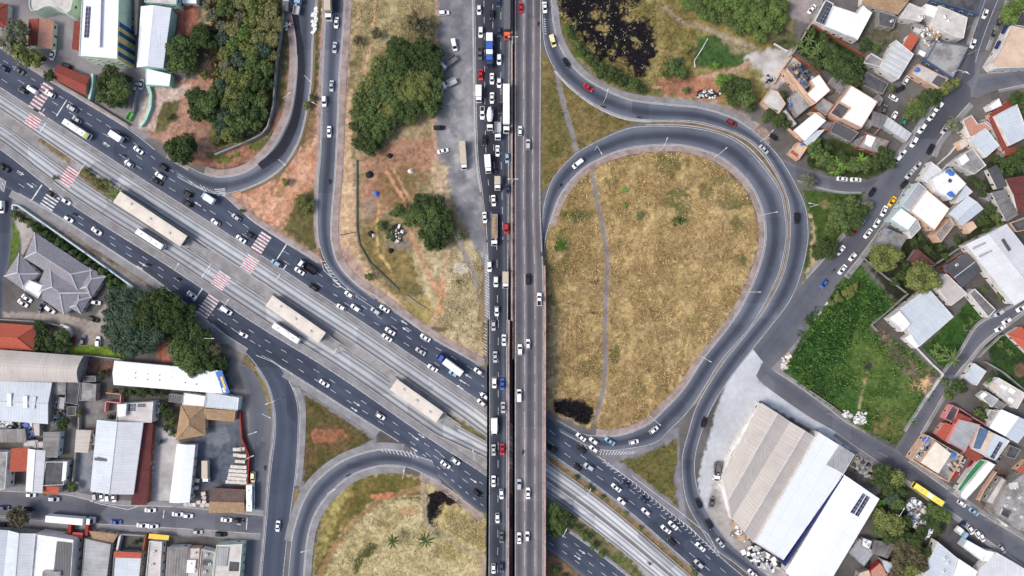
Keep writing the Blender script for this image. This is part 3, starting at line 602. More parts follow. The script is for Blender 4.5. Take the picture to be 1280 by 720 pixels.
def walk(path, a, b):
    """points of a polyline between arc lengths a and b"""
    d = np.concatenate([[0], np.cumsum(np.linalg.norm(np.diff(path, axis=0), axis=1))]); b = min(b, d[-1])
    t = [a] + [x for x in d if a < x < b] + [b]
    return np.stack([np.interp(t, d, path[:, 0]), np.interp(t, d, path[:, 1])], -1), d[-1]
def line(mb, st, f, w_=.15, dash=None, gap=None, x0=None, x1=None, y0=None, y1=None, up=.012, m=0, start=0):
    path = st.P(f); k = np.ones(len(path), bool)
    if x0 is not None: k &= path[:, 0] >= x0
    if x1 is not None: k &= path[:, 0] <= x1
    if y0 is not None: k &= path[:, 1] >= y0
    if y1 is not None: k &= path[:, 1] <= y1
    path = path[k]
    if len(path) < 2: return
    tot = np.linalg.norm(np.diff(path, axis=0), axis=1).sum()
    segs = [(0, tot)] if not dash else [(t, t + dash / S) for t in np.arange(start / S, tot, (dash + gap) / S)]
    for a, b in segs:
        q, _ = walk(path, a, b)
        if len(q) < 2: continue
        ribbon(mb, q, w_ / S, lambda p: st.w(p, up), m)
def ribbon(mb, q, wpx, f, m=0):
    q = np.array(q, float); t = np.gradient(q, axis=0); t /= (np.linalg.norm(t, axis=1)[:, None] + 1e-9); n = np.stack([-t[:, 1], t[:, 0]], -1) * wpx / 2
    for i in range(len(q) - 1):
        mb.face([f(q[i] + n[i]), f(q[i + 1] + n[i + 1]), f(q[i + 1] - n[i + 1]), f(q[i] - n[i])], m)
flat = lambda z: (lambda p: W(p[0], p[1], z))
def crosswalk(mb, c, along, across, n, length, width, z=.066, m=0, back=None):
    """n bars; along = direction of travel in plan units"""
    a = np.array(along, float); a /= np.linalg.norm(a); b = np.array([-a[1], a[0]]); c = np.array(c, float)
    if back is not None:
        ribbon(mb, [c - b * across / 2, c + b * across / 2], length, flat(z), back)
    for i in range(n):
        o = c + b * (-across / 2 + across * (i + .5) / n)
        ribbon(mb, [o - a * length / 2, o + a * length / 2], width, flat(z + .008), m)
def arrow(mb, c, d, z=.066, l=10):
    d = np.array(d, float); d /= np.linalg.norm(d); n = np.array([-d[1], d[0]]); c = np.array(c, float); f = flat(z)
    ribbon(mb, [c - d * l * .5, c + d * l * .15], 1.0, f)
    mb.face([f(c + d * l * .1 - n * 1.6), f(c + d * l * .1 + n * 1.6), f(c + d * l * .5)])
A_UP = [(-60, 16), (0, 60), (70, 105), (160, 160), (207, 197), (235, 213), (285, 247), (320, 279), (400, 330), (430, 352), (452, 361), (505, 397), (545, 425), (602, 458), (684, 520), (747, 571), (790, 600), (840, 641), (865, 660), (895, 690), (935, 724), (1000, 775)]
A_LO = [(-60, 70), (0, 110), (95, 171), (200, 239), (330, 322), (387, 360), (460, 408), (537, 460), (606, 507), (684, 564), (770, 626), (880, 722), (940, 775)]
B_UP = [(-60, 150), (0, 186), (50, 225), (99, 262), (207, 330), (320, 405), (420, 467), (525, 540), (605, 592), (725, 674), (785, 720), (850, 770)]
B_LO = [(-60, 196), (0, 230), (15, 238), (75, 272), (160, 327), (197, 352), (265, 406), (310, 436), (357, 463), (420, 503), (475, 538), (520, 568), (560, 606), (605, 643), (684, 686), (730, 720), (800, 772)]
E_IN = [(362, -60), (362, 0), (370, 50), (370, 90), (365, 130), (357, 155), (342, 182), (320, 206), (300, 217), (275, 221), (255, 217), (235, 207), (212, 192)]
E_OUT = [(396, -60), (396, 0), (391, 50), (389, 100), (384, 135), (374, 175), (355, 207), (330, 226), (300, 239), (275, 243), (258, 240), (240, 232), (222, 222)]
D_L = [(408, -60), (407, 0), (406, 30), (403, 90), (401, 180), (397, 230), (396, 280), (400, 310), (409, 332), (425, 352), (445, 370)]
D_R = [(433, -60), (431, 0), (427, 60), (424, 100), (421, 180), (418, 230), (414, 280), (416, 310), (425, 333), (445, 355), (470, 374)]
R1_OUT = [(688, -60), (689, 0), (694, 40), (705, 67), (725, 92), (752, 110), (790, 125), (840, 131), (877, 135), (915, 147), (940, 162), (960, 180), (975, 197), (992, 225), (1007, 257), (1011, 285), (1010, 307), (1002, 342), (988, 376), (957, 417), (915, 470), (890, 510), (876, 545), (869, 577), (872, 610), (885, 640), (910, 675), (940, 702), (990, 745)]
R1_IN = [(676, -60), (677, 0), (680, 55), (694, 88), (715, 110), (745, 132), (780, 147), (815, 151), (852, 151), (878, 154), (915, 165), (940, 178), (960, 199), (978, 232), (986, 260), (987, 290), (984, 320), (976, 348), (955, 387), (930, 420), (902, 455), (872, 504), (860, 540), (852, 577), (857, 625), (875, 660), (892, 685), (920, 706), (968, 746)]
R2_OUT = [(677, 330), (678, 300), (679, 260), (690, 224), (715, 195), (740, 179), (780, 161), (805, 157), (840, 157), (872, 160), (902, 167), (927, 180), (950, 202), (975, 237), (982, 267), (984, 292), (980, 320), (970, 352), (940, 407), (902, 451), (866, 508), (838, 538), (820, 554), (790, 561), (760, 564), (735, 558), (700, 540)]
R2_IN = [(680, 330), (681, 305), (687, 280), (700, 245), (722, 217), (747, 200), (780, 187), (815, 182), (852, 182), (890, 192), (915, 207), (937, 230), (950, 255), (956, 280), (956, 305), (950, 330), (937, 363), (915, 402), (880, 447), (855, 485), (827, 515), (810, 530), (785, 541), (765, 545), (745, 544), (727, 541), (695, 524)]
H_L = [(262, 402), (300, 435), (320, 457), (335, 482), (342, 510), (343, 540), (337, 590), (331, 665), (326, 720), (322, 780)]
H_R = [(330, 446), (352, 459), (367, 485), (374, 510), (374, 540), (372, 575), (369, 607), (361, 665), (355, 720), (350, 780)]
I_OUT = [(540, 575), (520, 569), (505, 564), (475, 562), (445, 569), (420, 581), (395, 602), (380, 625), (370, 652), (364, 677), (360, 720), (358, 780)]
I_IN = [(552, 604), (530, 593), (507, 584), (482, 582), (460, 586), (435, 597), (412, 617), (395, 640), (385, 670), (380, 720), (378, 780)]
M_L = [(1262, -60), (1232, 0), (1212, 57), (1200, 95), (1170, 130), (1135, 180), (1120, 200), (1082, 244), (1076, 268), (1052, 300), (1010, 347), (985, 376), (940, 435)]
M_R = [(1290, -60), (1257, 0), (1232, 62), (1222, 100), (1212, 128), (1195, 147), (1172, 177), (1165, 195), (1135, 227), (1107, 275), (1077, 317), (1055, 345), (1030, 382), (997, 425), (962, 463)]
N_U = [(975, 196), (985, 202), (1010, 212), (1042, 222), (1085, 225), (1110, 214)]
N_L = [(985, 222), (997, 225), (1025, 234), (1050, 239), (1077, 240), (1092, 236)]
O_U = [(955, 450), (967, 463), (1010, 492), (1060, 530), (1120, 562), (1135, 577), (1177, 607), (1222, 640), (1280, 675), (1340, 712)]
O_L = [(945, 470), (960, 485), (1010, 520), (1045, 540), (1095, 575), (1140, 604), (1175, 630), (1200, 647), (1235, 675), (1280, 707), (1330, 740)]
P_L = [(1112, 572), (1132, 540), (1180, 467), (1200, 443), (1222, 408), (1250, 392), (1280, 375), (1340, 330)]
P_R = [(1136, 586), (1150, 542), (1192, 472), (1210, 450), (1228, 428), (1257, 405), (1280, 388), (1340, 346)]
Q_U = [(1205, 92), (1235, 92), (1290, 88), (1340, 84)]; Q_L = [(1200, 132), (1222, 122), (1248, 112), (1290, 104), (1340, 100)]
J_U = [(-60, 612), (0, 614), (75, 618), (110, 625), (150, 632), (220, 634), (310, 643), (330, 645)]; J_L = [(-60, 646), (0, 646), (75, 652), (150, 656), (220, 660), (310, 666), (326, 667)]
K_L = [(296, 455), (306, 480), (312, 520), (312, 560), (311, 600), (311, 640), (309, 720), (308, 780)]; K_R = [(316, 462), (330, 490), (338, 530), (336, 570), (332, 610), (330, 660), (324, 720), (322, 780)]
L_L = [(-14, 215), (-12, 280), (-16, 350), (-20, 400)]; L_R = [(20, 232), (14, 262), (12, 320), (5, 350), (2, 400)]
F_L = [(591, -60), (592, 0), (595.5, 180), (602, 240), (607, 285), (610, 340), (611, 400)]
F_R = [(638, -60), (638, 0), (637, 180), (636, 280), (635, 400)]
st = {}
for k, l_, r_, z in (('A', A_UP, A_LO, .050), ('B', B_UP, B_LO, .050), ('E', E_IN, E_OUT, .054), ('D', D_L, D_R, .056), ('R1', R1_OUT, R1_IN, .058), ('R2', R2_OUT, R2_IN, .062),
                     ('H', H_L, H_R, .054), ('I', I_OUT, I_IN, .058), ('M', M_L, M_R, .050), ('N', N_U, N_L, .046), ('O', O_U, O_L, .054), ('P', P_L, P_R, .048), ('Q', Q_U, Q_L, .046),
                     ('J', J_U, J_L, .050), ('K', K_L, K_R, .046), ('L', L_L, L_R, .044), ('F', F_L, F_R, .050)):
    st[k] = Strip(l_, r_, z)
for k, nm, mt in (('A', 'avenue_road', 'asph_avenue'), ('B', 'avenue_road', 'asph_avenue'), ('E', 'ramp_road', 'asph_ramp'), ('D', 'side_road', 'asph_ramp'), ('R1', 'ramp_road', 'asph_ramp'), ('R2', 'ramp_road', 'asph_ramp'),
                  ('H', 'ramp_road', 'asph_avenue'), ('I', 'ramp_road', 'asph_ramp'), ('M', 'street', 'asph_street'), ('N', 'street', 'asph_street'), ('O', 'street', 'asph_street'), ('P', 'street', 'asph_street'), ('Q', 'street', 'asph_street'),
                  ('J', 'street', 'asph_street'), ('K', 'street', 'asph_street'), ('L', 'street', 'asph_avenue'), ('F', 'side_road', 'asph_side')):
    st[k].mesh(nm, M[mt])
# fresh dark lane on the left ramp
sE = Strip([(363, 10), (368, 40), (371, 60), (372, 90), (368, 130), (361, 155), (345, 184), (322, 205)], [(373, 10), (376, 40), (380, 60), (381, 100), (376, 140), (368, 168), (352, 195), (328, 212)], .066); sE.mesh('ramp_road', M['asph_new'])
# busway between the two avenue carriageways: fractions across change slowly along the road
aL, bR = resample(smooth(A_LO), 260), resample(smooth(B_UP), 260)
def keyed(*kv): return np.interp(aL[:, 0], [-60, 200, 606, 684, 730, 940], kv)
def bus(name, mat, f0, f1, z, h=0.0):
    s = Strip([(0, 0), (1, 1)], [(0, 0), (1, 1)], z); s.L = aL + (bR - aL) * f0[:, None]; s.R = aL + (bR - aL) * f1[:, None]
    s.mesh(name, mat, 0, 1, h); return s
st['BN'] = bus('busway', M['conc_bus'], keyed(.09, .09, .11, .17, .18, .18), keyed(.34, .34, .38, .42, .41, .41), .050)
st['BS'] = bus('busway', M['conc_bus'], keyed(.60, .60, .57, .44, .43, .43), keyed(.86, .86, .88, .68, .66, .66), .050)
bus('sidewalk', M['pave_gray'], keyed(.0, .0, .0, .0, .0, .0), keyed(.07, .07, .09, .05, .04, .04), .0, .16)
bus('kerb', M['kerb'], keyed(.075, .075, .095, .13, .15, .15), keyed(.09, .09, .11, .145, .165, .165), .0, .3)
bus('kerb', M['kerb'], keyed(.34, .34, .38, .42, .41, .41), keyed(.36, .36, .40, .44, .43, .43), .0, .25)
bus('kerb', M['kerb'], keyed(.58, .58, .55, .43, .42, .42), keyed(.60, .60, .57, .44, .43, .43), .0, .25)
bus('kerb', M['kerb'], keyed(.86, .86, .88, .68, .66, .66), keyed(.875, .875, .895, .70, .68, .68), .0, .3)
bus('sidewalk', M['pave_gray'], keyed(.885, .885, .90, .93, .95, .95), keyed(1, 1, 1, 1, 1, 1), .0, .16)
def offs(pts, w_):
    p = smooth(pts); t = np.gradient(p, axis=0); t /= (np.linalg.norm(t, axis=1)[:, None] + 1e-9); return p + np.stack([-t[:, 1], t[:, 0]], -1) * w_
def walkway(pts, w_, mat='pave_gray', h=.14, name='sidewalk', kerb=True):
    s = Strip([(0, 0), (1, 1)], [(0, 0), (1, 1)], 0.0); p = smooth(pts); q = offs(pts, w_); n = max(8, int(np.linalg.norm(np.diff(p, axis=0), axis=1).sum() / 4))
    s.L, s.R = resample(p, n), resample(q, n); sg = 1 if w_ > 0 else -1
    f = .9 / abs(w_)
    if kerb:
        s.mesh('kerb', M['kerb'], -.02, f, h + .01); s.mesh(name, M[mat], f, 1, h)
    else: s.mesh(name, M[mat], 0, 1, h)
cut = lambda pts, a, b: pts[a:b]
walkway(E_IN[:11], 9, 'pave_pink'); walkway(A_UP[:4], -6, 'pave_pink'); walkway(A_UP[4:6], -5, 'pave_pink')
walkway([(280, 245), (320, 279), (398, 328)], -7, 'pave_pink')
walkway(E_OUT[:9], -4, 'verge'); walkway(D_R[:10] + [(470, 371), (505, 397), (545, 425), (602, 457)], -9, 'pave_pink'); walkway(D_L[:8], 4, 'pave_pink')
walkway(R2_IN[2:25], 8, 'pave_pink'); walkway(R1_OUT[1:11], -8, 'pave_gray'); walkway(R1_IN[3:8], 2.5, 'kerb', kerb=False)
walkway(I_OUT[2:10], 9, 'pave_gray'); walkway(I_IN[2:12], -9, 'pave_gray'); walkway(H_R[2:7], -8, 'pave_gray'); walkway(B_LO[8:11], 9, 'pave_gray')
walkway([(530, 593), (560, 610), (605, 646)], 8, 'pave_pink'); walkway(B_LO[2:8], 9, 'pave_gray'); walkway(H_L[2:], 3, 'pave_gray')
walkway(F_L[1:4], 2.2, 'kerb', kerb=False)
walkway(M_L[1:3], 5); walkway(M_L[4:7], 5); walkway(M_R[1:3], -5); walkway(M_R[4:8], -7); walkway(M_R[8:12], -7); walkway(M_L[8:11], 5)
walkway(O_U[1:4], -5); walkway(O_U[5:10], -6); walkway(O_L[3:10], 6); walkway(P_L[1:8], -4); walkway(P_R[1:8], 5); walkway(J_L[1:], 8); walkway(J_U[1:], -7); walkway(Q_L[2:], 4); walkway(Q_U[1:], -4)
walkway(N_L[1:5], 3)
# raised strip between the two loops
ms = Strip(R2_OUT[7:21], R1_IN[7:22], .0); ms.mesh('kerb', M['kerb'], .10, .27, .17); ms.mesh('median', M['verge'], .27, .75, .16); ms.mesh('kerb', M['kerb'], .75, .90, .17)

# ---------------------------------------------------------------- painted markings, one sheet of paint per road
mk = MB(); s = st['A']
line(mk, s, .985, .18); line(mk, s, .02, .16, x0=285, x1=400); line(mk, s, .03, .16, x0=470, x1=602); line(mk, s, .025, .16, x0=20, x1=195)
for f, d in ((.25, (2.2, 2.2)), (.5, (2.8, 5.2)), (.75, (2.8, 5.2))): line(mk, s, f, .15, *d, x0=-20, x1=258)
for f in (.34, .67): line(mk, s, f, .15, 2.8, 5.2, x0=262, x1=312)
for f in (.34, .67): line(mk, s, f, .15, 2.8, 5.2, x0=352, x1=424)
for f in (.25, .5, .75): line(mk, s, f, .15, 2.6, 4.6, x0=430, x1=606)
for f in (.34, .67): line(mk, s, f, .15, 3, 5, x0=684, x1=960)
line(mk, s, .03, .16, x0=752, x1=960); line(mk, s, .34, .17, x0=430, x1=470)
crosswalk(mk, (51, 122), (.84, .54), 39, 8, 15, 2.2, .066, 0, 1); crosswalk(mk, (325.5, 305), (.84, .54), 30, 7, 15, 2.2, .066, 0, 1)
for c in ((77, 135), (352, 315)): ribbon(mk, [np.array(c) + np.array((.54, -.84)) * 12, np.array(c) - np.array((.54, -.84)) * 12], 1.3, flat(.068))
for c in ((133, 180), (247, 255), (480, 424), (507, 412), (505, 403), (585, 470), (578, 477), (575, 484)): arrow(mk, c, (-.84, -.55))
for i in range(9): ribbon(mk, [(250 + i * 4, 231 + i * 1.9), (254 + i * 4, 237 + i * 1.3)], .7, flat(.07))
for i in range(4): ribbon(mk, [(268 + i * 1.2, 237 + i * 2.4), (281 + i * .6, 236 + i * 2.2)], .9, flat(.07))
ribbon(mk, [(237, 227), (258, 240), (283, 245)], .7, flat(.07)); ribbon(mk, [(405, 330), (418, 352), (432, 362)], .8, flat(.07)); ribbon(mk, [(400, 322), (405, 338), (425, 356)], .7, flat(.07))
for i in range(9): ribbon(mk, [(402 + i * 2.6, 326 + i * 4), (405.5 + i * 2.8, 327 + i * 4)], .8, flat(.069))
for i in range(26): ribbon(mk, [(725 + i * 1.1 + i * 4.2, 555 + i * 1.2 + i * 3.2 * (i > 4)), (729 + i * 5.2, 553 + i * 1.2 + i * 3.2 * (i > 4) + 7)], .8, flat(.07)) if i < 5 else None
for i in range(12): ribbon(mk, [(752 + i * 4, 563 + i * .1), (750 + i * 3.6, 569 - i * .1)], .8, flat(.07))
for i in range(30):
    c = np.array((752, 575)) + np.array((4.9, 4.0)) * i; ribbon(mk, [c + (4, -1), c + (5, 3), c + (1, 3.4)], .7, flat(.07))
ribbon(mk, [(747, 570), (790, 601), (840, 642), (866, 663), (896, 692)], .6, flat(.07)); ribbon(mk, [(790, 595), (850, 640), (885, 668), (899, 693)], .6, flat(.07))
struct(mk.build('lane_marking', [M['paint_line'], M['paint_dull']]))
mk = MB(); s = st['B']
line(mk, s, .015, .18); line(mk, s, .97, .16, x0=20, x1=262); line(mk, s, .97, .16, x0=345, x1=500)
for f in (.34, .67): line(mk, s, f, .15, 2.6, 5, x0=20, x1=48)
for f in (.34, .67): line(mk, s, f, .15, 2.6, 5, x0=95, x1=235)
for f in (.34, .67): line(mk, s, f, .15, 2.6, 5, x0=270, x1=560)
for f in (.3, .55): line(mk, s, f, .15, 2.8, 4.6, x0=540, x1=606)
for f in (.8,): line(mk, s, f, .17, 1.6, 2.2, x0=528, x1=606)
for f in (.25, .5, .75): line(mk, s, f, .15, 2.4, 4, x0=684, x1=800)
line(mk, s, .66, .16, 1.2, 2, x0=232, x1=330)
crosswalk(mk, (66, 246), (.84, .54), 34, 8, 18, 2.0); crosswalk(mk, (260, 383), (.84, .58), 38, 9, 16, 2.2, .066, 0, 2)
for c in ((45, 242), (248, 368)): ribbon(mk, [np.array(c) + np.array((.56, -.83)) * 13, np.array(c) - np.array((.56, -.83)) * 10], 1.6, flat(.068))
for c in ((26, 216), (38, 232), (178, 330), (175, 335), (446, 505), (443, 512), (520, 548), (527, 545), (518, 562), (728, 690), (722, 697), (592, 601)): arrow(mk, c, (.84, .56))
ribbon(mk, [(320, 444), (340, 452), (357, 463)], .6, flat(.068))
for i in range(10): ribbon(mk, [(476 + i * 4.6, 560.5 + i * .4), (479 + i * 4.8, 565 + i * .9)], .8, flat(.072))
ribbon(mk, [(357, 464), (362, 478), (367, 487)], .8, flat(.07)); ribbon(mk, [(362, 465), (372, 474), (380, 480)], .8, flat(.07)); ribbon(mk, [(358, 468), (368, 480)], .6, flat(.07))
struct(mk.build('lane_marking', [M['paint_line'], M['paint_red'], M['paint_dull']]))
mk = MB()
for c, a in (((43, 149), 26), ((86, 221), 26), ((312, 330), 22), ((276, 351), 22)): crosswalk(mk, c, (.84, .56), a * .92, 7, 17, 1.8, .066, 0, 1)
for c in ((55, 157), (101, 212), (258, 338), (352, 340)): ribbon(mk, [np.array(c) + np.array((.56, -.83)) * 11, np.array(c) - np.array((.56, -.83)) * 11], 1.2, flat(.068))
struct(mk.build('crosswalk', [M['paint_line'], M['paint_red']]))
mk = MB()
for k in ('E', 'D', 'R1', 'R2', 'H', 'I'):
    line(mk, st[k], .045, .13); line(mk, st[k], .955, .13)
for i in range(7): ribbon(mk, [(679.5 + .25 * i, 24 + 3 * i), (681.5 + .25 * i, 24 + 3 * i)], .9, flat(.075))
struct(mk.build('lane_marking', M['paint_line']))
mk = MB(); s = st['F']
line(mk, s, .03, .16); line(mk, s, .97, .16); line(mk, s, .28, .15, 2.5, 4); line(mk, s, .52, .15, 2.5, 4.5, y1=220); line(mk, s, .74, .15, 3, 3)
for i in range(32): ribbon(mk, [(606 - .02 * i, 318 + i * 4), (611.5, 322 + i * 4)], .8, flat(.064))
for i in range(3): ribbon(mk, [(601, 316 + i * 2), (610, 316 + i * 2)], .6, flat(.064))
struct(mk.build('lane_marking', M['paint_line']))
mk = MB()
line(mk, st['M'], .62, .14, y1=80); line(mk, st['J'], .96, .1, x1=110); ribbon(mk, [(205, 638), (204, 648)], 1.0, flat(.066)); ribbon(mk, [(296, 655), (301, 656)], 1.0, flat(.066)); ribbon(mk, [(309, 646), (308, 662)], .9, flat(.066))
ribbon(mk, [(112, 626), (125, 630), (160, 637), (172, 633)], .7, flat(.066)); ribbon(mk, [(1203, 91), (1208, 89), (1212, 93)], .8, flat(.066))
for i in range(5): ribbon(mk, [(1 + i * 1.6, 222 + i), (-2 + i * 1.6, 236 + i)], .7, flat(.066))
struct(mk.build('lane_marking', M['paint_line']))
# ================================================================ VIADUCT AND OVERPASS
def deckh(y, y0, y1):
    t = min(1, max(0, (y - y0) / (y1 - y0))); return .12 + 6.4 * t * t * (3 - 2 * t)
GH = lambda y: deckh(y, 235, 445)
FH = lambda y: deckh(y, 290, 450) if y > 392 else deckh(392, 290, 450) * max(0, (y - 300) / 92.0) + .12 * (y <= 300)
FH = lambda y: deckh(y, 300, 455)
def bridge(name, label, left, right, hf, mat, ys, piers, lanes, pw=2.2):
    root = thing(name, label, 'viaduct' if name == 'viaduct' else 'overpass')
    s = Strip(left, right, 0, hf); rm = MB(); s.mesh('road_deck', mat, m=rm)
    mb = MB()
    n = len(s.L)
    for i in range(n - 1):
        P8 = []
        for q, in ((s.L[i],), (s.R[i],), (s.R[i + 1],), (s.L[i + 1],)):
            h = hf(q[1]) - .02; t = max(-.02, h - 1.3) if h > 4.2 else -.02
            a = W(q[0], q[1], h); P8.append(((a[0], a[1], t), a))
        lo, hi = [p[0] for p in P8], [p[1] for p in P8]
        mb.face([hi[0], hi[3], lo[3], lo[0]]); mb.face([hi[1], lo[1], lo[2], hi[2]]); mb.face([lo[0], lo[3], lo[2], lo[1]])
    mb.build('deck', M['soffit'], root)
    for path, sg in ((s.L, -1), (s.R, 1)):
        mb = MB()
        for i in range(n - 1):
            if path[i][1] < ys[0 if sg < 0 else 1]: continue
            A = []
            for q in (path[i], path[i + 1]):
                h = hf(q[1]); a = W(q[0], q[1], h); b = W(q[0] + sg * pw, q[1], h)
                A.append((a, b, h))
            (a0, b0, h0), (a1, b1, h1) = A; lo0, lo1 = max(-.02, h0 - .9), max(-.02, h1 - .9); t = .75
            up = lambda p, z: (p[0], p[1], z)
            mid = lambda p, q, k, z: (p[0] + (q[0] - p[0]) * k, p[1] + (q[1] - p[1]) * k, z)
            for k0, k1, e in ((0., .62, .16), (.62, 1., t)):
                pts = [mid(a0, b0, k0, h0 + e), mid(a0, b0, k1, h0 + e), mid(a1, b1, k1, h1 + e), mid(a1, b1, k0, h1 + e)]
                mb.face(pts if sg < 0 else pts[::-1])
                if sg < 0: mb.face(pts)
                mb.face([mid(a0, b0, k0, lo0), mid(a0, b0, k0, h0 + e), mid(a1, b1, k0, h1 + e), mid(a1, b1, k0, lo1)])
            mb.face([up(b0, lo0), up(b0, h0 + t), up(b1, h1 + t), up(b1, lo1)])
        if mb.f: mb.build('parapet', M['parapet'], root)
    for y in piers:
        c = s.P(.5); cx = np.interp(y, c[:, 1], c[:, 0]); h = hf(y) - 1.3; a = W(cx, y, h)
        mb = MB(); wd = (np.interp(y, s.R[:, 1], s.R[:, 0]) - np.interp(y, s.L[:, 1], s.L[:, 0])) * S
        mb.box((a[0], a[1], h - .45), (wd * .9, 1.4, .9)); 
        for k in (-.28, .28): mb.cyl((a[0] + k * wd, a[1], -.05), (a[0] + k * wd, a[1], h - .9), .6, n=12)
        mb.build('pier', M['conc'], root)
    for f, d, g2, w_ in lanes: line(rm, s, f, w_, d, g2, up=.012, m=1)
    for y in ((466, 512, 640) if name == 'viaduct' else (470, 655)):
        a = s.L[np.argmin(abs(s.L[:, 1] - y))]; b = s.R[np.argmin(abs(s.R[:, 1] - y))]
        ribbon(rm, [(a[0], y), ((a[0] + b[0]) / 2, y), (b[0], y)], .4, lambda p: W(p[0], p[1], hf(p[1]) + .01), 2)
    rm.build('road_deck', [mat, M['paint_line'], M['soffit']], root)
    return root, s
v1, sG = bridge('viaduct', 'long straight three lane viaduct with grey brown deck running top to bottom', [(643, -70), (643, 0), (643, 260), (643, 400), (643, 540), (643, 720), (643, 790)],
    [(677, -70), (677, 0), (676, 180), (676, 250), (677.5, 300), (680, 360), (680, 540), (680, 720), (680, 790)], GH, M['asph_viaduct'], (-70, 330), (455, 500, 560, 610, 660, 715), [(.035, None, None, .15), (.965, None, None, .15), (.345, 7, 4, .12), (.69, 7, 4, .12)])
v2, sF2 = bridge('overpass', 'narrower two lane overpass packed with cars beside the viaduct', [(611, 400), (611, 450), (611, 540), (610.5, 640), (610, 720), (610, 790)],
    [(635, 400), (634.5, 450), (634.5, 540), (634, 720), (634, 790)], FH, M['asph_side'], (400, 400), (455, 500, 560, 610, 660, 715), [(.05, None, None, .14), (.95, None, None, .14), (.5, 3, 4, .14)])
# left road climbs to the overpass
st['F'].zf = lambda y: FH(y) if y > 300 else .05
for o in list(bpy.data.objects):
    if o.name.startswith('side_road') and o.data.materials[0].name == 'asphalt_side_road': bpy.data.objects.remove(o)
fo = st['F'].mesh('side_road', M['asph_side']); struct(fo)
mb = MB()
for i in range(len(st['F'].L) - 1):
    for path in (st['F'].L, st['F'].R):
        a, b = path[i], path[i + 1]
        if a[1] < 300: continue
        A_, B_2 = W(a[0], a[1], FH(a[1]) - .01), W(b[0], b[1], FH(b[1]) - .01); mb.face([(A_[0], A_[1], -.02), (B_2[0], B_2[1], -.02), B_2, A_])
        # graded bank on the park side
        if path is st['F'].L:
            C_, D_ = W(a[0] - 4 - FH(a[1]) * 2.2, a[1], -.02), W(b[0] - 4 - FH(b[1]) * 2.2, b[1], -.02)
            E_, F_ = W(a[0] - 5, a[1], FH(a[1]) - .03), W(b[0] - 5, b[1], FH(b[1]) - .03)
            mb.face([A_, B_2, F_, E_], 1); mb.face([E_, F_, D_, C_], 2)
struct(mb.build('road_bank', [M['conc'], M['pave_gray'], M['verge']]))
# hatching and lane lines of the climbing part follow the climb
mk = MB()
for i in range(34): 
    y = 318 + i * 3.6
    if y > 396: break
    ribbon(mk, [(606.5, y), (609, y + 2), (611 if y > 340 else 609.5, y + 3.5)], .9, lambda p: W(p[0], p[1], FH(p[1]) + .03))
for f, d, g2 in ((.03, None, None), (.97, None, None), (.45, 3, 4)): line(mk, st['F'], f, .16, d, g2, y0=300, up=.03)
struct(mk.build('lane_marking', M['paint_line']))
mb = MB()      # concrete barrier between the two roads
for y in range(-60, 400, 20):
    a, b = W(638.3, y), W(642.3, y + 20); z = max(GH(y + 10), FH(y + 10))
    mb.box(((a[0] + b[0]) / 2, (a[1] + b[1]) / 2, z / 2 + .15), (1.0, 6.4, z + .3)); mb.box(((a[0] + b[0]) / 2, (a[1] + b[1]) / 2, z + .62), (.24, 6.4, .7))
tag(mb.build('median_barrier', M['parapet']), 'pinkish concrete barrier between the busy side road and the viaduct', 'barrier')

# ================================================================ BUS STATIONS
def station(c, ln, label, d=(.84, .56)):
    d = np.array(d); d /= np.linalg.norm(d); a = W(*c); rz = math.atan2(-d[1], d[0])
    root = thing('bus_station', label, 'bus station', a, rz, 'bus stations along the busway')
    L = ln * S; Wd = 5.0
    mb = MB(); mb.box((0, 0, .45), (L + 3, Wd - .6, .9)); mb.build('platform', M['conc'], root)
    mb = MB(); mb.box((0, 0, 4.0), (L, Wd, .5)); mb.box((0, 0, 4.28), (L - 1.0, Wd - 1.0, .08)); 
    for k in range(12): mb.box((-L / 2 + L * (k + .5) / 12, 0, 4.335), (.12, Wd - 1.0, .04))
    mb.build('roof', M['st_roof'], root)
    for k in range(3): mb = MB(); mb.box((L * (k - 1) * .3, .8 - k * .6, 4.5), (.9, .7, .35)); mb.build('roof_vent', M['metal'], root)
    for sg in (-1, 1):
        mb = MB()
        for k in range(8): mb.box((-L / 2 + L * (k + .5) / 8, sg * (Wd / 2 - .6), 2.35), (L / 8 - .5, .08, 2.7))
        mb.build('glass_wall', M['dark_glass'], root)
    for k in range(5):
        mb = MB(); mb.cyl((-L / 2 + .8 + (L - 1.6) * k / 4, 0, .9), (-L / 2 + .8 + (L - 1.6) * k / 4, 0, 3.76), .18); mb.build('column', M['metal'], root)
    mb = MB(); mb.hexa([(L / 2 + 1.5, -1.6, .0), (L / 2 + 9, -1.6, 0), (L / 2 + 9, 1.6, 0), (L / 2 + 1.5, 1.6, 0), (L / 2 + 1.5, -1.6, .9), (L / 2 + 9, -1.6, .06), (L / 2 + 9, 1.6, .06), (L / 2 + 1.5, 1.6, .9)]); mb.build('access_ramp', M['conc'], root)
    for sg in (-1, 1):
        mb = MB()
        for z in (.9, 1.5): mb.cyl((L / 2 + 1.5, sg * 1.65, z), (L / 2 + 9, sg * 1.65, z - .8), .05, n=6)
        for k in range(4): mb.cyl((L / 2 + 2 + k * 2.2, sg * 1.65, 0), (L / 2 + 2 + k * 2.2, sg * 1.65, 1.4 - k * .2), .05, n=6)
        mb.build('handrail', M['metal'], root)
M['st_roof'] = dirty('station_roof', srgb(232, 222, 208), srgb(200, 190, 176), .5, .3, .6)
station((194.5, 275), 99, 'long cream roofed bus station nearest the upper left crosswalk'); station((373.5, 398.5), 80, 'cream roofed bus station in the middle of the busway', (.84, .585)); station((522.5, 499), 70, 'short cream roofed bus station closest to the viaduct', (.84, .60))

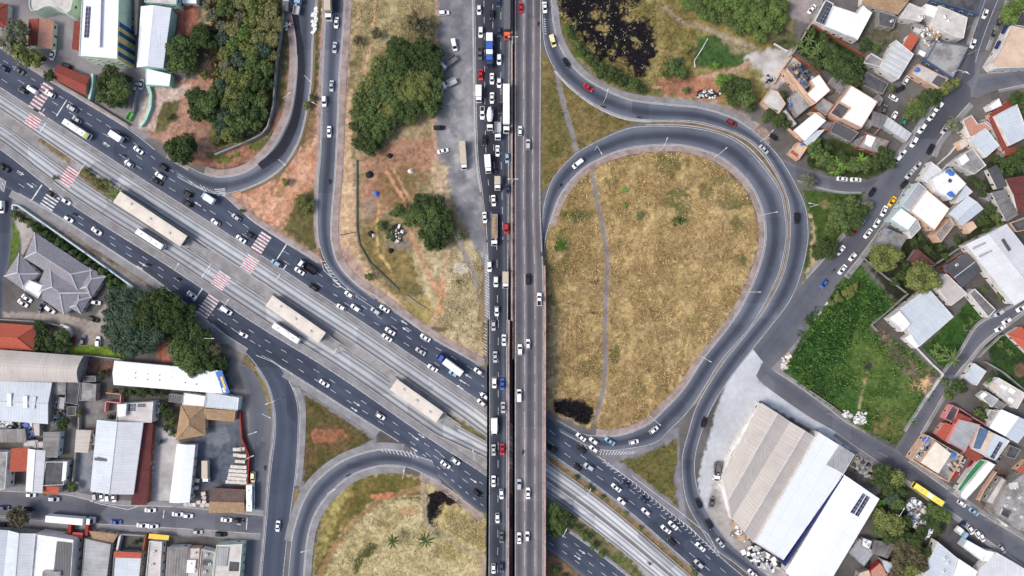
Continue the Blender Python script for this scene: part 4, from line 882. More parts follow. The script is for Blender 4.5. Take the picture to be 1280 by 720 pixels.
# ================================================================ BUILDINGS
WIN = None
def window_mesh():
    mb = MB(); mb.box((0, .0, 0), (1.3, .10, 1.2), 0, 0); mb.box((0, -.035, 0), (1.12, .06, 1.02), 0, 1)
    me = mb.build('window', [M['white_metal'], M['dark_glass']]); d = me.data; bpy.data.objects.remove(me); return d
WIN = window_mesh()
def door_mesh():
    mb = MB(); mb.box((0, 0, 1.05), (1.1, .10, 2.1), 0, 0); mb.box((0, -.03, 1.03), (.92, .06, 1.98), 0, 1)
    o = mb.build('door', [M['white_metal'], plain('door_board', (.16, .11, .08), .5)]); d = o.data; bpy.data.objects.remove(o); return d
DOOR = door_mesh()
def link_mesh(name, me, parent, loc, rz=0, scale=(1, 1, 1)):
    o = bpy.data.objects.new(name, me); COL.objects.link(o); o.parent = parent; o.location = loc; o.rotation_euler = (0, 0, rz); o.scale = scale; return o
BLD = []
def bld(label, pts, h, kind='flat', roof='slab', wall='plaster_white', ax=0, par=.35, rise=None, name='house', cat='house', ex=(), win=True, over=.35, roof2=None):
    h = h * .92 if h > 10 else max(2.6, h * .74)
    Pw = [W(x, y, h) for x, y in pts]
    ar = sum(Pw[i][0] * Pw[(i + 1) % len(Pw)][1] - Pw[(i + 1) % len(Pw)][0] * Pw[i][1] for i in range(len(Pw)))
    if ar < 0: Pw = Pw[::-1]; ax = ax if len(Pw) != 4 else ax
    cx = sum(p[0] for p in Pw) / len(Pw); cy = sum(p[1] for p in Pw) / len(Pw)
    root = thing(name, label, cat, (cx, cy, 0)); BLD.append((root, [(p[0], p[1]) for p in Pw], h))
    Q = [(p[0] - cx, p[1] - cy) for p in Pw]; n = len(Q)
    if n == 4 and kind in ('gable', 'hip', 'vault') :
        # ax = 0: ridge parallel to the first edge as written; keep that meaning after a flip of order
        e0 = math.dist(Q[0], Q[1]); 
        if ar < 0:
            Q = [Q[3], Q[2], Q[1], Q[0]]; Q = Q[::-1]; Q = Q[::-1]
            Q = [Q[-1]] + Q[:-1] if False else Q
            Q = [(p[0] - cx, p[1] - cy) for p in Pw]
            Q = Q[2:] + Q[:2]       # first edge as written is back in first place
    mb = MB()
    if kind == 'flat':
        inner = inset(Q, .22)
        u = 0
        for i in range(n):
            a, b = Q[i], Q[(i + 1) % n]; l = math.dist(a, b); ia, ib = inner[i], inner[(i + 1) % n]
            mb.face([(*a, -.05), (*b, -.05), (*b, h + par), (*a, h + par)], 0)
            mb.face([(*a, h + par), (*b, h + par), (*ib, h + par), (*ia, h + par)], 0)
            mb.face([(*ia, h + par), (*ib, h + par), (*ib, h), (*ia, h)], 0)
        mb.build('wall', M[wall], root)
        mr = MB(); e = max(range(n), key=lambda i: math.dist(Q[i], Q[(i + 1) % n])); d = np.array(Q[(e + 1) % n]) - np.array(Q[e]); d = d / np.linalg.norm(d); nn = np.array((-d[1], d[0]))
        mr.face([(*p, h) for p in inner], 0, [(float(np.dot(d, p)), float(np.dot(nn, p))) for p in inner]); rf = mr.build('roof', M[roof], root)
    else:
        if kind != 'vault' and ax == 1: Q = Q[1:] + Q[:1]
        if kind == 'vault' and ax == 1: Q = Q[1:] + Q[:1]
        q = [np.array(p) for p in Q]; wd = (np.linalg.norm(q[2] - q[1]) + np.linalg.norm(q[0] - q[3])) / 2; L = (np.linalg.norm(q[1] - q[0]) + np.linalg.norm(q[2] - q[3])) / 2
        rs = rise if rise is not None else {'gable': wd * .12, 'hip': wd * .22, 'shed': wd * .08, 'vault': wd * .16}[kind]
        for i in range(4):
            a, b = Q[i], Q[(i + 1) % 4]; mb.face([(*a, -.05), (*b, -.05), (*b, h - .02), (*a, h - .02)], 0)
        O = outset(Q, over); o = [np.array(p) for p in O]
        mr = MB(); mr2 = MB()
        def slope(m, A, B, Cc, D, zz):    # A,B eave; Cc,D ridge
            l = float(np.linalg.norm(B - A)); sl = float(np.hypot(np.linalg.norm((D + Cc) / 2 - (A + B) / 2), zz[2] - zz[0]))
            m.face([(*A, zz[0]), (*B, zz[1]), (*Cc, zz[2]), (*D, zz[3])], 0, [(0, 0), (l, 0), (l, sl), (0, sl)])
            m.face([(*D, zz[3] - .1), (*Cc, zz[2] - .1), (*B, zz[1] - .1), (*A, zz[0] - .1)], 0)
            m.face([(*A, zz[0] - .1), (*B, zz[1] - .1), (*B, zz[1]), (*A, zz[0])], 0)
        if kind == 'gable':
            r0, r1 = (o[0] + o[3]) / 2, (o[1] + o[2]) / 2
            slope(mr, o[0], o[1], r1, r0, (h, h, h + rs, h + rs)); slope(mr2 if roof2 else mr, o[2], o[3], r0, r1, (h, h, h + rs, h + rs))
            for a, b, rr in ((q[1], q[2], (q[1] + q[2]) / 2), (q[3], q[0], (q[0] + q[3]) / 2)): mb.face([(*a, h - .02), (*b, h - .02), (*rr, h + rs - .1)], 0)
            cap = MB(); cap.cyl((*r0, h + rs), (*r1, h + rs), .16, n=6); capo = cap
        elif kind == 'hip':
            k = min(.48, .5 * wd / L); r0, r1 = (o[0] + o[3]) / 2, (o[1] + o[2]) / 2; r0, r1 = r0 + (r1 - r0) * k, r1 + (r0 - r1) * k
            slope(mr, o[0], o[1], r1, r0, (h, h, h + rs, h + rs)); slope(mr, o[2], o[3], r0, r1, (h, h, h + rs, h + rs))
            for a, b, rr in ((o[1], o[2], r1), (o[3], o[0], r0)):
                l = float(np.linalg.norm(b - a)); mr.face([(*a, h), (*b, h), (*rr, h + rs)], 0, [(0, 0), (l, 0), (l / 2, wd / 2)])
            capo = MB(); capo.cyl((*r0, h + rs), (*r1, h + rs), .17, n=6)
            for a, rr in ((o[0], r0), (o[3], r0), (o[1], r1), (o[2], r1)): capo.cyl((*a, h + .03), (*rr, h + rs), .26 if roof == 'tile_gray' else .16, n=6)
        elif kind == 'shed':
            slope(mr, o[0], o[1], o[2], o[3], (h, h, h + rs, h + rs)); capo = None
            mb.face([(*q[2], h - .02), (*q[3], h - .02), (*q[3], h + rs - .1), (*q[2], h + rs - .1)], 0); mb.face([(*q[1], h - .02), (*q[2], h - .02), (*q[2], h + rs - .1)], 0); mb.face([(*q[3], h - .02), (*q[0], h - .02), (*q[3], h + rs - .1)], 0)
        else:
            N = 10; capo = None; v = 0
            for i in range(N):
                t0, t1 = i / N, (i + 1) / N; z0, z1 = h + rs * math.sin(math.pi * t0), h + rs * math.sin(math.pi * t1)
                A, B = o[0] + (o[3] - o[0]) * t0, o[1] + (o[2] - o[1]) * t0; Cc, D = o[1] + (o[2] - o[1]) * t1, o[0] + (o[3] - o[0]) * t1
                l = float(np.linalg.norm(B - A)); sl = math.hypot(np.linalg.norm(D - A), z1 - z0)
                mr.face([(*A, z0), (*B, z0), (*Cc, z1), (*D, z1)], 0, [(0, v), (l, v), (l, v + sl), (0, v + sl)]); v += sl
            for a, b in ((q[1], q[2]), (q[3], q[0])):
                mb.face([(*a, h - .02)] + [(*(b), h - .02)] + [(*(b + (a - b) * t), h + rs * math.sin(math.pi * t)) for t in (.25, .5, .75)], 0)
        mb.build('wall', M[wall], root); rf = mr.build('roof', M[roof], root)
        if mr2.f: mr2.build('roof', M[roof2], root)
        if capo and not roof.startswith('sheet_white'): capo.build('ridge_cap', M['ridge_cap'] if not roof.startswith('tile') or roof == 'tile_gray' else M[roof], rf)
    # openings on the walls
    nw = 0; best = None
    for i in range(n):
        a, b = np.array(Q[i]), np.array(Q[(i + 1) % n]); l = np.linalg.norm(b - a)
        if l < 3: continue
        d = (b - a) / l; nrm = np.array((d[1], -d[0])); mid = (a + b) / 2; face_c = np.dot(nrm, -(mid + np.array((cx, cy))))
        if best is None or l * (2 if face_c > 0 else 1) > best[0]: best = (l * (2 if face_c > 0 else 1), mid, nrm, d, l)
        if not win: continue
        fl = max(1, int((h + .3) // 3)); m_ = max(1, int(l // 3.4)); rz = math.atan2(d[1], d[0])
        for f in range(fl):
            for j in range(m_):
                if nw >= (16 if h > 8 else 10): break
                if f == 0 and j == m_ // 2: continue
                p = a + d * l * (j + .5) / m_ + nrm * .03
                link_mesh('window', WIN, root, (p[0], p[1], 1.6 + f * 3), rz); nw += 1
    if best:
        _, mid, nrm, d, l = best; p = mid + nrm * .03; m_ = max(1, int(l // 3.4)); p = p + d * (l * (m_ // 2 + .5) / m_ - l / 2); link_mesh('door', DOOR, root, (p[0], p[1], 0), math.atan2(d[1], d[0]))
    for e in ex:
        k = e[0]
        if k == 'tank':
            a = W(e[1], e[2], h + 1); x, y = a[0] - cx, a[1] - cy; mb = MB(); r = e[3] if len(e) > 3 else .75
            mb.cyl((x, y, h + .02), (x, y, h + 1.1), r * .9, r, 14); mb.cyl((x, y, h + 1.1), (x, y, h + 1.3), r * 1.05, r * .55, 14); mb.build('water_tank', M['tank_blue'], root)
        elif k == 'solar':
            q4 = [W(x, y, h + .2) for x, y in e[1]]; z = e[2] if len(e) > 2 else .22
            q4 = [(p[0] - cx, p[1] - cy) for p in q4]
            ar2 = sum(q4[i][0] * q4[(i + 1) % 4][1] - q4[(i + 1) % 4][0] * q4[i][1] for i in range(4))
            if ar2 < 0: q4 = q4[::-1]
            zz = [h + z] * 4; l0, l1 = math.dist(q4[0], q4[1]), math.dist(q4[1], q4[2])
            if len(e) > 3: zz = [h + e[3](p[0], p[1]) + z for p in q4]
            mb = MB(); mb.face([(*p, zz[i]) for i, p in enumerate(q4)], 0, [(0, 0), (l0, 0), (l0, l1), (0, l1)])
            for i in range(4):
                j = (i + 1) % 4; mb.face([(*q4[i], zz[i] - .08), (*q4[j], zz[j] - .08), (*q4[j], zz[j]), (*q4[i], zz[i])], 1)
            mb.build('solar_panel', [M['solar'], M['metal']], root)
        elif k in ('box', 'slabbox'):
            q4 = [W(x, y, h + e[2]) for x, y in e[1]]; q4 = [(p[0] - cx, p[1] - cy) for p in q4]
            ar2 = sum(q4[i][0] * q4[(i + 1) % len(q4)][1] - q4[(i + 1) % len(q4)][0] * q4[i][1] for i in range(len(q4)))
            if ar2 < 0: q4 = q4[::-1]
            mb = MB(); mb.prism(q4, h + .01, h + e[2], 0, 1); mb.build(e[4] if len(e) > 4 else 'stair_tower', [M[e[5] if len(e) > 5 else 'plaster_white'], M[e[3]]], root)
        elif k == 'unit':
            a = W(e[1], e[2], h + .6); mb = MB(); x, y = a[0] - cx, a[1] - cy; mb.box((x, y, h + .42), (1.0, .8, .8), .5, 0); mb.cyl((x, y, h + .82), (x, y, h + .86), .28, n=10, m=1); mb.build('air_unit', [M['white_metal'], M['rubber']], root)
        elif k == 'sky':
            q4 = [W(x, y, h + e[2]) for x, y in e[1]]; q4 = [(p[0] - cx, p[1] - cy) for p in q4]
            ar2 = sum(q4[i][0] * q4[(i + 1) % 4][1] - q4[(i + 1) % 4][0] * q4[i][1] for i in range(4))
            if ar2 < 0: q4 = q4[::-1]
            mb = MB(); mb.prism(q4, h + e[2] - .25, h + e[2], 0); mb.build(e[3] if len(e) > 3 else 'skylight', M[e[4] if len(e) > 4 else 'slab_white'], root)
    return root
def inset(Q, d):
    n = len(Q); out = []
    for i in range(n):
        p, a, b = np.array(Q[i]), np.array(Q[i - 1]), np.array(Q[(i + 1) % n]); u = (p - a) / (np.linalg.norm(p - a) + 1e-9); v = (b - p) / (np.linalg.norm(b - p) + 1e-9)
        n1, n2 = np.array((-u[1], u[0])), np.array((-v[1], v[0])); m = n1 + n2; k = np.dot(m, n1)
        out.append(tuple(p + m * (d / max(k, .35))))
    return out
outset = lambda Q, d: inset(Q, -d)
M['slab_cream'] = dirty('roof_slab_cream', srgb(240, 230, 214), srgb(206, 188, 168), .5, .3)
# ---- upper left
bld('school block with white wavy edged roof and pale green walls', [(38, -40), (37, 8), (40, 14), (48, 13), (56, 9), (63, 8), (71, 10), (78, 15), (84, 17), (89, 13), (92, 0), (94, -40)], 9, 'flat', 'slab_light', 'plaster_green', name='school_building', cat='school', par=.5)
bld('small house with peach and red tiled gable roof', [(57, 60), (66, 60), (66, 27), (37, 25), (36, 56)][0:0] or [(37, 25), (66, 27), (64, 60), (36, 56)], 4.2, 'gable', 'tile_red', 'plaster_green', 1, roof2='tile_peach', rise=1.6)
bld('red tiled hip roof house cut by the left edge', [(-30, 2), (9, 6), (8, 33), (-30, 33)], 4, 'hip', 'tile_red', 'plaster_white')
bld('narrow red tiled lean-to against the white school block', [(95, 28), (103, 28), (99, 63), (92, 61)], 3.4, 'shed', 'tile_red', 'plaster_white', 1, name='lean_to', cat='lean-to', win=False, rise=.6)
sb = bld('tall white roofed school block with blue and yellow panels on its side', [(105, -40), (150, -40), (147, 74), (99, 70)], 12, 'flat', 'sheet_white', 'plaster_green', name='school_building', cat='school', par=.3,
    ex=[('solar', [(107.5, 8), (113, 8), (110.5, 47), (105, 47)], .25), ('sky', [(120, -40), (127.5, -40), (124.5, 59), (116, 58)], 1.0, 'roof_monitor')])
def panels(root, pA, pB, h, cols):   # coloured vertical cladding on one wall
    a, b = np.array(W(*pA, h)[:2]), np.array(W(*pB, h)[:2]); d = (b - a); L = np.linalg.norm(d); d /= L; nrm = np.array((d[1], -d[0]))
    if np.dot(nrm, -a) < 0: nrm = -nrm
    t = 0
    for fr, mt in cols:
        p0, p1 = a + d * L * t + nrm * .02, a + d * L * (t + fr) + nrm * .02; t += fr; q0, q1 = p0 + nrm * .12, p1 + nrm * .12; o = np.array(root.location[:2])
        mb = MB(); mb.prism([tuple(p - o) for p in ((p0, p1, q1, q0) if np.cross(p1 - p0, nrm) > 0 else (p1, p0, q0, q1))], .2, h - .2); mb.build('cladding_panel', M[mt], root)
M['clad_blue'] = dirty('cladding_blue', srgb(36, 92, 140), srgb(30, 76, 116), .4, .3); M['clad_yellow'] = dirty('cladding_yellow', srgb(206, 186, 116), srgb(176, 156, 96), .4, .3)
panels(sb, (149, 27), (147, 74), 12, [(.13, 'clad_blue'), (.11, 'clad_yellow'), (.12, 'clad_blue'), (.17, 'clad_yellow'), (.13, 'clad_blue'), (.12, 'clad_yellow'), (.12, 'clad_blue'), (.10, 'clad_yellow')])
bld('white gabled hall with teal walls beside two dark trees', [(177, 9), (213, 11), (203, 84), (172, 83)], 8, 'gable', 'sheet_white', 'plaster_teal', 1, name='hall', cat='hall', rise=2.0)
bld('low white annex below the white gabled hall', [(182, 85), (214, 93), (212, 108), (182, 106)], 4.5, 'flat', 'sheet_white', 'plaster_teal', name='annex', cat='annex', par=.15)
bld('white roofed building with teal trim at the top edge', [(181, -40), (222, -40), (221, 6), (181, 3)], 8, 'flat', 'slab_light', 'plaster_teal')
bld('small white cabin with dark windows at the top edge', [(228, -10), (246, -10), (246, 5), (228, 4)], 3, 'flat', 'sheet_white', 'plaster_white', name='cabin', cat='cabin')
bld('narrow tan roofed corridor beside the blue and yellow panels', [(167, -30), (176, -30), (172, 44), (168.5, 44)], 4, 'flat', 'slab_beige', 'plaster_gray', win=False, name='corridor', cat='corridor')
bld('red tiled gatehouse beside the avenue pavement', [(73, 82), (111, 97), (107, 118), (70, 99)], 3.4, 'gable', 'tile_red', 'plaster_peach', 0, name='gatehouse', cat='gatehouse', rise=1.3)
# ---- grey tiled house
tg = bld('big grey tiled house with white ridge caps, its largest wing', [(48, 330), (66, 318), (112, 348), (100, 366)][0:0] or [(44, 292), (114, 338), (98, 364), (32, 322)], 4, 'hip', 'tile_gray', 'plaster_white', 0, rise=2.4)
bld('grey tiled wing beside the white flat terrace', [(62, 326), (112, 366), (80, 392), (44, 366)], 3.7, 'hip', 'tile_gray', 'plaster_white', 0, rise=2.2)
bld('grey tiled western wing beside the left street', [(24, 318), (47, 342), (31, 362), (7, 345)], 3.6, 'hip', 'tile_gray', 'plaster_white', 0, rise=2.0)
bld('small grey tiled wing at the east end of the big tiled house', [(113, 336), (131, 346), (114, 371), (100, 361)], 3.0, 'hip', 'tile_gray', 'plaster_white', 1, rise=1.6)
bld('narrow dark tiled porch roof south of the big tiled house', [(98, 366), (112, 372), (101, 391), (88, 384)], 2.8, 'hip', 'tile_gray', 'plaster_white', 1, rise=1.4, name='porch', cat='porch')
bld('white flat roofed terrace on the grey tiled house', [(37, 350), (57, 358), (48, 373), (28, 360)], 4.6, 'flat', 'slab_white', 'plaster_white', name='terrace_block', cat='terrace')
# ---- lower left
bld('orange hip roof house at the left edge', [(-34, 402), (45, 408), (41, 437), (-34, 434)], 4, 'hip', 'tile_orange', 'plaster_white', 0, rise=3.2)
bld('long beige vaulted warehouse below the orange roof', [(-40, 435), (103, 446), (97, 477), (-40, 474)], 6.5, 'vault', 'sheet_beige', 'plaster_gray', 0, name='warehouse', cat='warehouse', rise=2.4)
bld('pale blue grey shed with white skylights at the left edge', [(-40, 476), (64, 479), (59, 529), (-40, 522)], 6, 'gable', 'sheet_blue', 'plaster_gray', 0, name='warehouse', cat='warehouse', rise=1.2, ex=[('sky', [(9, 492), (14, 492), (14, 508), (9, 508)], 1.5), ('sky', [(29, 495), (34, 495), (34, 510), (29, 510)], 1.5), ('sky', [(41, 496), (45, 496), (43, 511), (40, 511)], 1.4, 'roof_monitor', 'sheet_blue')])
bld('grey flat roof beside the skylight shed', [(65, 474), (83, 476), (82, 493), (63, 493)], 4.2, 'flat', 'slab', 'plaster_gray')
bld('dark grey flat roof next to a pale slab', [(83, 475), (101, 478), (97, 506), (82, 503)], 4, 'flat', 'slab_dark', 'plaster_gray')
bld('square weathered slab roof in the middle of the yard', [(101, 478), (121, 480), (120, 501), (100, 501)], 3.8, 'flat', 'slab', 'plaster_gray')
bh = bld('long white warehouse with a blue end sign under the trees', [(144, 452), (272, 464), (277, 491), (143, 480)], 6, 'gable', 'sheet_white', 'plaster_white', 0, name='warehouse', cat='warehouse', rise=1.0, ex=[('unit', x, y) for x, y in ((170, 466), (185, 468), (200, 469), (215, 471), (170, 472), (185, 474), (200, 475), (232, 478), (246, 480))])
bld('grey and white house with dark roof panels', [(147, 505), (192, 502), (190, 528), (146, 527)], 6.5, 'flat', 'slab_light', 'plaster_white', ex=[('solar', [(161, 505), (169, 504.5), (168.5, 514), (160.5, 514)]), ('solar', [(172, 505), (182, 504.5), (181.5, 509), (171.5, 509)]), ('box', [(147, 506), (158, 505), (157, 520), (147, 521)], 1.5, 'slab_white', 'stair_tower')])
bld('wide pale gabled shed facing the lower street', [(122, 526), (178, 529), (166, 617), (114, 613)], 7, 'gable', 'sheet_blue', 'plaster_white', 1, name='warehouse', cat='warehouse', rise=1.8, roof2='sheet_gray2', ex=[('sky', [(118, 572), (134, 573.5), (133.6, 577), (118, 575.5)], 1.3, 'roof_vent', 'sheet_dark')]) if 'sheet_gray2' in M else None
M['sheet_gray2'] = sheet('sheet_light_gray', srgb(222, 224, 226), srgb(176, 178, 180), .4, 1.1)
bld('wide pale gabled shed facing the lower street', [(122, 526), (178, 529), (166, 617), (114, 613)], 7, 'gable', 'sheet_blue', 'plaster_white', 1, name='warehouse', cat='warehouse', rise=1.8, roof2='sheet_gray2', ex=[('sky', [(118, 572), (134, 573.5), (133.6, 577), (118, 575.5)], 1.3, 'roof_vent', 'sheet_dark')])  # lit and shaded slopes of one roof, painted as two sheet colours
bld('long narrow maroon tiled shed beside the pale yard', [(177, 529), (190, 530), (183, 630), (167, 629)], 4.2, 'shed', 'tile_maroon', 'brick', 1, name='shed', cat='shed', rise=1.2, win=False)
bld('long narrow bright white roof beside the dark truck yard', [(222, 556), (243, 557), (236, 627), (213, 627)], 5, 'gable', 'sheet_white', 'plaster_white', 1, name='warehouse', cat='warehouse', rise=.7)
bld('tan hip roof house above the narrow white roof', [(227, 507), (255, 509), (256, 543), (221, 549)], 4.6, 'hip', 'tile_tan', 'plaster_peach', 1, rise=2.2)
bld('white flat sheet roof above the tan hip roof', [(230, 491), (257, 495), (255, 508), (228, 506)], 4.8, 'flat', 'sheet_white', 'plaster_white', par=.15)
bld('pale blue sheet roof next to the pavement bend', [(258, 490), (299, 497), (297, 513), (256, 509)], 5, 'flat', 'sheet_blue', 'plaster_white', par=.2)
bld('mottled tan tile strip roof over the dark yard', [(257, 511), (294, 514), (292, 526), (255, 523)], 4.2, 'shed', 'tile_tan', 'plaster_peach', 0, rise=.8)
bld('brown roofed shed with orange tile edge at the street corner', [(267, 611), (306, 613), (305, 640), (262, 640)], 3.8, 'gable', 'tile_brown', 'plaster_red', 0, roof2='tile_tan', rise=1.2)
bld('weathered corrugated roof left of the blue tarpaulin', [(-20, 538), (31, 537), (32, 552), (-20, 552)], 3.8, 'shed', 'sheet_old', 'plaster_gray', 0, win=False)
bld('small pale hipped shed above the orange flat roof', [(30, 551), (48, 550), (48, 561), (28, 560)], 3.4, 'flat', 'slab_light', 'plaster_gray', win=False, par=.1)
bld('white two storey building with stained grey roof at the left edge', [(-30, 566), (10, 565), (7, 611), (-30, 618)], 6.5, 'flat', 'slab', 'plaster_white')
bld('orange tile roof beside the white two storey building', [(17, 561), (36, 560), (33, 588), (15, 588)], 4.8, 'shed', 'tile_orange', 'plaster_white', 1, rise=1.0)
bld('pale grey sheet roofed shop next to the orange tile roof', [(36, 562), (56, 564), (52, 615), (33, 613)], 5.5, 'gable', 'sheet_gray2', 'plaster_white', 1, name='shop', cat='shop')
bld('dark stained slab roof with white side balcony', [(58, 577), (84, 577), (80, 606), (53, 607)], 4.8, 'flat', 'slab_dark', 'plaster_white', ex=[('box', [(79, 577), (84, 577), (82, 600), (77, 602)], .8, 'slab_white', 'balcony_roof')])
bld('small red tiled awning roof over the lower pavement', [(53, 608), (74, 609), (72, 617), (52, 616)], 3.2, 'shed', 'tile_orange', 'plaster_white', 0, rise=.6, name='awning_roof', cat='roof')
bld('grey roof with pale blue side above the dark slab', [(56, 541), (74, 541), (71, 571), (55, 570)], 4.8, 'shed', 'sheet_old', 'plaster_cyan', 1)
bld('beige sheet shed alone in the middle yard', [(97, 538), (113, 539), (109, 565), (95, 564)], 3.6, 'shed', 'sheet_beige', 'plaster_peach', 1, name='shed', cat='shed', win=False)
bld('blue grey warehouse roof at the bottom left corner', [(-40, 656), (9, 664), (2, 745), (-40, 745)], 6.5, 'gable', 'sheet_blue', 'plaster_gray', 1, name='warehouse', cat='warehouse')
bld('pale gabled warehouse second from the bottom left corner', [(11, 664), (44, 668), (39, 745), (3, 745)], 7, 'gable', 'sheet_blue', 'plaster_gray', 1, name='warehouse', cat='warehouse', roof2='sheet_gray2', rise=1.6)  # sun and shade on the slopes put into two sheet tones
bld('bright white building with a dark corrugated roof panel', [(45, 667), (93, 674), (88, 745), (38, 745)], 7.5, 'flat', 'slab_white', 'plaster_white', par=.6, ex=[('sky', [(71, 677), (92, 679), (87, 724), (67, 714)], .30, 'roof', 'sheet_dark'), ('box', [(53, 714), (75, 715), (74, 735), (52, 735)], 1.2, 'slab', 'stair_tower')])
bld('grey sheet roofed house with tan tiled front', [(106, 673), (139, 680), (131, 745), (100, 745)], 4.8, 'flat', 'sheet_gray', 'plaster_gray', par=.2)
bld('tan tiled porch at the front of the grey sheet roofed house', [(114, 664), (147, 668), (138, 682), (120, 681)], 3.4, 'shed', 'tile_tan', 'plaster_peach', 0, rise=.7, name='porch', cat='porch')
bld('house with red tile strip beside a walled courtyard', [(143, 690), (178, 691), (172, 745), (139, 745)], 4.4, 'flat', 'sheet_blue', 'plaster_gray', ex=[('sky', [(143, 689), (177, 691), (176, 698), (142, 697)], .7, 'roof', 'tile_orange')])
bld('grey and white flat house behind the yellow awning', [(187, 676), (203, 677), (199, 745), (180, 745)], 4.6, 'flat', 'slab_light', 'plaster_white', ex=[('unit', 192, 690), ('unit', 190, 706)])
bld('patched corrugated roofs between two dark passages', [(211, 684), (236, 684), (229, 745), (206, 745)], 4.2, 'shed', 'sheet_old', 'plaster_white', 0, rise=.6)
bld('cluttered white roof second from the green corner building', [(237, 685), (250, 685), (246, 745), (231, 745)], 4.2, 'flat', 'slab_light', 'plaster_peach', ex=[('unit', 243, 692), ('unit', 240, 704), ('unit', 244, 712), ('box', [(234, 700), (245, 700), (243, 716), (233, 716)], .8, 'slab_white', 'stair_tower')])
bld('cluttered grey roof next to the green corner building', [(252, 686), (269, 690), (264, 745), (247, 745)], 4.4, 'flat', 'slab', 'plaster_white', ex=[('unit', 258, 694), ('unit', 262, 705), ('unit', 256, 715), ('box', [(254, 700), (262, 701), (261, 707), (253, 706)], .6, 'slab_dark', 'stair_tower')])
bld('pale green corner building with grey roofs', [(271, 681), (303, 680), (298, 745), (264, 745)], 6, 'flat', 'slab_light', 'plaster_green', ex=[('sky', [(272, 684), (286, 685), (283, 708), (269, 707)], .4, 'roof', 'sheet_gray'), ('sky', [(287, 702), (299, 703), (298, 714), (286, 714)], .12, 'courtyard', 'slab_dark')])
# ---- upper right
bld('bright white L shaped roof with a strip of solar panels', [(1042, 7), (1071, 17), (1078, 7), (1090, 16), (1072, 50), (1031, 33)], 6, 'flat', 'slab_white', 'plaster_white', par=.2)
bld('grey lean-to carrying solar panels beside the white L shaped roof', [(1032, 0), (1042, 5), (1031, 33), (1018, 27)], 4.6, 'flat', 'sheet_dark', 'plaster_white', name='lean_to', cat='lean-to', ex=[('solar', [(1036, 5), (1041.5, 7.5), (1030, 30), (1024, 27)], .3)])
bld('broad tan tiled roof at the top edge right of the solar house', [(1080, -16), (1140, -8), (1122, 17), (1078, 4)], 5, 'gable', 'tile_tan', 'plaster_white', 0, rise=1.6)
bld('grey slab roof next to the tan tiles', [(1136, 4), (1156, 12), (1151, 27), (1125, 23)], 5.5, 'flat', 'slab_light', 'plaster_white', ex=[('unit', 1151, 20), ('unit', 1154, 22)])
bld('small bright white roof between two grey slabs', [(1157, 5), (1171, 9), (1167, 23), (1155, 19)], 6, 'flat', 'slab_white', 'plaster_white')
bld('large beige slab roof with two rooftop units', [(1173, 7), (1209, 22), (1204, 48), (1196, 47), (1164, 32)], 7, 'flat', 'slab_light', 'plaster_white', ex=[('unit', 1182, 19), ('unit', 1187, 25), ('unit', 1183, 21)])
bld('dark roof behind a long blue wall at the top edge', [(1186, -20), (1228, -6), (1222, 18), (1164, 0)], 4.6, 'flat', 'slab_dark', 'plaster_blue', par=.7)
bld('wide cracked grey slab roof beside the right street', [(1170, 52), (1211, 58), (1191, 98), (1157, 75)], 4.8, 'flat', 'slab', 'plaster_blue')
bld('ribbed grey white roof above the car yard', [(1120, 50), (1142, 68), (1123, 99), (1100, 85)], 6.5, 'flat', 'sheet_stripe', 'plaster_white', par=.25)
bld('low white terrace left of the ribbed roof', [(1088, 67), (1104, 76), (1099, 84), (1078, 79)], 5, 'flat', 'slab', 'plaster_white', par=.7)
bld('tiny orange tiled roof between grey slabs', [(1137, 43), (1147, 48), (1137, 64), (1129, 58)], 4.8, 'shed', 'tile_orange', 'plaster_white', 0, rise=.6)
bld('rubble strewn grey terrace below the beige slab', [(1142, 28), (1165, 36), (1172, 48), (1158, 72), (1146, 68), (1150, 48)], 4, 'flat', 'slab', 'plaster_gray', ex=[('unit', 1152, 38), ('unit', 1160, 42), ('box', [(1144, 34), (1152, 37), (1150, 42), (1143, 39)], .8, 'slab_light', 'stair_tower'), ('box', [(1150, 62), (1158, 66), (1155, 71), (1148, 67)], .6, 'slab_white', 'stair_tower')])
bld('small dark grey roofs beside the tan tiles', [(1098, 14), (1121, 21), (1116, 36), (1098, 32)], 4.0, 'flat', 'slab_dark', 'plaster_gray', ex=[('unit', 1115, 26)])
bld('peach walled house with a blue water tank', [(1147, 80), (1185, 99), (1173, 112), (1138, 92)], 4.8, 'flat', 'slab_light', 'plaster_peach', par=.5, ex=[('tank', 1147, 87, .9), ('sky', [(1172, 94), (1183, 99), (1175, 109), (1165, 103)], .3, 'roof', 'sheet_dark')])
bld('dark flat carport roof beside the banana grove', [(1083, 90), (1110, 105), (1103, 118), (1077, 106)], 3.4, 'flat', 'slab_dark', 'plaster_gray', win=False)
bld('large bright white roof with a dark sunken terrace', [(1064, 107), (1097, 127), (1077, 160), (1052, 148), (1063, 135), (1049, 127)], 7, 'flat', 'slab_white', 'plaster_peach', par=.2)
bld('dark terrace on the corner of the large white roof', [(1048, 128), (1062, 135.5), (1051.5, 150), (1037, 142)], 6, 'flat', 'slab_dark', 'plaster_peach', par=.6, name='terrace_block', cat='terrace')
bld('dark sheet roof below the large white roof', [(1044, 151), (1073, 166), (1063, 178), (1037, 165)], 3.4, 'flat', 'sheet_dark', 'plaster_gray')
bld('white L shaped sheet roof on a peach house', [(1024, 93), (1038, 113), (1020, 129), (1008, 118), (1018, 108), (1013, 100)], 5.6, 'flat', 'sheet_white', 'plaster_peach', par=.15)
bld('long peach walled terrace beside the white L shaped roof', [(978, 88), (983, 86), (1008, 116), (1020, 129), (1013, 133), (1000, 118)], 4.6, 'flat', 'slab_beige', 'plaster_peach', par=.7)
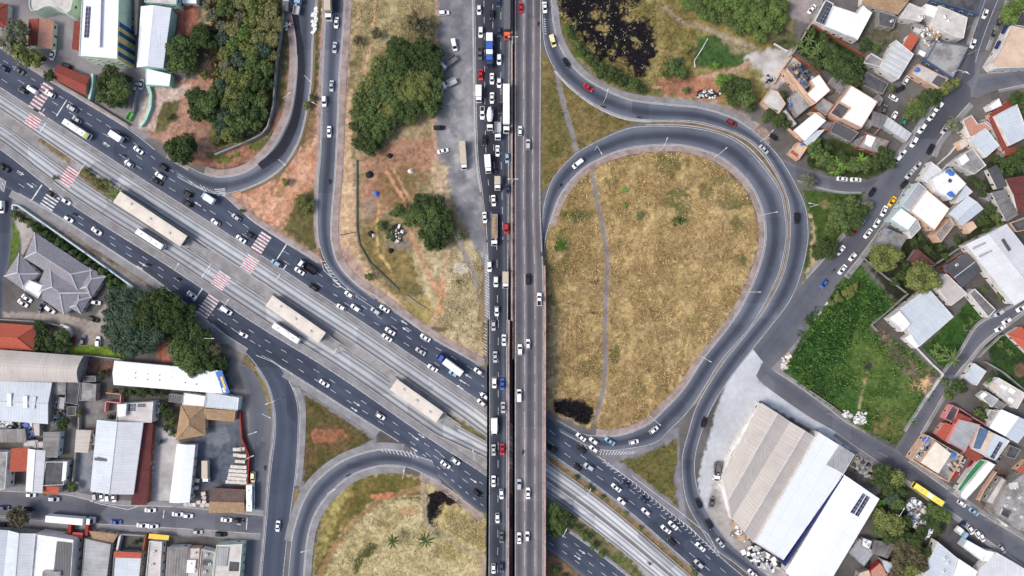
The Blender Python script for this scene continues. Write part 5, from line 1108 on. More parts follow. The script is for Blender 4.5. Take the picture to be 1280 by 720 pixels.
bld('light grey L shaped house beside the outer ramp', [(963, 112), (972, 114), (982, 130), (973, 143), (952, 127)], 4.8, 'flat', 'slab_light', 'plaster_peach')
bld('grey slab house beside the small rooftop tree', [(986, 122), (997, 112), (1012, 133), (995, 147)], 4.4, 'flat', 'slab', 'plaster_gray', ex=[('tank', 988, 131, .6)])
bld('long thin grey roof between the two grey slab houses', [(978, 139), (982, 137), (996, 155), (992, 158)], 4, 'flat', 'slab_light', 'plaster_gray', win=False)
bld('white sheet roofs with a red tile edge', [(1018, 143), (1031, 151), (1006, 175), (993, 163)], 5.4, 'shed', 'sheet_white', 'plaster_peach', 1, rise=.6)
bld('brown stained roof right of the white sheet roofs', [(1012, 140), (1024, 141), (1032, 148), (1020, 144)], 4.4, 'flat', 'slab_beige', 'plaster_peach', win=False)
bld('pale blue sheet roof just above the orange terrace', [(1004, 178), (1022, 163), (1031, 162), (1012, 183)], 4.6, 'flat', 'sheet_blue', 'plaster_white', par=.1)
bld('small orange terrace hut with a blue tank by the ramp', [(997, 178), (1009, 184), (998, 200), (986, 191)], 3.8, 'flat', 'slab_beige', 'plaster_peach', par=.6, ex=[('tank', 1003, 180, .6), ('sky', [(988, 192), (996, 197), (998, 193), (991, 188)], .3, 'roof', 'tile_orange')])
bld('weathered patchwork roofs under the retaining wall', [(980, 88), (992, 79), (1014, 104), (1004, 112)], 3.8, 'shed', 'sheet_old', 'brick', 1, rise=.5, ex=[('tank', 1003, 102, .6)])
bld('grey asbestos roof left of the large white roof', [(1042, 95), (1063, 107), (1055, 117), (1036, 104)], 4.6, 'shed', 'sheet_old', 'plaster_gray', 0, rise=.5)
bld('shaded grey yard roof under the white L shaped roof', [(1028, 122), (1043, 131), (1032, 146), (1016, 135)], 3.0, 'flat', 'slab', 'brick', win=False)
bld('grey roof with a white skylight box above the banana clump', [(1084, 166), (1112, 176), (1101, 194), (1072, 184)], 3.8, 'flat', 'slab', 'brick', ex=[('box', [(1084, 168), (1095, 172), (1089, 184), (1081, 180)], .7, 'slab_white', 'skylight')])
bld('striped white awning over parked cars', [(1110, 146), (1140, 167), (1133, 177), (1103, 157)], 3.0, 'flat', 'sheet_stripe', 'metal', win=False, par=.05, name='carport', cat='carport')
bld('cluttered low roofs left of the striped awning', [(1091, 140), (1108, 146), (1102, 160), (1090, 156)], 2.8, 'shed', 'sheet_old', 'brick', 0, win=False)
bld('white corner building with a beige terrace at the right edge', [(1262, 33), (1310, 44), (1310, 84), (1244, 86), (1238, 79), (1250, 60)], 6.5, 'flat', 'slab_beige', 'plaster_white', par=.9)
bld('dark roof above the white corner building', [(1276, 14), (1320, 20), (1320, 40), (1268, 32)], 5, 'flat', 'slab_dark', 'plaster_white')
# ---- right middle
bld('small white roof among red tiles on the corner', [(1236, 132), (1248, 123), (1252, 132), (1239, 138)], 4.6, 'flat', 'slab_white', 'plaster_white')
bld('red tile strip below the small white corner roof', [(1237, 143), (1262, 125), (1266, 131), (1241, 151)], 3.8, 'shed', 'tile_red', 'plaster_peach', 0, rise=.5)
bld('large pale blue sheet roof at the right edge', [(1243, 145), (1271, 130), (1286, 170), (1262, 182)], 5.8, 'flat', 'sheet_blue', 'plaster_white', par=.2)
bld('long red tiled wing left of the pale blue roof', [(1236, 148), (1242, 146), (1260, 184), (1254, 188)], 3.6, 'shed', 'tile_red', 'plaster_white', 0, rise=.5, win=False)
bld('red tiled patio roof below the pale blue roof', [(1256, 187), (1290, 180), (1290, 186), (1257, 194)], 3.4, 'shed', 'tile_red', 'plaster_white', 0, rise=.5, win=False)
bld('peach tiled terrace beside the pale street wall', [(1203, 151), (1214, 144), (1222, 155), (1231, 153), (1240, 161), (1212, 172)], 6.0, 'flat', 'tile_peach', 'plaster_white', par=.3)
bld('pale blue grey roof attached to the peach terrace', [(1212, 173), (1232, 160), (1249, 182), (1232, 197)], 6.6, 'flat', 'sheet_blue', 'plaster_white', par=.2)
bld('grey flat house with a raised white box', [(1208, 190), (1216, 186), (1232, 207), (1217, 218), (1189, 204)], 5.6, 'flat', 'slab', 'plaster_white', par=.5, ex=[('box', [(1197, 198), (1207, 192), (1212, 200), (1203, 207)], 1.6, 'slab_white', 'stair_tower')])
bld('pale terrace house nearest the street above the white complex', [(1163, 202), (1177, 213), (1170, 235), (1150, 224)], 4.8, 'flat', 'sheet_gray2', 'plaster_white', par=.5)
bld('white apartment roof with blue water tanks', [(1163, 224), (1187, 210), (1207, 230), (1188, 250), (1169, 240)], 8.5, 'flat', 'slab_white', 'plaster_white', par=.5, name='apartment_block', cat='apartments', ex=[('tank', 1186, 214, .9), ('tank', 1190, 217, .9), ('tank', 1188, 242, .9), ('tank', 1190.5, 244, .8), ('solar', [(1186, 223), (1190, 225), (1188, 229), (1184, 227)], .5)])
bld('beige sloping roof with a pale blue awning edge', [(1148, 228), (1158, 236), (1138, 264), (1127, 257)], 7.4, 'flat', 'sheet_gray', 'plaster_cyan', par=.15)
bld('brightest large white square roof of the right complex', [(1158, 237), (1187, 261), (1168, 288), (1138, 264)], 8, 'flat', 'slab_white', 'plaster_peach', par=.15, name='apartment_block', cat='apartments')
bld('white porch roof at the street end of the white complex', [(1126, 260), (1146, 274), (1135, 288), (1113, 274)], 7, 'flat', 'sheet_white', 'plaster_cyan', par=.15)
bld('grey side roof behind the white porch roof', [(1147, 275), (1151, 285), (1139, 298), (1136, 289)], 6.5, 'flat', 'sheet_gray', 'plaster_white', par=.15)
bld('grey terrace with white rails below the white square roof', [(1187, 272), (1192, 281), (1175, 303), (1168, 293)], 6.5, 'flat', 'slab', 'plaster_peach', par=.8, name='terrace_block', cat='terrace')
bld('pale blue gabled roof right of the white complex', [(1187, 267), (1210, 246), (1228, 261), (1203, 281)], 6.6, 'gable', 'sheet_blue', 'plaster_white', 0, rise=.9)
bld('small light blue roof between the tanks and the gable', [(1195, 250), (1207, 231), (1216, 240), (1197, 254)], 6, 'flat', 'sheet_blue', 'plaster_white', par=.2)
bld('small beige roof below the pale blue gable', [(1203, 281), (1215, 276), (1221, 284), (1211, 292)], 4.6, 'flat', 'slab_beige', 'plaster_peach')
bld('bare concrete slab roof beside the olive round tree', [(1105, 284), (1134, 296), (1122, 316), (1091, 306)], 3.6, 'flat', 'slab', 'plaster_gray', ex=[('tank', 1112, 290, .5)])
bld('maroon ribbed roof above the second round tree', [(1146, 312), (1168, 330), (1145, 331), (1137, 325)], 3.4, 'shed', 'sheet_maroon', 'plaster_gray', 0, rise=.4, win=False)
bld('grey sheet roofed house with a red end wall', [(1180, 335), (1207, 317), (1225, 339), (1203, 358)], 4.6, 'gable', 'sheet_dark', 'plaster_red', 0, rise=1.0, ex=[('unit', 1196, 331)])
bld('beige white roof left of the red end wall', [(1167, 355), (1183, 342), (1209, 367), (1189, 382)], 5.6, 'flat', 'sheet_beige', 'plaster_white', par=.15)
bld('large pale blue grey roof on the edge of the green lot', [(1124, 387), (1152, 365), (1163, 363), (1192, 396), (1148, 434), (1137, 416)], 5, 'flat', 'sheet_blue', 'plaster_white', par=.15)
bld('white corner block on the large pale blue grey roof', [(1111, 398), (1124, 388), (1138, 405), (1128, 415)], 5.6, 'flat', 'slab_white', 'plaster_white', par=.3, name='terrace_block', cat='terrace')
bld('small bright white annex at the foot of the large pale roof', [(1130, 423), (1140, 416), (1152, 428), (1145, 436)], 4.4, 'flat', 'sheet_white', 'plaster_white', par=.1, name='annex', cat='annex')
bld('narrow house with a dark roof beside the sloping street', [(1211, 367), (1218, 361), (1244, 387), (1235, 397)], 5.4, 'flat', 'sheet_old', 'plaster_white', par=.4)
bld('large white grey warehouse at the right edge', [(1209, 306), (1258, 281), (1314, 352), (1268, 380)], 7.5, 'gable', 'sheet_gray2', 'plaster_white', 1, name='warehouse', cat='warehouse', rise=1.2, ex=[('sky', [(1252, 300), (1255, 298), (1264, 312), (1261, 314)], 1.5, 'roof_vent', 'sheet_dark'), ('sky', [(1216, 310), (1232, 302), (1233, 304), (1217, 312)], 1.0, 'skylight', 'sheet_gray'), ('sky', [(1224, 320), (1240, 312), (1241, 314), (1225, 322)], 1.0, 'skylight', 'sheet_gray')])
bld('red tiled roof at the right edge above the warehouse', [(1258, 224), (1310, 216), (1310, 262), (1273, 264)], 4.4, 'gable', 'tile_maroon', 'plaster_white', 0, rise=1.2)
bld('narrow dark grey roof behind the white complex', [(1235, 212), (1246, 207), (1258, 231), (1247, 236)], 3.6, 'shed', 'sheet_dark', 'plaster_white', 1, rise=.4)
bld('long grey sheet roof left of the red tiled roof', [(1240, 241), (1255, 238), (1272, 268), (1258, 276)], 3.8, 'shed', 'sheet_old', 'plaster_white', 1, rise=.5)
bld('grey roof with peach wall above the big warehouse', [(1262, 279), (1310, 262), (1310, 282), (1270, 290)], 4.6, 'flat', 'slab_dark', 'plaster_peach')
bld('orange tiled house beside the sloping street at the right edge', [(1261, 418), (1276, 409), (1306, 430), (1290, 446)], 3.8, 'hip', 'tile_orange', 'plaster_white', 0, rise=1.6)
# ---- lower right
bld('square pale blue roof beside the narrow street', [(1218, 454), (1233, 464), (1221, 482), (1205, 472)], 3.8, 'flat', 'sheet_blue', 'plaster_white', par=.1)
bld('grey and white shed roof below the square pale blue roof', [(1224, 495), (1232, 489), (1248, 499), (1240, 509)], 3.6, 'flat', 'sheet_gray', 'plaster_white', par=.1, ex=[('box', [(1224, 495), (1230, 490), (1235, 493), (1228, 499)], .4, 'slab_white', 'stair_tower')])
bld('white patched flat roof at the right edge', [(1237, 482), (1248, 472), (1282, 492), (1271, 511)], 5.6, 'flat', 'slab_light', 'plaster_white', par=.3, ex=[('box', [(1252, 480), (1260, 484), (1257, 488), (1250, 484)], .3, 'slab_white', 'roof_patch'), ('box', [(1263, 484), (1270, 489), (1266, 493), (1260, 489)], .3, 'slab_white', 'roof_patch'), ('box', [(1262, 496), (1268, 500), (1265, 504), (1259, 500)], .3, 'slab_white', 'roof_patch'), ('box', [(1240, 478), (1247, 481), (1244, 485), (1239, 482)], .4, 'slab_beige', 'roof_patch')])
bld('white gabled roof with grey half at the right edge', [(1252, 513), (1290, 530), (1272, 553), (1238, 534)], 5.6, 'gable', 'sheet_white', 'plaster_white', 1, rise=1.0, roof2='sheet_blue')
bld('pink walled house with red roof', [(1198, 517), (1213, 524), (1211, 531), (1191, 528)], 4.6, 'shed', 'tile_red', 'plaster_pink', 0, rise=.6)
bld('purple grey terrace of the pink house', [(1190, 506), (1198, 511), (1191, 528), (1180, 523)], 4.0, 'flat', 'slab_dark', 'plaster_pink', par=.5, name='terrace_block', cat='terrace')
bld('orange tiled lower roof in front of the pink house', [(1181, 529), (1191, 533), (1179, 549), (1171, 543)], 4.0, 'shed', 'tile_orange', 'plaster_pink', 1, rise=.5)
bld('grey corrugated roof between the pink house and the peach block', [(1199, 524), (1225, 531), (1206, 564), (1184, 552)], 5.6, 'flat', 'sheet_gray', 'plaster_pink', par=.15)
bld('slate blue roof with a strip of solar panels', [(1225, 533), (1262, 551), (1244, 576), (1217, 562)], 6.4, 'flat', 'sheet_blue', 'plaster_white', par=.2, ex=[('solar', [(1249, 552), (1253.5, 554), (1242, 574), (1237.5, 571.5)]), ('sky', [(1225, 534), (1236, 538), (1226, 562), (1217, 560)], .25, 'roof', 'plaster_blue'), ('box', [(1238, 540), (1243, 542), (1231, 566), (1225, 564)], .8, 'slab_beige', 'stair_tower')])
bld('peach corner block with open rooftop terrace', [(1159, 544), (1203, 570), (1184, 602), (1138, 574)], 5.4, 'flat', 'slab', 'plaster_peach', par=.9, ex=[('tank', 1191, 568, 1.1), ('box', [(1170, 552), (1189, 567), (1173, 592), (1151, 578)], 1.8, 'slab_cream', 'upper_floor', 'plaster_peach'), ('box', [(1153, 549), (1160, 546), (1162, 550), (1156, 555)], .8, 'tarp_blue', 'tarpaulin_cover', 'tarp_blue'), ('unit', 1147, 570), ('unit', 1183, 562), ('unit', 1187, 580), ('unit', 1153, 560)])
bld('red tiled patio roof beside the green awning', [(1210, 560), (1227, 571), (1222, 577), (1205, 569)], 3.2, 'shed', 'tile_red', 'plaster_white', 0, rise=.4, win=False)
bld('narrow green sheet roof beside the red patio', [(1224, 574), (1235, 576), (1217, 598), (1203, 617), (1196, 612), (1211, 590)], 3.6, 'flat', 'sheet_green', 'plaster_white', par=.1, win=False)
bld('long narrow white roof right of the green roof', [(1235, 576), (1244, 581), (1227, 603), (1207, 625), (1198, 620), (1216, 598)], 5, 'flat', 'sheet_white', 'plaster_white', par=.1)
bld('large rough grey concrete roof at the lower right', [(1258, 606), (1284, 588), (1312, 624), (1300, 668), (1270, 664), (1238, 640)], 5.6, 'flat', 'slab', 'plaster_gray', par=.5, ex=[('unit', 1270, 610), ('unit', 1262, 622), ('unit', 1276, 622), ('unit', 1258, 632), ('unit', 1270, 636), ('unit', 1278, 646), ('box', [(1262, 604), (1272, 602), (1274, 610), (1264, 612)], .7, 'slab_light', 'stair_tower'), ('box', [(1254, 636), (1264, 640), (1260, 648), (1251, 643)], .8, 'slab_dark', 'stair_tower')])
bld('low grey balcony block left of the rough concrete roof', [(1251, 596), (1257, 600), (1240, 632), (1231, 627)], 4, 'flat', 'slab_light', 'plaster_gray', par=.6)
bld('orange tiled roof at the lower right edge', [(1271, 588), (1300, 562), (1310, 578), (1284, 592)], 4.4, 'shed', 'tile_orange', 'plaster_peach', 0, rise=.6)
bld('tiny white roof at the foot of the rough concrete roof', [(1247, 647), (1255, 640), (1266, 650), (1258, 659)], 3.4, 'flat', 'slab_white', 'plaster_white', par=.1)
bld('pale blue sheet roof at the bottom edge beside the wood', [(1172, 677), (1197, 698), (1182, 745), (1142, 745)], 5.6, 'flat', 'sheet_blue', 'plaster_white', par=.15, ex=[('unit', 1182, 698), ('unit', 1186, 704), ('unit', 1180, 714)])
bld('bright white roof at the bottom edge right of the pale blue one', [(1198, 698), (1222, 714), (1208, 745), (1183, 745)], 5.6, 'flat', 'slab_white', 'plaster_white', par=.15)
bld('narrow white roof with a pale blue end near the row of parked cars', [(1209, 675), (1234, 689), (1227, 701), (1203, 683)], 4.6, 'flat', 'sheet_white', 'plaster_cyan', par=.15)
bld('pale grey roof in the bottom right corner', [(1245, 690), (1300, 722), (1290, 745), (1222, 745), (1224, 712)], 5, 'flat', 'sheet_gray2', 'plaster_white', par=.15)
bld('white half round roof at the end of the narrow white roof', [(1233, 688), (1243, 690), (1240, 701), (1228, 702)], 4.8, 'flat', 'slab_white', 'plaster_white', par=.1, win=False)
for q, hh, rf_, wl in (([(1029, 152), (1043, 153), (1036, 164), (1026, 160)], 3.6, 'sheet_old', 'brick'), ([(1066, 178), (1078, 170), (1083, 178), (1072, 183)], 3.4, 'sheet_old', 'plaster_gray'), ([(1084, 148), (1092, 152), (1088, 160), (1080, 156)], 3.4, 'slab', 'plaster_gray'), ([(1226, 150), (1235, 148), (1241, 158), (1233, 152)], 3.6, 'tile_red', 'plaster_white'),
    ([(1214, 160), (1203, 152), (1198, 160), (1210, 172)], 3.8, 'slab_light', 'plaster_white'), ([(1246, 188), (1256, 194), (1252, 202), (1242, 196)], 3.4, 'sheet_old', 'brick'), ([(1232, 240), (1240, 244), (1236, 252), (1228, 248)], 3.4, 'slab', 'plaster_gray'), ([(1248, 500), (1258, 506), (1252, 512), (1243, 508)], 3.4, 'sheet_old', 'plaster_gray'),
    ([(1238, 512), (1248, 514), (1240, 528), (1230, 524)], 3.6, 'slab', 'plaster_white'), ([(1262, 556), (1276, 562), (1268, 574), (1256, 570)], 3.6, 'slab_dark', 'plaster_gray'), ([(1196, 178), (1206, 172), (1212, 180), (1202, 187)], 3.6, 'slab_light', 'plaster_peach'), ([(1090, 124), (1098, 118), (1104, 124), (1100, 132)], 3.2, 'sheet_old', 'plaster_gray'),
    ([(1000, 158), (1012, 146), (1016, 150), (1004, 163)], 3.6, 'slab_light', 'plaster_peach'), ([(1056, 118), (1060, 112), (1050, 124), (1046, 120)][0:0] or [(1030, 104), (1037, 106), (1042, 114), (1036, 118)], 3.4, 'sheet_old', 'brick'), ([(1216, 108), (1216, 108)], 0, '', '')):
    if hh: bld('small weathered roof squeezed between the right hand houses', q, hh, 'flat', rf_, wl, par=.2, win=False)
for q, hh, rf_, wl in (([(74, 496), (82, 497), (80, 512), (72, 511)], 3.6, 'sheet_gray', 'plaster_gray'), ([(84, 508), (96, 508), (95, 520), (84, 519)], 3.4, 'slab_dark', 'plaster_gray'), ([(44, 552), (56, 552), (55, 560), (46, 561)], 3.6, 'slab_light', 'plaster_gray'), ([(191, 504), (200, 504), (199, 516), (190, 516)], 3.6, 'slab', 'plaster_white'), ([(212, 492), (229, 494), (227, 504), (211, 502)], 3.6, 'sheet_dark', 'plaster_gray'), ([(104, 478), (104, 470), (120, 470), (120, 477)], 3.4, 'sheet_dark', 'plaster_gray'), ([(40, 529), (50, 529), (50, 545), (42, 545)], 3.4, 'sheet_beige', 'plaster_gray')):
    bld('small patched roof squeezed between the lower left sheds', q, hh, 'flat', rf_, wl, par=.2, win=False)
# big warehouses: the two grey gables are one hall
h1 = bld('wide grey hall with two parallel gables beside the pale yard', [(952, 505), (987, 528), (915, 648), (904, 598)], 7, 'gable', 'sheet_beige', 'plaster_white', 1, name='warehouse', cat='warehouse', rise=1.7)
bld('second grey gable of the twin hall next to the white warehouses', [(987, 528), (1020, 548), (942, 677), (916, 648)], 7, 'gable', 'sheet_beige', 'plaster_gray', 1, name='warehouse', cat='warehouse', rise=1.7)
bld('long white warehouse with a grey square at its upper end', [(1023, 540), (1068, 568), (1054, 593), (979, 700), (943, 678)], 8.5, 'flat', 'sheet_cool', 'plaster_white', name='warehouse', cat='warehouse', par=.2, ex=[('sky', [(1050, 556), (1067, 568.5), (1054, 592), (1033, 581)], .3, 'roof', 'sheet_gray')])
bld('long white warehouse with two strips of solar panels', [(1055.5, 595), (1098, 624), (1024, 748), (983, 715)], 8.5, 'gable', 'sheet_white', 'plaster_white', 1, name='warehouse', cat='warehouse', rise=.9, ex=[('solar', [(1077, 616), (1080.5, 618), (1066, 642), (1061.5, 639.5)], 1.05), ('solar', [(1082, 619), (1086.5, 621.5), (1072, 645.5), (1067.5, 643)], .75)])
nb = MB(); pA, pB = W(1053.5, 594.5, 6.3), W(980.5, 707, 6.3); nb.box(((pA[0] + pB[0]) / 2, (pA[1] + pB[1]) / 2, 3.2), (math.dist(pA, pB), .9, 6.4), math.atan2(pB[1] - pA[1], pB[0] - pA[0])); tag(nb.build('parapet_wall', M['navy_metal']), 'thin dark blue wall between the two long white warehouses', 'wall')
bld('grey shed roof in the cluster below the solar warehouse', [(1061, 690), (1075, 673), (1093, 690), (1080, 708)], 3.8, 'flat', 'sheet_gray', 'plaster_gray', par=.1)
bld('brown grey roof in the cluster beside the wood', [(1095, 676), (1117, 680), (1109, 697), (1090, 690)], 3.8, 'shed', 'sheet_old', 'plaster_gray', 0, rise=.5)
bld('white cluttered roof below the solar warehouse', [(1078, 672), (1090, 676), (1086, 688), (1076, 682)], 4, 'flat', 'slab_white', 'plaster_gray', ex=[('unit', 1082, 678), ('unit', 1085, 682)])
bld('faded pink roof at the bottom edge', [(1088, 713), (1100, 703), (1112, 720), (1104, 740), (1090, 740)], 3.8, 'flat', 'tile_peach', 'plaster_red', par=.1)
bld('light sheet roof right of the faded pink roof', [(1102, 699), (1121, 706), (1118, 724), (1106, 716)], 3.8, 'flat', 'sheet_blue', 'plaster_gray', par=.1)
bld('tan roof at the bottom edge left of the faded pink roof', [(1074, 716), (1086, 712), (1096, 740), (1068, 740)], 3.8, 'flat', 'slab_beige', 'plaster_gray', par=.1)
# ================================================================ VEHICLES
def loft(mb, secs, m=0):
    """secs: list of (x, halfwidth_bottom, halfwidth_top, z0, z1) from back to front"""
    R_ = []
    for x, a, b, z0, z1 in secs: R_.append([(x, -a, z0), (x, a, z0), (x, a, (z0 + z1) / 2), (x, b, z1), (x, -b, z1), (x, -a, (z0 + z1) / 2)])
    for p, q in zip(R_, R_[1:]):
        for i in range(6):
            j = (i + 1) % 6; mb.face([p[i], q[i], q[j], p[j]][::-1], m)
    mb.face(R_[0], m); mb.face(R_[-1][::-1], m)
def kids(root): KIDS[root.name] = [o for o in bpy.data.objects if o.parent == root]
def wheels(root, xs, hw, r=.32, w_=.2, name='wheel'):
    for x in xs:
        for sg in (-1, 1):
            mb = MB(); mb.cyl((0, -w_ / 2, 0), (0, w_ / 2, 0), r, n=12, m=0); mb.cyl((0, sg * (w_ / 2 + .005), 0), (0, sg * (w_ / 2 + .012), 0), r * .6, n=10, m=1)
            o = mb.build(name, [M['rubber'], M['metal']], root); o.location = (x, sg * (hw - w_ / 2 + .02), r)
def q_(mb, a, b, c, d, inset_=.0): mb.face([a, b, c, d])
def lamps(root, xf, xb, hw, z):
    for sg in (-1, 1):
        mb = MB(); mb.box((xf - .06, sg * (hw - .25), z), (.22, .34, .14)); mb.build('headlight', M['lamp_lens'], root)
        mb = MB(); mb.box((xb + .04, sg * (hw - .22), z + .12), (.14, .3, .16)); mb.build('tail_light', M['tail_lens'], root)
def car_proto(name, kind):
    root = bpy.data.objects.new(name, None); COL.objects.link(root); root['label'] = ''; root['category'] = 'car'
    L, hw, zr = {'hatch': (3.95, .86, 1.48), 'sedan': (4.45, .87, 1.45), 'suv': (4.35, .91, 1.66), 'pickup': (5.1, .92, 1.75), 'van': (4.9, .95, 1.95)}[kind]
    h = L / 2; b = MB()
    zb = .86 if kind in ('hatch', 'sedan') else 1.0
    if kind == 'van':
        loft(b, [(-h, hw * .93, hw * .86, .3, 1.0), (-h + .1, hw, hw * .93, .25, 1.1), (h - 1.1, hw, hw * .93, .25, 1.12), (h - .35, hw * .96, hw * .86, .25, .98), (h, hw * .8, hw * .7, .35, .8)])
        cab = dict(b0=-h + .03, b1=h - .75, t0=-h + .15, t1=h - 1.65)
    elif kind == 'pickup':
        loft(b, [(-h, hw * .96, hw * .93, .4, 1.05), (-h + .12, hw, hw * .97, .35, 1.05), (h - 1.2, hw, hw * .95, .35, 1.08), (h - .3, hw * .95, hw * .86, .35, 1.0), (h, hw * .8, hw * .7, .42, .85)])
        cab = dict(b0=-.75, b1=h - 1.25, t0=-.6, t1=h - 2.05)
    else:
        tr = {'hatch': .10, 'sedan': .75, 'suv': .08}[kind]; bon = 1.0
        loft(b, [(-h, hw * .84, hw * .76, .34, zb * .88), (-h + .14, hw * .95, hw * .87, .26, zb), (-h + 1.0, hw, hw * .93, .22, zb + .04), (h - bon - .3, hw, hw * .92, .22, zb + .03), (h - .45, hw * .95, hw * .83, .24, zb - .12), (h - .1, hw * .82, hw * .7, .3, zb - .22), (h, hw * .66, hw * .58, .36, zb - .32)])
        cab = dict(b0=-h + tr, b1=h - bon, t0=-h + tr + (.75 if kind == 'sedan' else .5 if kind == 'hatch' else .38), t1=h - bon - .85)
    z0, z1 = zb - .02 + (.08 if kind in ('van', 'pickup') else 0), zr; wb, wt = hw * .90, hw * .70 if kind in ('hatch', 'sedan') else hw * .78
    c = cab; B0 = [(c['b0'], -wb, z0), (c['b1'], -wb * .97, z0), (c['b1'], wb * .97, z0), (c['b0'], wb, z0)]; T = [(c['t0'], -wt, z1 - .03), (c['t1'], -wt * .97, z1 - .02), (c['t1'], wt * .97, z1 - .02), (c['t0'], wt, z1 - .03)]
    b.hexa(B0 + T); xm = (c['t0'] + c['t1']) / 2                # roof with a slight crown
    b.face([(c['t0'] + .03, -wt * .93, z1 - .02), (xm, -wt * .9, z1 + .03), (xm, wt * .9, z1 + .03), (c['t0'] + .03, wt * .93, z1 - .02)]); b.face([(xm, -wt * .9, z1 + .03), (c['t1'] - .03, -wt * .9, z1 - .01), (c['t1'] - .03, wt * .9, z1 - .01), (xm, wt * .9, z1 + .03)])
    for sg in (-1, 1): b.box((c['b1'] - .25, sg * (hw + .06), zb + .06), (.16, .2, .12))
    b.build('body', P['white'], root)
    def pane(name, A, B, Cc, D, k=.06, out=.012):
        A, B, Cc, D = map(np.array, (A, B, Cc, D)); ctr = (A + B + Cc + D) / 4; nrm = np.cross(B - A, D - A).astype(float); nrm /= np.linalg.norm(nrm)
        if np.dot(nrm, ctr - np.array((xm, 0, z0))) < 0: nrm = -nrm
        mb = MB(); mb.face([tuple(p + (ctr - p) * k + nrm * out) for p in (A, B, Cc, D)]); mb.build(name, M['dark_glass'], root)
    pane('windscreen', B0[1], B0[2], T[2], T[1], .05)
    if kind == 'pickup':
        mb = MB(); mb.box((-h + .95, 0, 1.06), (1.65, hw * 1.62, .02)); mb.build('cargo_bed', M['rubber'], root); pane('rear_window', B0[3], B0[0], T[0], T[3], .12)
    elif kind != 'van': pane('rear_window', B0[3], B0[0], T[0], T[3], .10)
    if kind == 'van':
        A, B, Cc, D = [np.array(p) for p in (B0[0], B0[1], T[1], T[0])]
        for sg in (1, -1):
            f = lambda p: (p[0], p[1] * sg, p[2]); pane('side_window', f(A + (B - A) * .68), f(B), f(Cc), f(D + (Cc - D) * .72), .1)
    else:
        pane('side_window', B0[0], B0[1], T[1], T[0], .09); pane('side_window', B0[2], B0[3], T[3], T[2], .09)
    wheels(root, (-h + .78, h - .82), hw, .31 if kind != 'pickup' else .36); lamps(root, h - .22, -h, hw * .92, .62 if kind not in ('van', 'pickup') else .75)
    kids(root); REG.append(root); return root
PROTO = {}; USED = set()
def tangent(k, x, y):
    c = st[k].P(.5) if k in st else sG.P(.5); i = int(np.argmin(((c - (x, y)) ** 2).sum(1))); i = min(max(i, 1), len(c) - 2); t = c[i + 1] - c[i - 1]; return t / np.linalg.norm(t)
SIGN = dict(A=-1, B=1, E=-1, D=1, R1=1, R2=-1, H=1, I=-1, M=1, N=1, O=1, P=-1, J=1, K=1, L=1, F=1, G=-1)
WHERE = dict(A='on the upper avenue carriageway', B='on the lower avenue carriageway', E='on the curved left ramp', D='on the narrow road beside the park', R1='on the outer loop ramp', R2='on the inner loop ramp', H='on the lower left slip road', I='on the lower left loop',
             M='along the diagonal street', N='on the short side street', O='on the street below the green lot', P='on the sloping street', J='on the lower left street', K='on the service lane', L='on the far left street', F='', G='on the viaduct')
def road_h(k, y): return GH(y) if k == 'G' else FH(y) if (k == 'F' and y > 300) else .06
CARS = []
def car(x, y, col, road, kind=None, where=None, ang=None, h=None, cat='car'):
    kind = kind or rnd.choice(['hatch', 'sedan', 'hatch', 'sedan', 'suv'])
    if kind not in PROTO: PROTO[kind] = car_proto('car' if kind not in ('van', 'pickup') else 'van' if kind == 'van' else 'pickup_truck', kind)
    z = road_h(road, y) if h is None else h
    a = W(x, y, z)
    if ang is None: t = tangent(road, x, y) * SIGN[road]; rz = math.atan2(-t[1], t[0]) + rnd.uniform(-.03, .03)
    else: rz = R(ang)
    wh = where or WHERE[road]
    if road == 'F' and not where: wh = 'in %s lane of the road beside the viaduct' % ('left' if x < 608 and y < 300 else 'middle' if x < (620 if y < 300 else 622) else 'right')
    if road == 'A' and not where: wh = 'on the upper avenue carriageway %s of the viaduct' % ('left' if x < 640 else 'right')
    word = {'van': 'van', 'pickup': 'pickup truck'}.get(kind, 'car')
    cn = {'navy': 'dark blue', 'sky': 'light blue', 'gray': 'grey', 'cream': 'pale yellow'}.get(col, col)
    lab = f'{cn} {word} {wh}'; grp = {'A': 'cars on the avenue', 'B': 'cars on the avenue', 'F': 'cars queuing on the road beside the viaduct', 'G': 'cars on the viaduct'}.get(road, 'cars on the streets and ramps')
    mats = {'body': P[col]}
    if kind not in USED:
        USED.add(kind); r = PROTO[kind]; r.location = (a[0], a[1], z); r.rotation_euler = (0, 0, rz); r['label'] = lab; r['category'] = word if word != 'pickup truck' else 'pickup'; r['group'] = grp
        for ch in KIDS[r.name]:
            if ch.name.startswith('body'): ch.material_slots[0].link = 'OBJECT'; ch.material_slots[0].material = P[col]
    else:
        r = dup(PROTO[kind], (a[0], a[1], z), rz, lab, word if word != 'pickup truck' else 'pickup', grp, mats)
    CARS.append((r, x, y)); return r
D_ = dict(w='white', s='silver', g='gray', k='black', n='navy', b='blue', r='red', y='yellow', c='cream', l='sky', e='green', m='maroon')
def cars(road, txt, where=None, ang=None):
    for t in txt.split():
        q = t.split(','); kind = {'v': 'van', 'p': 'pickup', 'u': 'suv', 's': 'sedan', 'h': 'hatch'}.get(q[3][0]) if len(q) > 3 and q[3] and q[3][0].isalpha() else None
        a_ = float(q[-1]) if len(q) > 3 and (q[-1].lstrip('-').replace('.', '').isdigit()) else ang
        car(float(q[0]), float(q[1]), D_[q[2]], road, kind, where, a_)
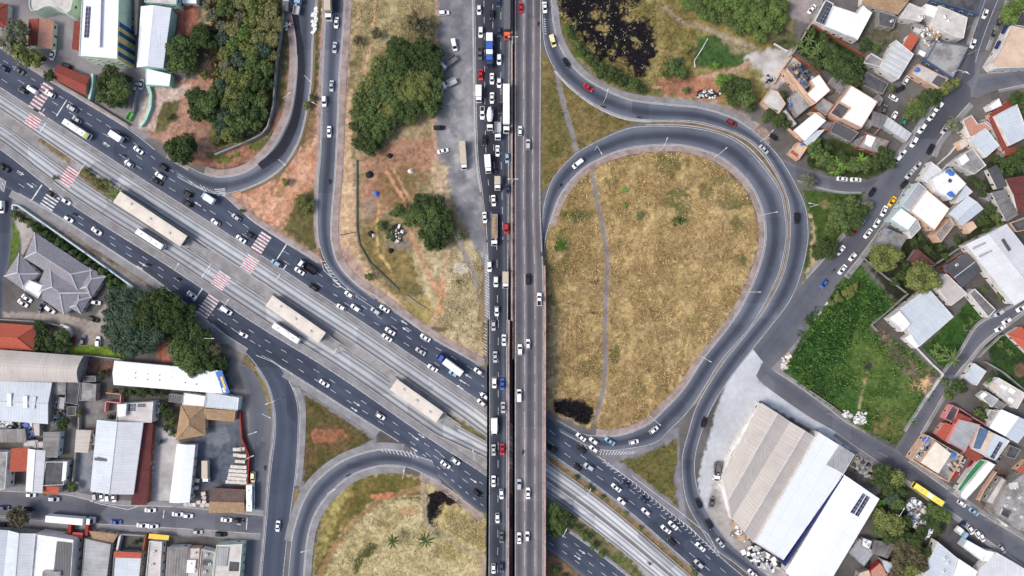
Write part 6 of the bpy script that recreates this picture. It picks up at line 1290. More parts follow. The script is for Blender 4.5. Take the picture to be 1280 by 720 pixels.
cars('A', '6,86,n 25,89,g 30,113,k 42,113,w,v 64,118,w 91,136,s,u 97,150,s 174,188,w 162,205,w 205,209,k,u 201,220,w 197,227,k 235,242,k 235,254,k 296,272,s 270,278,w 302,299,w 314,294,k 346,329,l 375,339,w 392,359,k 437,368,w 427,384,w 445,385,w 470,389,s,u 481,386,w 488,414,w 484,422,w 532,422,w 526,439,s,s 541,460,w 567,467,l 598,464,w 606,495,w 602,503,w')
cars('A', '726,546,w 742,551,w 762,551,l 742,561,w 726,561,k 690,560,k,u 721,583,k 736,583,s 770,609,w 781,605,n 804,624,n 777,626,w 807,639,w 841,656,w 832,661,w 839,676,k 875,683,w 873,704,s')
cars('R2', '792,552,w 817,537,w 722,205,w,v'); cars('R1', '681,10,w 708,79,k 735,110,r,s 914,154,m 954,187,s 995,273,k 879,528,k 873,629,k 886,655,k 900,678,s 940,716,w'); car(691, 52, 'cream', 'R1', 'van')
cars('G', '651,10,r 650,164,w 660,181,s 660,349,k 674,374,w,p 650,437,w 660,430,w 649,494,w,v 649,605,s 660,616,w 649,672,w 659,670,w')
cars('F', '623,3,n 599,13,w 615,19,k 601,41,w 624,41,n 624,75,w 601,94,r 615,99,w 624,104,w 615,123,w 625,136,k 603,142,w,p 606,176,k 622,189,w 634,198,l 617,251,w 635,237,n 606,272,w 633,286,r 612,333,w 620,352,w 621,389,w 617,407,s 630,425,w 619,446,s 618,478,w 628,480,b 629,509,s 617,562,s 628,561,r 617,601,w 627,617,w 622,647,w 627,671,g 617,710,w 627,708,n')
cars('F', '600,68,g,p')
cars('D', '421,29,w 419,60,s 415,108,s 406,127,w 412,165,w')
cars('B', '66,243,k 84,252,w 87,274,w 122,289,w 241,369,w 284,388,w,v 305,418,w 406,479,w 476,520,w 557,580,w 570,576,w 597,616,k'); cars('H', '348,657,w'); cars('L', '4,259,w,v')
cars('B', '6,210,k,p', 'at the left edge of the lower avenue carriageway')
cars('J', '40,618,w 69,623,s 7,634,n 37,636,k 146,652,b 189,637,w 179,656,w 192,657,w 223,642,w 236,644,w 284,649,w 299,650,k 248,664,s 277,667,k')
cars('J', '120,618,s 128.5,619,w 136,620,w 143.5,620,w', 'parked under the edge of the wide gabled shed', 96); cars('J', '8,655,k 28,652,g', 'parked below the brown tree on the lower left street', 0)
cars('K', '317,596,c', 'behind the white bus on the service lane'); cars('K', '116,549,w', 'parked beside the lone beige shed', 88)
cars('K', '67,69,w', 'parked in the school yard', 75); cars('K', '84,83,k', 'parked above the red gatehouse', 155); cars('K', '171.5,110,s 178,106,s', 'parked between teal walls below the annex', 80)
lot = 'parked around the grey tiled house'
cars('K', '30,379,w,-35 35,373,w,-35 53,384,n,60 64,387,w,-38 121,378,w,-8 118,399,k,-20', lot); cars('K', '92,424,r,85 105,425,g,82 124,427,w,88', 'parked in a row above the green verge')
cars('F', '555,17,w,5 549,160,k,0 554,189,w,14', 'parked on the dusty lot beside the grove'); cars('F', '568,57,w,v,-78', 'parked on the dusty lot beside the grove')
cars('M', '1230,18,w 1246,30,g 1240,44,g 1215,55,w 1172,134,w 1163,146,w 1151,161,w 1141,178,w 1127,192,w 1120,200,w 1180,162,s 1162,187,k 1146,207,s 1136,218,s 1129,231,k 1104,264,w 1095,279,w 1084,292,w 1068,288,r 1075,280,s 1065,321,w 1052,337,w 1050,313,w 1029,355,b 1089,241,k'); cars('M', '1114,252,y')
cars('N', '1052,224,w 1069,225,w'); cars('N', '1014,12,w', 'parked beside the solar panelled house at the top', 50); cars('N', '967,172,k', 'parked by the outer ramp under the peach wall', -35)
cars('N', '1132,100,w,60 1116,123,w,-30 1104,137,g,65 1117,145,w,60 1129,152,e,60 1124,112,k,30', 'parked in the enclosed car yard'); cars('P', '1249,410,w 1257,401,w 1275,385,w 1247,391,s')
cars('O', '1201,629,w 1216,639,l'); cars('O', '1212,662,w,-62 1221,667,w,-62 1226,671,w,-62 1251,686,s,-55 1202,654,n,40', 'parked in the yard below the street'); cars('O', '1213,579,r', 'parked on the red patio', 70); cars('O', '1245,574,g 1241,561,g', 'in the courtyard right of the slate roof', 55)
cars('R1', '889,627,g', 'parked on the pale yard beside the outer ramp', 80); cars('O', '1083,703,k', 'parked below the cluttered roofs at the bottom', 60)

# ---- lorries, buses, motorcycles
def heavy(name, label, cat, x, y, ang, h, parts, group=None):
    a = W(x, y, h); root = thing(name, label, cat, (a[0], a[1], h), R(ang), group); parts(root); return root
def cab(root, x, L=2.0, hw=1.2, z0=.45, z1=2.7, col='white', wind=True):
    mb = MB(); loft(mb, [(x, hw, hw * .93, z0, z1), (x + L * .55, hw, hw * .93, z0, z1), (x + L * .93, hw * .97, hw * .82, z0, z1 * .72), (x + L, hw * .93, hw * .8, z0, z1 * .5)]); mb.build('cab', P[col], root)
    mb = MB(); mb.face([(x + L * .60, -hw * .82, z1 * .985), (x + L * .945, -hw * .78, z1 * .735), (x + L * .945, hw * .78, z1 * .735), (x + L * .60, hw * .82, z1 * .985)][::-1]); 
    mb2 = MB(); mb2.hexa([(x + L * .62, -hw * .8, z1 * .93), (x + L * .93, -hw * .78, z1 * .70), (x + L * .93, hw * .78, z1 * .70), (x + L * .62, hw * .8, z1 * .93), (x + L * .62, -hw * .8, z1 * .985), (x + L * .95, -hw * .78, z1 * .745), (x + L * .95, hw * .78, z1 * .745), (x + L * .62, hw * .8, z1 * .985)]); mb2.build('windscreen', M['dark_glass'], root)
    for sg in (-1, 1):
        m2 = MB(); m2.box((x + L * .5, sg * (hw + .01), z1 * .72), (L * .55, .03, z1 * .22)); m2.build('side_window', M['dark_glass'], root)
        m2 = MB(); m2.box((x + L * .98, sg * hw * .7, z0 + .25), (.12, .4, .22)); m2.build('headlight', M['lamp_lens'], root)
def cargo(root, x0, x1, hw=1.25, z0=1.0, z1=3.4, mat=None, name='cargo_box'):
    mb = MB(); mb.box(((x0 + x1) / 2, 0, (z0 + z1) / 2), (x1 - x0, hw * 2, z1 - z0)); mb.box(((x0 + x1) / 2, 0, z1 + .015), (x1 - x0 - .2, hw * 2 - .2, .05))
    for k in range(int((x1 - x0) / 1.2)): mb.box((x0 + .6 + k * 1.2, 0, z1 + .05), (.08, hw * 2 - .2, .03))
    mb.build(name, mat or P['white'], root)
    mb = MB(); mb.box(((x0 + x1) / 2, 0, z0 - .22), (x1 - x0, hw * 1.3, .4)); mb.build('chassis', M['rubber'], root)
def open_bed(root, x0, x1, hw, z0, z1, mat, load=None):
    mb = MB(); t = .12; mb.box(((x0 + x1) / 2, 0, z0), (x1 - x0, hw * 2, .15))
    for sg in (-1, 1): mb.box(((x0 + x1) / 2, sg * (hw - t / 2), (z0 + z1) / 2), (x1 - x0, t, z1 - z0))
    for x in (x0 + t / 2, x1 - t / 2): mb.box((x, 0, (z0 + z1) / 2), (t, hw * 2 - 2 * t - .01, z1 - z0))
    mb.build('cargo_bed', mat, root)
    if load:
        mb = MB(); N = 10
        g = [[(x0 + .15 + (x1 - x0 - .3) * i / N, -hw + .14 + (2 * hw - .28) * j / 4, z0 + .2 + (z1 - z0) * (.45 + .5 * math.sin(math.pi * j / 4) * math.sin(math.pi * i / N)) + rnd.uniform(-.08, .08)) for j in range(5)] for i in range(N + 1)]
        for i in range(N):
            for j in range(4): mb.face([g[i][j], g[i + 1][j], g[i + 1][j + 1], g[i][j + 1]])
        mb.build('load', load, root)
M['sand'] = dirty('sand_load', srgb(176, 150, 124), srgb(130, 108, 90), .7, 1.2)
def truck(L, col='white', box='white', cabL=1.9, hw=1.2, hz=3.2, name='cargo_box'):
    def f(root):
        h = L / 2; cab(root, h - cabL, cabL, hw * .95, .45, 2.5, col); cargo(root, -h, h - cabL - .2, hw, .95, hz, P[box], name); wheels(root, (-h + 1.4, h - 1.0), hw, .46, .3)
    return f
def semi(L, col='white', box='white'):
    def f(root):
        h = L / 2; cab(root, h - 2.4, 2.4, 1.22, .5, 3.1, col); cargo(root, -h, h - 3.3, 1.28, 1.2, 4.0, P[box], 'trailer'); wheels(root, (-h + 1.2, -h + 2.5, -h + 3.8, h - 4.6, h - 1.3), 1.25, .5, .34)
        mb = MB(); mb.box((h - 3.4, 0, .8), (3.5, .9, .35)); mb.build('coupling', M['rubber'], root)
    return f
def tipper(L, col, bed, load=None, cabL=2.1):
    def f(root):
        h = L / 2; cab(root, h - cabL, cabL, 1.2, .5, 2.8, col); open_bed(root, -h, h - cabL - .9, 1.25, 1.1, 2.2, bed, load); wheels(root, (-h + 1.0, -h + 2.2, h - 1.2), 1.22, .5, .34)
        mb = MB(); mb.box((0, 0, .8), (L - .6, .9, .35)); mb.build('chassis', M['rubber'], root)
        mb = MB(); mb.box((h - cabL - .45, .55, 1.5), (.6, .7, .8)); mb.build('tool_box', M['metal'], root)
    return f
def mixer(L):
    def f(root):
        h = L / 2; cab(root, h - 2.1, 2.1, 1.2, .5, 2.8, 'white')
        mb = MB(); xs = [(-h + .2, .5, 3.2), (-h + 1.2, .95, 2.8), (-h + 2.8, 1.25, 2.4), (-h + 4.2, 1.2, 2.2), (-h + 5.6, .8, 2.0)]
        for (a, r0, z0), (b, r1, z1) in zip(xs, xs[1:]): mb.cyl((a, 0, z0), (b, 0, z1), r0, r1, 16, cap=True)
        mb.build('mixing_drum', P['white'], root); mb = MB(); mb.box((-.8, 0, .85), (L - 2, 1.0, .5)); mb.build('chassis', M['rubber'], root)
        mb = MB(); mb.cyl((-h - .1, .2, 2.4), (-h - .6, .5, 1.4), .28, .2, 8); mb.build('chute', M['metal'], root); wheels(root, (-h + 1.2, -h + 2.5, h - 1.2), 1.22, .5, .34)
    return f
def busp(L, col='white', front=None, hw=1.27):
    def f(root):
        h = L / 2; mb = MB(); loft(mb, [(-h, hw * .96, hw * .86, .4, 3.1), (-h + .25, hw, hw * .9, .35, 3.2), (h - .5, hw, hw * .9, .35, 3.2), (h, hw * .94, hw * .84, .42, 2.9)]); mb.build('body', P[col], root)
        mb = MB(); mb.box((h - .05, 0, 2.1), (.14, hw * 1.7, 1.1)); mb.build('windscreen', M['dark_glass'], root)
        for sg in (-1, 1):
            for k in range(8):
                mb = MB(); mb.box((-h + .8 + (L - 1.8) * (k + .5) / 8, sg * (hw - .005), 2.15), ((L - 2) / 8 - .12, .06, .95)); mb.build('window', M['dark_glass'], root)
        mb = MB(); mb.box((-h * .05, 0, 3.31), (2.4, 1.6, .22)); mb.build('roof_unit', M['white_metal'], root)
        for x in (-h * .6, h * .55): mb = MB(); mb.box((x, 0, 3.24), (.75, .7, .1)); mb.build('roof_hatch', M['metal'], root)
        if front: mb = MB(); mb.box((h - .95, 0, 3.215), (1.3, hw * 1.66, .05)); mb.build('roof_band', P[front], root)
        wheels(root, (-h + 2.2, h - 2.4), hw, .5, .32)
    return f
av = 180 - 33.5
P['lime'] = carpaint('lime', (.42, .50, .05)); P['bus_yellow'] = carpaint('bus_yellow', (.86, .68, .10))
heavy('city_bus', 'white bus with a yellow green front on the upper avenue', 'bus', 100, 163, -33, .06, busp(11.5, 'white', 'lime'))
heavy('city_bus', 'white bus stopped beside the longest bus station', 'bus', 191.5, 299.5, -33, .06, busp(12.2)); heavy('city_bus', 'white bus stopped beside the middle bus station', 'bus', 360.5, 416, -33.5, .06, busp(12.2))
heavy('city_bus', 'long yellow bus parked on the street below the green lot', 'bus', 1156, 616, 146, .06, busp(13.4, 'bus_yellow')); heavy('city_bus', 'white bus parked beside the brown roofed corner shed', 'bus', 315, 620, -90, .06, busp(10.5))
heavy('box_truck', 'white box truck on the upper avenue near the school', 'truck', 147, 171, av, .06, truck(6.6)); heavy('box_truck', 'white box truck with blue cab turning past the ramp exit', 'truck', 262, 248, av, .06, truck(6.2, 'sky'))
heavy('tipper_truck', 'black open tipper truck with white cab on the avenue', 'truck', 385, 334, av, .06, tipper(8.2, 'white', M['rubber'])); heavy('box_truck', 'large truck with blue front and white cargo box on the avenue', 'truck', 563, 455, av - 3, .06, semi(12.0, 'blue', 'white'))
heavy('articulated_truck', 'orange cab pulling a long dark trailer beside the viaduct', 'truck', 634, 22, -90, .06, semi(18.5, 'orange', 'gray')); heavy('articulated_truck', 'truck with alternating white and blue bodies in the queue', 'truck', 612, 65, -90, .06, lambda r: (cab(r, 4.4, 2.1, 1.2, .5, 2.9, 'navy'), cargo(r, -6.5, -3.3, 1.27, 1.1, 3.5, P['white']), cargo(r, -3.25, -.2, 1.27, 1.1, 3.45, P['blue']), cargo(r, .1, 1.9, 1.27, 1.1, 3.5, P['white']), cargo(r, 1.95, 4.2, 1.2, 1.1, 3.2, P['blue']), wheels(r, (-5.2, -4, 0, 5.2), 1.25, .5, .34)))
heavy('box_truck', 'white box truck in the left lane near the grove', 'truck', 598.5, 119, -90, .06, truck(6.6)); heavy('concrete_mixer', 'white concrete mixer truck in the middle of the queue', 'truck', 612.5, 150, -90, .06, mixer(9.0)); heavy('cargo_truck', 'white cab truck with grey open bed behind the mixer', 'truck', 622.5, 165, -90, .06, tipper(7.0, 'white', M['metal']))
heavy('articulated_truck', 'long white trailer truck next to the viaduct barrier', 'truck', 633, 138, -90, .06, semi(19.0)); heavy('box_truck', 'white van bodied truck ahead of the tipper', 'truck', 610, 206, -86, .06, truck(7.2)); heavy('box_truck', 'beige delivery truck in the middle lane above the sand tipper', 'truck', 622, 230, -90, .06, truck(5.4, 'white', 'beige'))
heavy('tipper_truck', 'white tipper truck loaded with sand', 'truck', 618, 288, -90, .06, tipper(12.6, 'white', M['metal'], M['sand'])); heavy('box_truck', 'beige box truck level with the hatched shoulder', 'truck', 632, 350, -90, FH(350) + .02, truck(6.6, 'white', 'beige')); heavy('box_truck', 'white box truck on the overpass above the avenue', 'truck', 618, 532, -90, FH(532), truck(6.8))
heavy('articulated_truck', 'cream trailer truck at the top of the narrow park road', 'truck', 412, 6, -88, .06, semi(14.0, 'white', 'beige')); heavy('tipper_truck', 'old open truck with white cab parked below the white van', 'truck', 561, 80, 180 + 36, .02, tipper(7.8, 'white', M['sheet_old'])); heavy('tipper_truck', 'smaller open truck with white cab parked beside the grove', 'truck', 561, 106, 180 + 25, .02, tipper(6.8, 'white', M['metal']))
heavy('box_truck', 'long cream box truck parked alone on the dusty lot', 'truck', 579.5, 195.5, -86, .02, truck(11.2, 'white', 'beige')); heavy('articulated_truck', 'white trailer truck parked on the lower left street', 'truck', 93, 647, -5, .06, semi(18.0)); heavy('tipper_truck', 'white and orange truck standing in the dark yard', 'truck', 260, 588, -90, .02, truck(9.2, 'white', 'beige'))
heavy('tipper_truck', 'dark open truck with white cab on the pale yard', 'truck', 895, 588, -97, .02, tipper(7.2, 'white', M['sheet_old'])); heavy('cargo_truck', 'grey truck working at the top of the left ramp', 'truck', 360, 8, 88, .02, truck(6.0, 'silver', 'gray', name='cargo_box')); heavy('tipper_truck', 'light blue tipper truck at the top of the left ramp', 'truck', 373, 10, 80, .08, tipper(6.4, 'sky', M['metal']))
heavy('cargo_truck', 'light blue flat truck in the yard below the lower right street', 'truck', 1199, 664, -38, .02, tipper(5.6, 'sky', M['white_metal']))
# riders
def rider_mesh():
    me = bpy.data.meshes.new('person'); V = [(0, 0, .85), (.05, 0, 1.1), (.12, 0, 1.35), (.15, 0, 1.5), (.17, 0, 1.66), (.13, .2, 1.33), (.32, .27, 1.12), (.55, .3, 1.02), (.13, -.2, 1.33), (.32, -.27, 1.12), (.55, -.3, 1.02), (.02, .12, .82), (.38, .2, .72), (.2, .2, .32), (.34, .2, .28), (.02, -.12, .82), (.38, -.2, .72), (.2, -.2, .32), (.34, -.2, .28)]
    E = [(0, 1), (1, 2), (2, 3), (3, 4), (2, 5), (5, 6), (6, 7), (2, 8), (8, 9), (9, 10), (0, 11), (11, 12), (12, 13), (13, 14), (0, 15), (15, 16), (16, 17), (17, 18)]
    me.from_pydata(V, E, []); o = bpy.data.objects.new('person', me); COL.objects.link(o); md = o.modifiers.new('s', 'SKIN')
    r = [.17, .17, .19, .07, .12, .09, .06, .05, .09, .06, .05, .11, .09, .06, .06, .11, .09, .06, .06]
    for v, k in zip(me.skin_vertices[0].data, r): v.radius = (k, k)
    me.skin_vertices[0].data[0].use_root = True; o.modifiers.new('d', 'SUBSURF').levels = 1
    dg = bpy.context.evaluated_depsgraph_get(); m2 = bpy.data.meshes.new_from_object(o.evaluated_get(dg)); bpy.data.objects.remove(o); return m2
RM = rider_mesh(); RM.materials.clear(); RM.materials.append(plain('rider_clothes', (.05, .06, .09), .8))
def helmet_mesh():
    mb = MB(); mb.cyl((.17, 0, 1.60), (.17, 0, 1.72), .15, .16, 10); mb.cyl((.17, 0, 1.72), (.17, 0, 1.82), .16, .06, 10); o = mb.build('helmet', M['rubber']); d = o.data; bpy.data.objects.remove(o); return d
HM = helmet_mesh()
def moto_proto():
    root = bpy.data.objects.new('motorcycle', None); COL.objects.link(root); root['label'] = ''; root['category'] = 'motorcycle'
    mb = MB(); loft(mb, [(-.75, .08, .1, .6, .8), (-.1, .14, .14, .4, .82), (.3, .16, .13, .4, .95), (.6, .08, .08, .6, .95)]); mb.build('body', P['black'], root)
    mb = MB(); mb.box((-.35, 0, .86), (.75, .28, .1)); mb.build('seat', M['rubber'], root); mb = MB(); mb.cyl((.55, -.36, 1.02), (.55, .36, 1.02), .025, n=6); mb.cyl((.55, 0, 1.0), (.75, 0, .35), .04, n=6); mb.build('handlebar', M['metal'], root)
    for x in (-.65, .72): mb = MB(); mb.cyl((x, -.06, .3), (x, .06, .3), .3, n=12); mb.build('wheel', M['rubber'], root)
    kids(root); REG.append(root); return root
MP = None
def moto(x, y, road, where, col='black', ride=True, ang=None, shirt='dark'):
    global MP
    z = road_h(road, y); t = tangent(road, x, y) * SIGN[road]; rz = math.atan2(-t[1], t[0]) if ang is None else R(ang); a = W(x, y, z)
    if MP is None: MP = moto_proto(); r = MP; r.location = (a[0], a[1], z); r.rotation_euler = (0, 0, rz); r['label'] = f'{col} motorcycle {where}'; r['group'] = 'motorcycles'
    else: r = dup(MP, (a[0], a[1], z), rz, f'{col} motorcycle {where}', 'motorcycle', 'motorcycles', {'body': P[col]})
    if ride:
        p = bpy.data.objects.new('person', RM); COL.objects.link(p); p.location = (a[0], a[1], z); p.rotation_euler = (0, 0, rz); tag(p, f'person in dark clothes riding the {col} motorcycle {where}', 'person', 'motorcycle riders')
        link_mesh('helmet', HM, p, (0, 0, 0))
moto(672, 30, 'G', 'near the top of the viaduct'); moto(676, 318, 'G', 'at the right edge of the viaduct', 'blue'); moto(653, 565, 'G', 'low on the viaduct'); moto(620, 213, 'F', 'between cars in the queue'); moto(681, 374, 'G', 'beside the white pickup on the viaduct', ride=False)
moto(412, 227, 'D', 'on the narrow road beside the park'); moto(186, 331, 'B', 'below the longest bus station'); moto(224, 349, 'B', 'before the dull red crosswalk'); moto(700, 232, 'R2', 'on the inner loop ramp'); moto(331, 585, 'K', 'parked beside the slip road', 'blue', False); moto(435, 594, 'I', 'on the lower left loop')
moto(753, 134, 'R1', 'on the outer ramp above the triangle'); moto(798, 147, 'R1', 'where the outer ramp nears the loop'); moto(155, 195, 'A', 'on the avenue below the school drive', 'silver'); moto(811, 704, 'B', 'on the busway at the bottom'); moto(1041, 338, 'M', 'on the diagonal street', ride=False); moto(94, 268, 'B', 'near the zebra crossing'); moto(1185, 600, 'O', 'beside the peach corner block', 'red', False)
# ================================================================ TREES AND PLANTS
def crown_mesh(seed, r, nl, leaf, flat=.75, spread=.62, n=2600):
    g = np.random.default_rng(seed); lob = []
    for i in range(nl):
        a = 2 * math.pi * (i + g.uniform(-.3, .3)) / max(1, nl - 1); d = r * spread * (g.uniform(.75, 1.05) if i else 0); lob.append((d * math.cos(a), d * math.sin(a), r * flat * g.uniform(-.18, .42 if i else .55), r * g.uniform(.34, .5) * (1.15 if i == 0 else 1)))
    for i in range(nl * 2):
        a = g.uniform(0, 2 * math.pi); d = r * g.uniform(.3, .95); lob.append((d * math.cos(a), d * math.sin(a), r * flat * g.uniform(-.05, .6) * (1.1 - d / r), r * g.uniform(.14, .26)))
    lob = np.array(lob); w_ = lob[:, 3] ** 2; idx_ = g.choice(len(lob), n, p=w_ / w_.sum()); L = lob[idx_]
    d = g.normal(size=(n, 3)); d[:, 2] += .35; d /= np.linalg.norm(d, axis=1)[:, None]; d[:, 2] = np.where(d[:, 2] < -.3, -d[:, 2], d[:, 2])
    c = L[:, :3] + d * (L[:, 3] * g.uniform(.78, 1.10, n))[:, None] * np.array([1, 1, .9])
    nr = d + g.normal(size=(n, 3)) * .55; nr /= np.linalg.norm(nr, axis=1)[:, None]
    u = np.cross(nr, g.normal(size=(n, 3))); u /= np.linalg.norm(u, axis=1)[:, None]; v = np.cross(nr, u); s1 = (leaf * g.uniform(.55, 1.35, n))[:, None]; s2 = s1 * g.uniform(.45, .8, (n, 1))
    V = np.stack([c - u * s1, c - v * s2 + u * s1 * .1, c + u * s1, c + v * s2 + u * s1 * .1], 1).reshape(-1, 3); F = [tuple(range(4 * i, 4 * i + 4)) for i in range(n)]
    V = V.tolist(); base = len(V)
    for x, y, z, rr in lob[:nl]:        # inner twigs and shaded leaves that close the lobes
        b = len(V); k = 7
        for a in range(4):
            ph = math.pi * (a + .5) / 4
            for q in range(k): th = 2 * math.pi * q / k; jj = g.uniform(.62, .84); V.append((x + rr * jj * math.sin(ph) * math.cos(th), y + rr * jj * math.sin(ph) * math.sin(th), z + rr * jj * .9 * math.cos(ph)))
        for a in range(3):
            for q in range(k): F.append((b + a * k + q, b + (a + 1) * k + q, b + (a + 1) * k + (q + 1) % k, b + a * k + (q + 1) % k))
        F.append(tuple(b + q for q in range(k)))
    me = bpy.data.meshes.new('crown'); me.from_pydata(V, [], F); me.materials.append(LEAF['mid']); me.update(); return me
CR = {'s': [crown_mesh(10 + i, 2.0, 4, .26, .8, .5, 420) for i in range(4)], 'm': [crown_mesh(20 + i, 4.0, 6, .36, .75, .58, 1300) for i in range(5)], 'l': [crown_mesh(30 + i, 6.5, 9, .42, .7, .64, 3000) for i in range(5)],
      'p': [crown_mesh(50 + i, 4.0, 6, .30, .75, .60, 420) for i in range(2)], 'round': [crown_mesh(60, 5.6, 12, .40, .72, .70, 3000)]}
def trunk_mesh():
    mb = MB(); mb.cyl((0, 0, -.1), (.05, .03, .6), .075, .05, 8, cap=False); mb.cyl((.05, .03, .6), (0, 0, 1.0), .05, .03, 8)
    for i in range(5): a = i * 1.3; mb.cyl((.05, .03, .55 + i * .05), (.34 * math.cos(a), .34 * math.sin(a), .95), .028, .012, 6)
    o = mb.build('trunk', M['bark']); d = o.data; bpy.data.objects.remove(o); return d
TRK = trunk_mesh()
def tree(x, y, r, col='dark', label='tree', name='tree', cat='tree', group=None, proto=None, tall=1.0):
    R0 = r * S
    k = proto or ('s' if R0 < 2.7 else 'm' if R0 < 5 else 'l'); base = {'s': 2.0, 'm': 4.0, 'l': 6.5, 'p': 4.0, 'round': 5.6}[k]; sc_ = R0 / base / 1.08
    hz = R0 * (1.05 if k != 's' else .8) * tall; a = W(x, y, hz)
    root = thing(name, label, cat, (a[0], a[1], 0), rnd.uniform(0, 6.28), group)
    c = link_mesh('crown', rnd.choice(CR[k]), root, (0, 0, hz), 0, (sc_, sc_, sc_ * rnd.uniform(.85, 1.05))); c.material_slots[0].link = 'OBJECT'; c.material_slots[0].material = LEAF[col]
    t = link_mesh('trunk', TRK, root, (0, 0, 0), 0, (R0 * .9, R0 * .9, hz * 1.0)); return root
def trees(txt, label, group, name='tree', cat='tree', proto=None, col=None):
    for t in txt.split():
        q = t.split(','); c = q[3] if len(q) > 3 else (col or 'dark'); lab = label.replace('*', {'dark': 'dark green', 'mid': 'green', 'light': 'light green', 'olive': 'olive green', 'brown': 'brownish', 'gray': 'greyish green', 'blue': 'bluish green', 'yellow': 'yellow green', 'bright': 'bright green'}[c])
        tree(float(q[0]), float(q[1]), float(q[2]), c, lab, name, cat, group, proto if len(q) < 5 else q[4])
trees('16,48,24,gray,p 30,62,20,olive,p 40,75,16,olive,p 26,36,12,olive', '* sparse tree leaning over the avenue at the left edge', 'sparse trees over the avenue')
trees('62,95,9 53,73,7', '* small tree beside the school gate', 'school gate trees'); trees('140,94,15 132,106,13 150,112,16,mid 142,125,12 160,100,8 128,123,9,mid 153,128,9', '* tree in front of the white school block', 'school grove trees')
trees('250,44,16 262,52,12 240,60,14 225,60,17,mid 222,78,15,mid 238,82,14 228,50,10', '* broad tree beside the white gabled hall', 'trees beside the gabled hall')
trees('245,122,15 258,130,16,mid 248,140,14 268,120,13,mid 262,144,11', '* tree at the edge of the red soil', 'trees at the red soil'); trees('228,190,19 216,184,12 238,182,12', '* tree hanging over the avenue pavement', 'trees over the pavement'); trees('256,93,8,olive 211,147,6,mid 232,170,6,olive 222,172,4,olive 258,70,7,brown 270,58,8,brown', '* bush on the bare red soil', 'bushes on the red soil', 'bush', 'bush')
wd = [(283, 10, 14, 'dark'), (300, 3, 12, 'olive'), (320, 8, 15, 'olive'), (338, 12, 13, 'yellow'), (345, 30, 12, 'yellow'), (330, 28, 13, 'yellow'), (314, 25, 12, 'olive'), (300, 22, 9, 'gray'), (278, 35, 9, 'gray'), (292, 38, 12, 'olive'), (308, 42, 12, 'mid'), (324, 45, 13, 'olive'), (340, 50, 12, 'yellow'), (278, 50, 10, 'blue'), (295, 56, 12, 'mid'), (312, 62, 14, 'mid'), (328, 64, 13, 'blue'), (341, 70, 9, 'olive'), (284, 68, 12, 'olive'), (300, 76, 13, 'dark'), (318, 82, 14, 'dark'), (333, 86, 12, 'mid'), (282, 84, 10, 'gray'), (290, 96, 13, 'mid'), (306, 98, 14, 'mid'), (322, 102, 14, 'dark'), (335, 104, 9, 'dark'), (280, 108, 12, 'dark'), (296, 114, 14, 'mid'), (312, 120, 13, 'dark'), (326, 124, 12, 'dark'), (284, 126, 12, 'mid'), (300, 133, 13, 'dark'), (316, 140, 12, 'dark'), (328, 142, 9, 'dark'), (280, 142, 12, 'dark'), (292, 150, 12, 'dark'), (306, 154, 12, 'mid'), (320, 156, 9, 'dark'), (276, 158, 10, 'dark'), (286, 168, 11, 'mid'), (298, 168, 10, 'dark'), (274, 174, 8, 'dark'), (310, 166, 7, 'dark'), (270, 92, 7, 'olive'), (266, 20, 10, 'gray'), (258, 8, 8, 'gray'), (262, 38, 8, 'brown')]
for i_, (x, y, r, c) in enumerate(wd):
    c = {'dark': ('mid', 'dark', 'mid', 'blue')[i_ % 4], 'mid': ('olive', 'mid', 'light', 'olive')[i_ % 4], 'olive': ('olive', 'yellow')[i_ % 2]}.get(c, c)
    trees(f'{x},{y},{r},{c}', '* tree in the walled wood on the upper left', 'trees of the walled wood')
trees('498,60,16 514,66,15 530,60,15 545,66,12 490,74,14,mid 506,82,16 522,80,15 540,82,14 548,92,10 474,80,12,olive 480,92,14,mid 466,98,13,olive 482,108,15,mid 500,100,15,mid 516,98,14,olive 530,98,14,olive 545,106,11,mid', '* tree in the upper half of the park grove', 'grove trees')
trees('458,112,13,olive 472,122,14,mid 490,122,15,mid 508,116,17,olive 526,114,16,olive 542,120,13,mid 452,126,13,mid 466,138,14,mid 484,138,15,olive 502,134,15,mid 520,132,15 537,136,13,mid 548,132,8 448,142,12,mid 460,152,13,mid 476,154,14,mid 494,150,12 512,148,11,mid 446,158,10 456,168,12 470,170,12,mid 484,166,9,mid 450,180,11 462,184,13 474,180,9', '* tree in the lower half of the park grove', 'grove trees')
trees('520,28,16,brown 534,36,13,brown 470,42,9,brown 447,50,8,brown', 'almost leafless * tree on the dry grass above the grove', 'leafless trees', proto='p')
trees('528,256,16 544,258,15 556,272,15 538,274,18,mid 520,266,13,mid 512,274,12,mid 548,290,14 560,286,12 542,304,13 534,292,13 553,302,10 500,262,9,mid 492,268,7,mid', '* tree in the clump on the lower park', 'park clump trees')
trees('476,282,7,olive 462,347,6,olive 575,296,8,gray 460,345,5,mid 487,296,6,mid', 'low * bush on the dry park grass', 'park bushes', 'bush', 'bush')
trees('376,250,9,olive 384,262,8,olive 390,254,6,olive 357,228,7,olive 302,264,4,mid', 'low * scrub bush on the orange soil', 'bushes between the ramps', 'bush', 'bush'); trees('385,132,7,olive 392,122,6,brown 345,3,5,olive', '* thin bush on the strip between the ramps', 'strip bushes', 'bush', 'bush', 's')
trees('126,64,7,olive 133,228,7,olive 120,226,6,olive 126,234,5,mid 106,213,5,olive 68,222,4,olive 112,218,5,olive', '* shrub on the busway median', 'median shrubs', 'shrub', 'shrub')
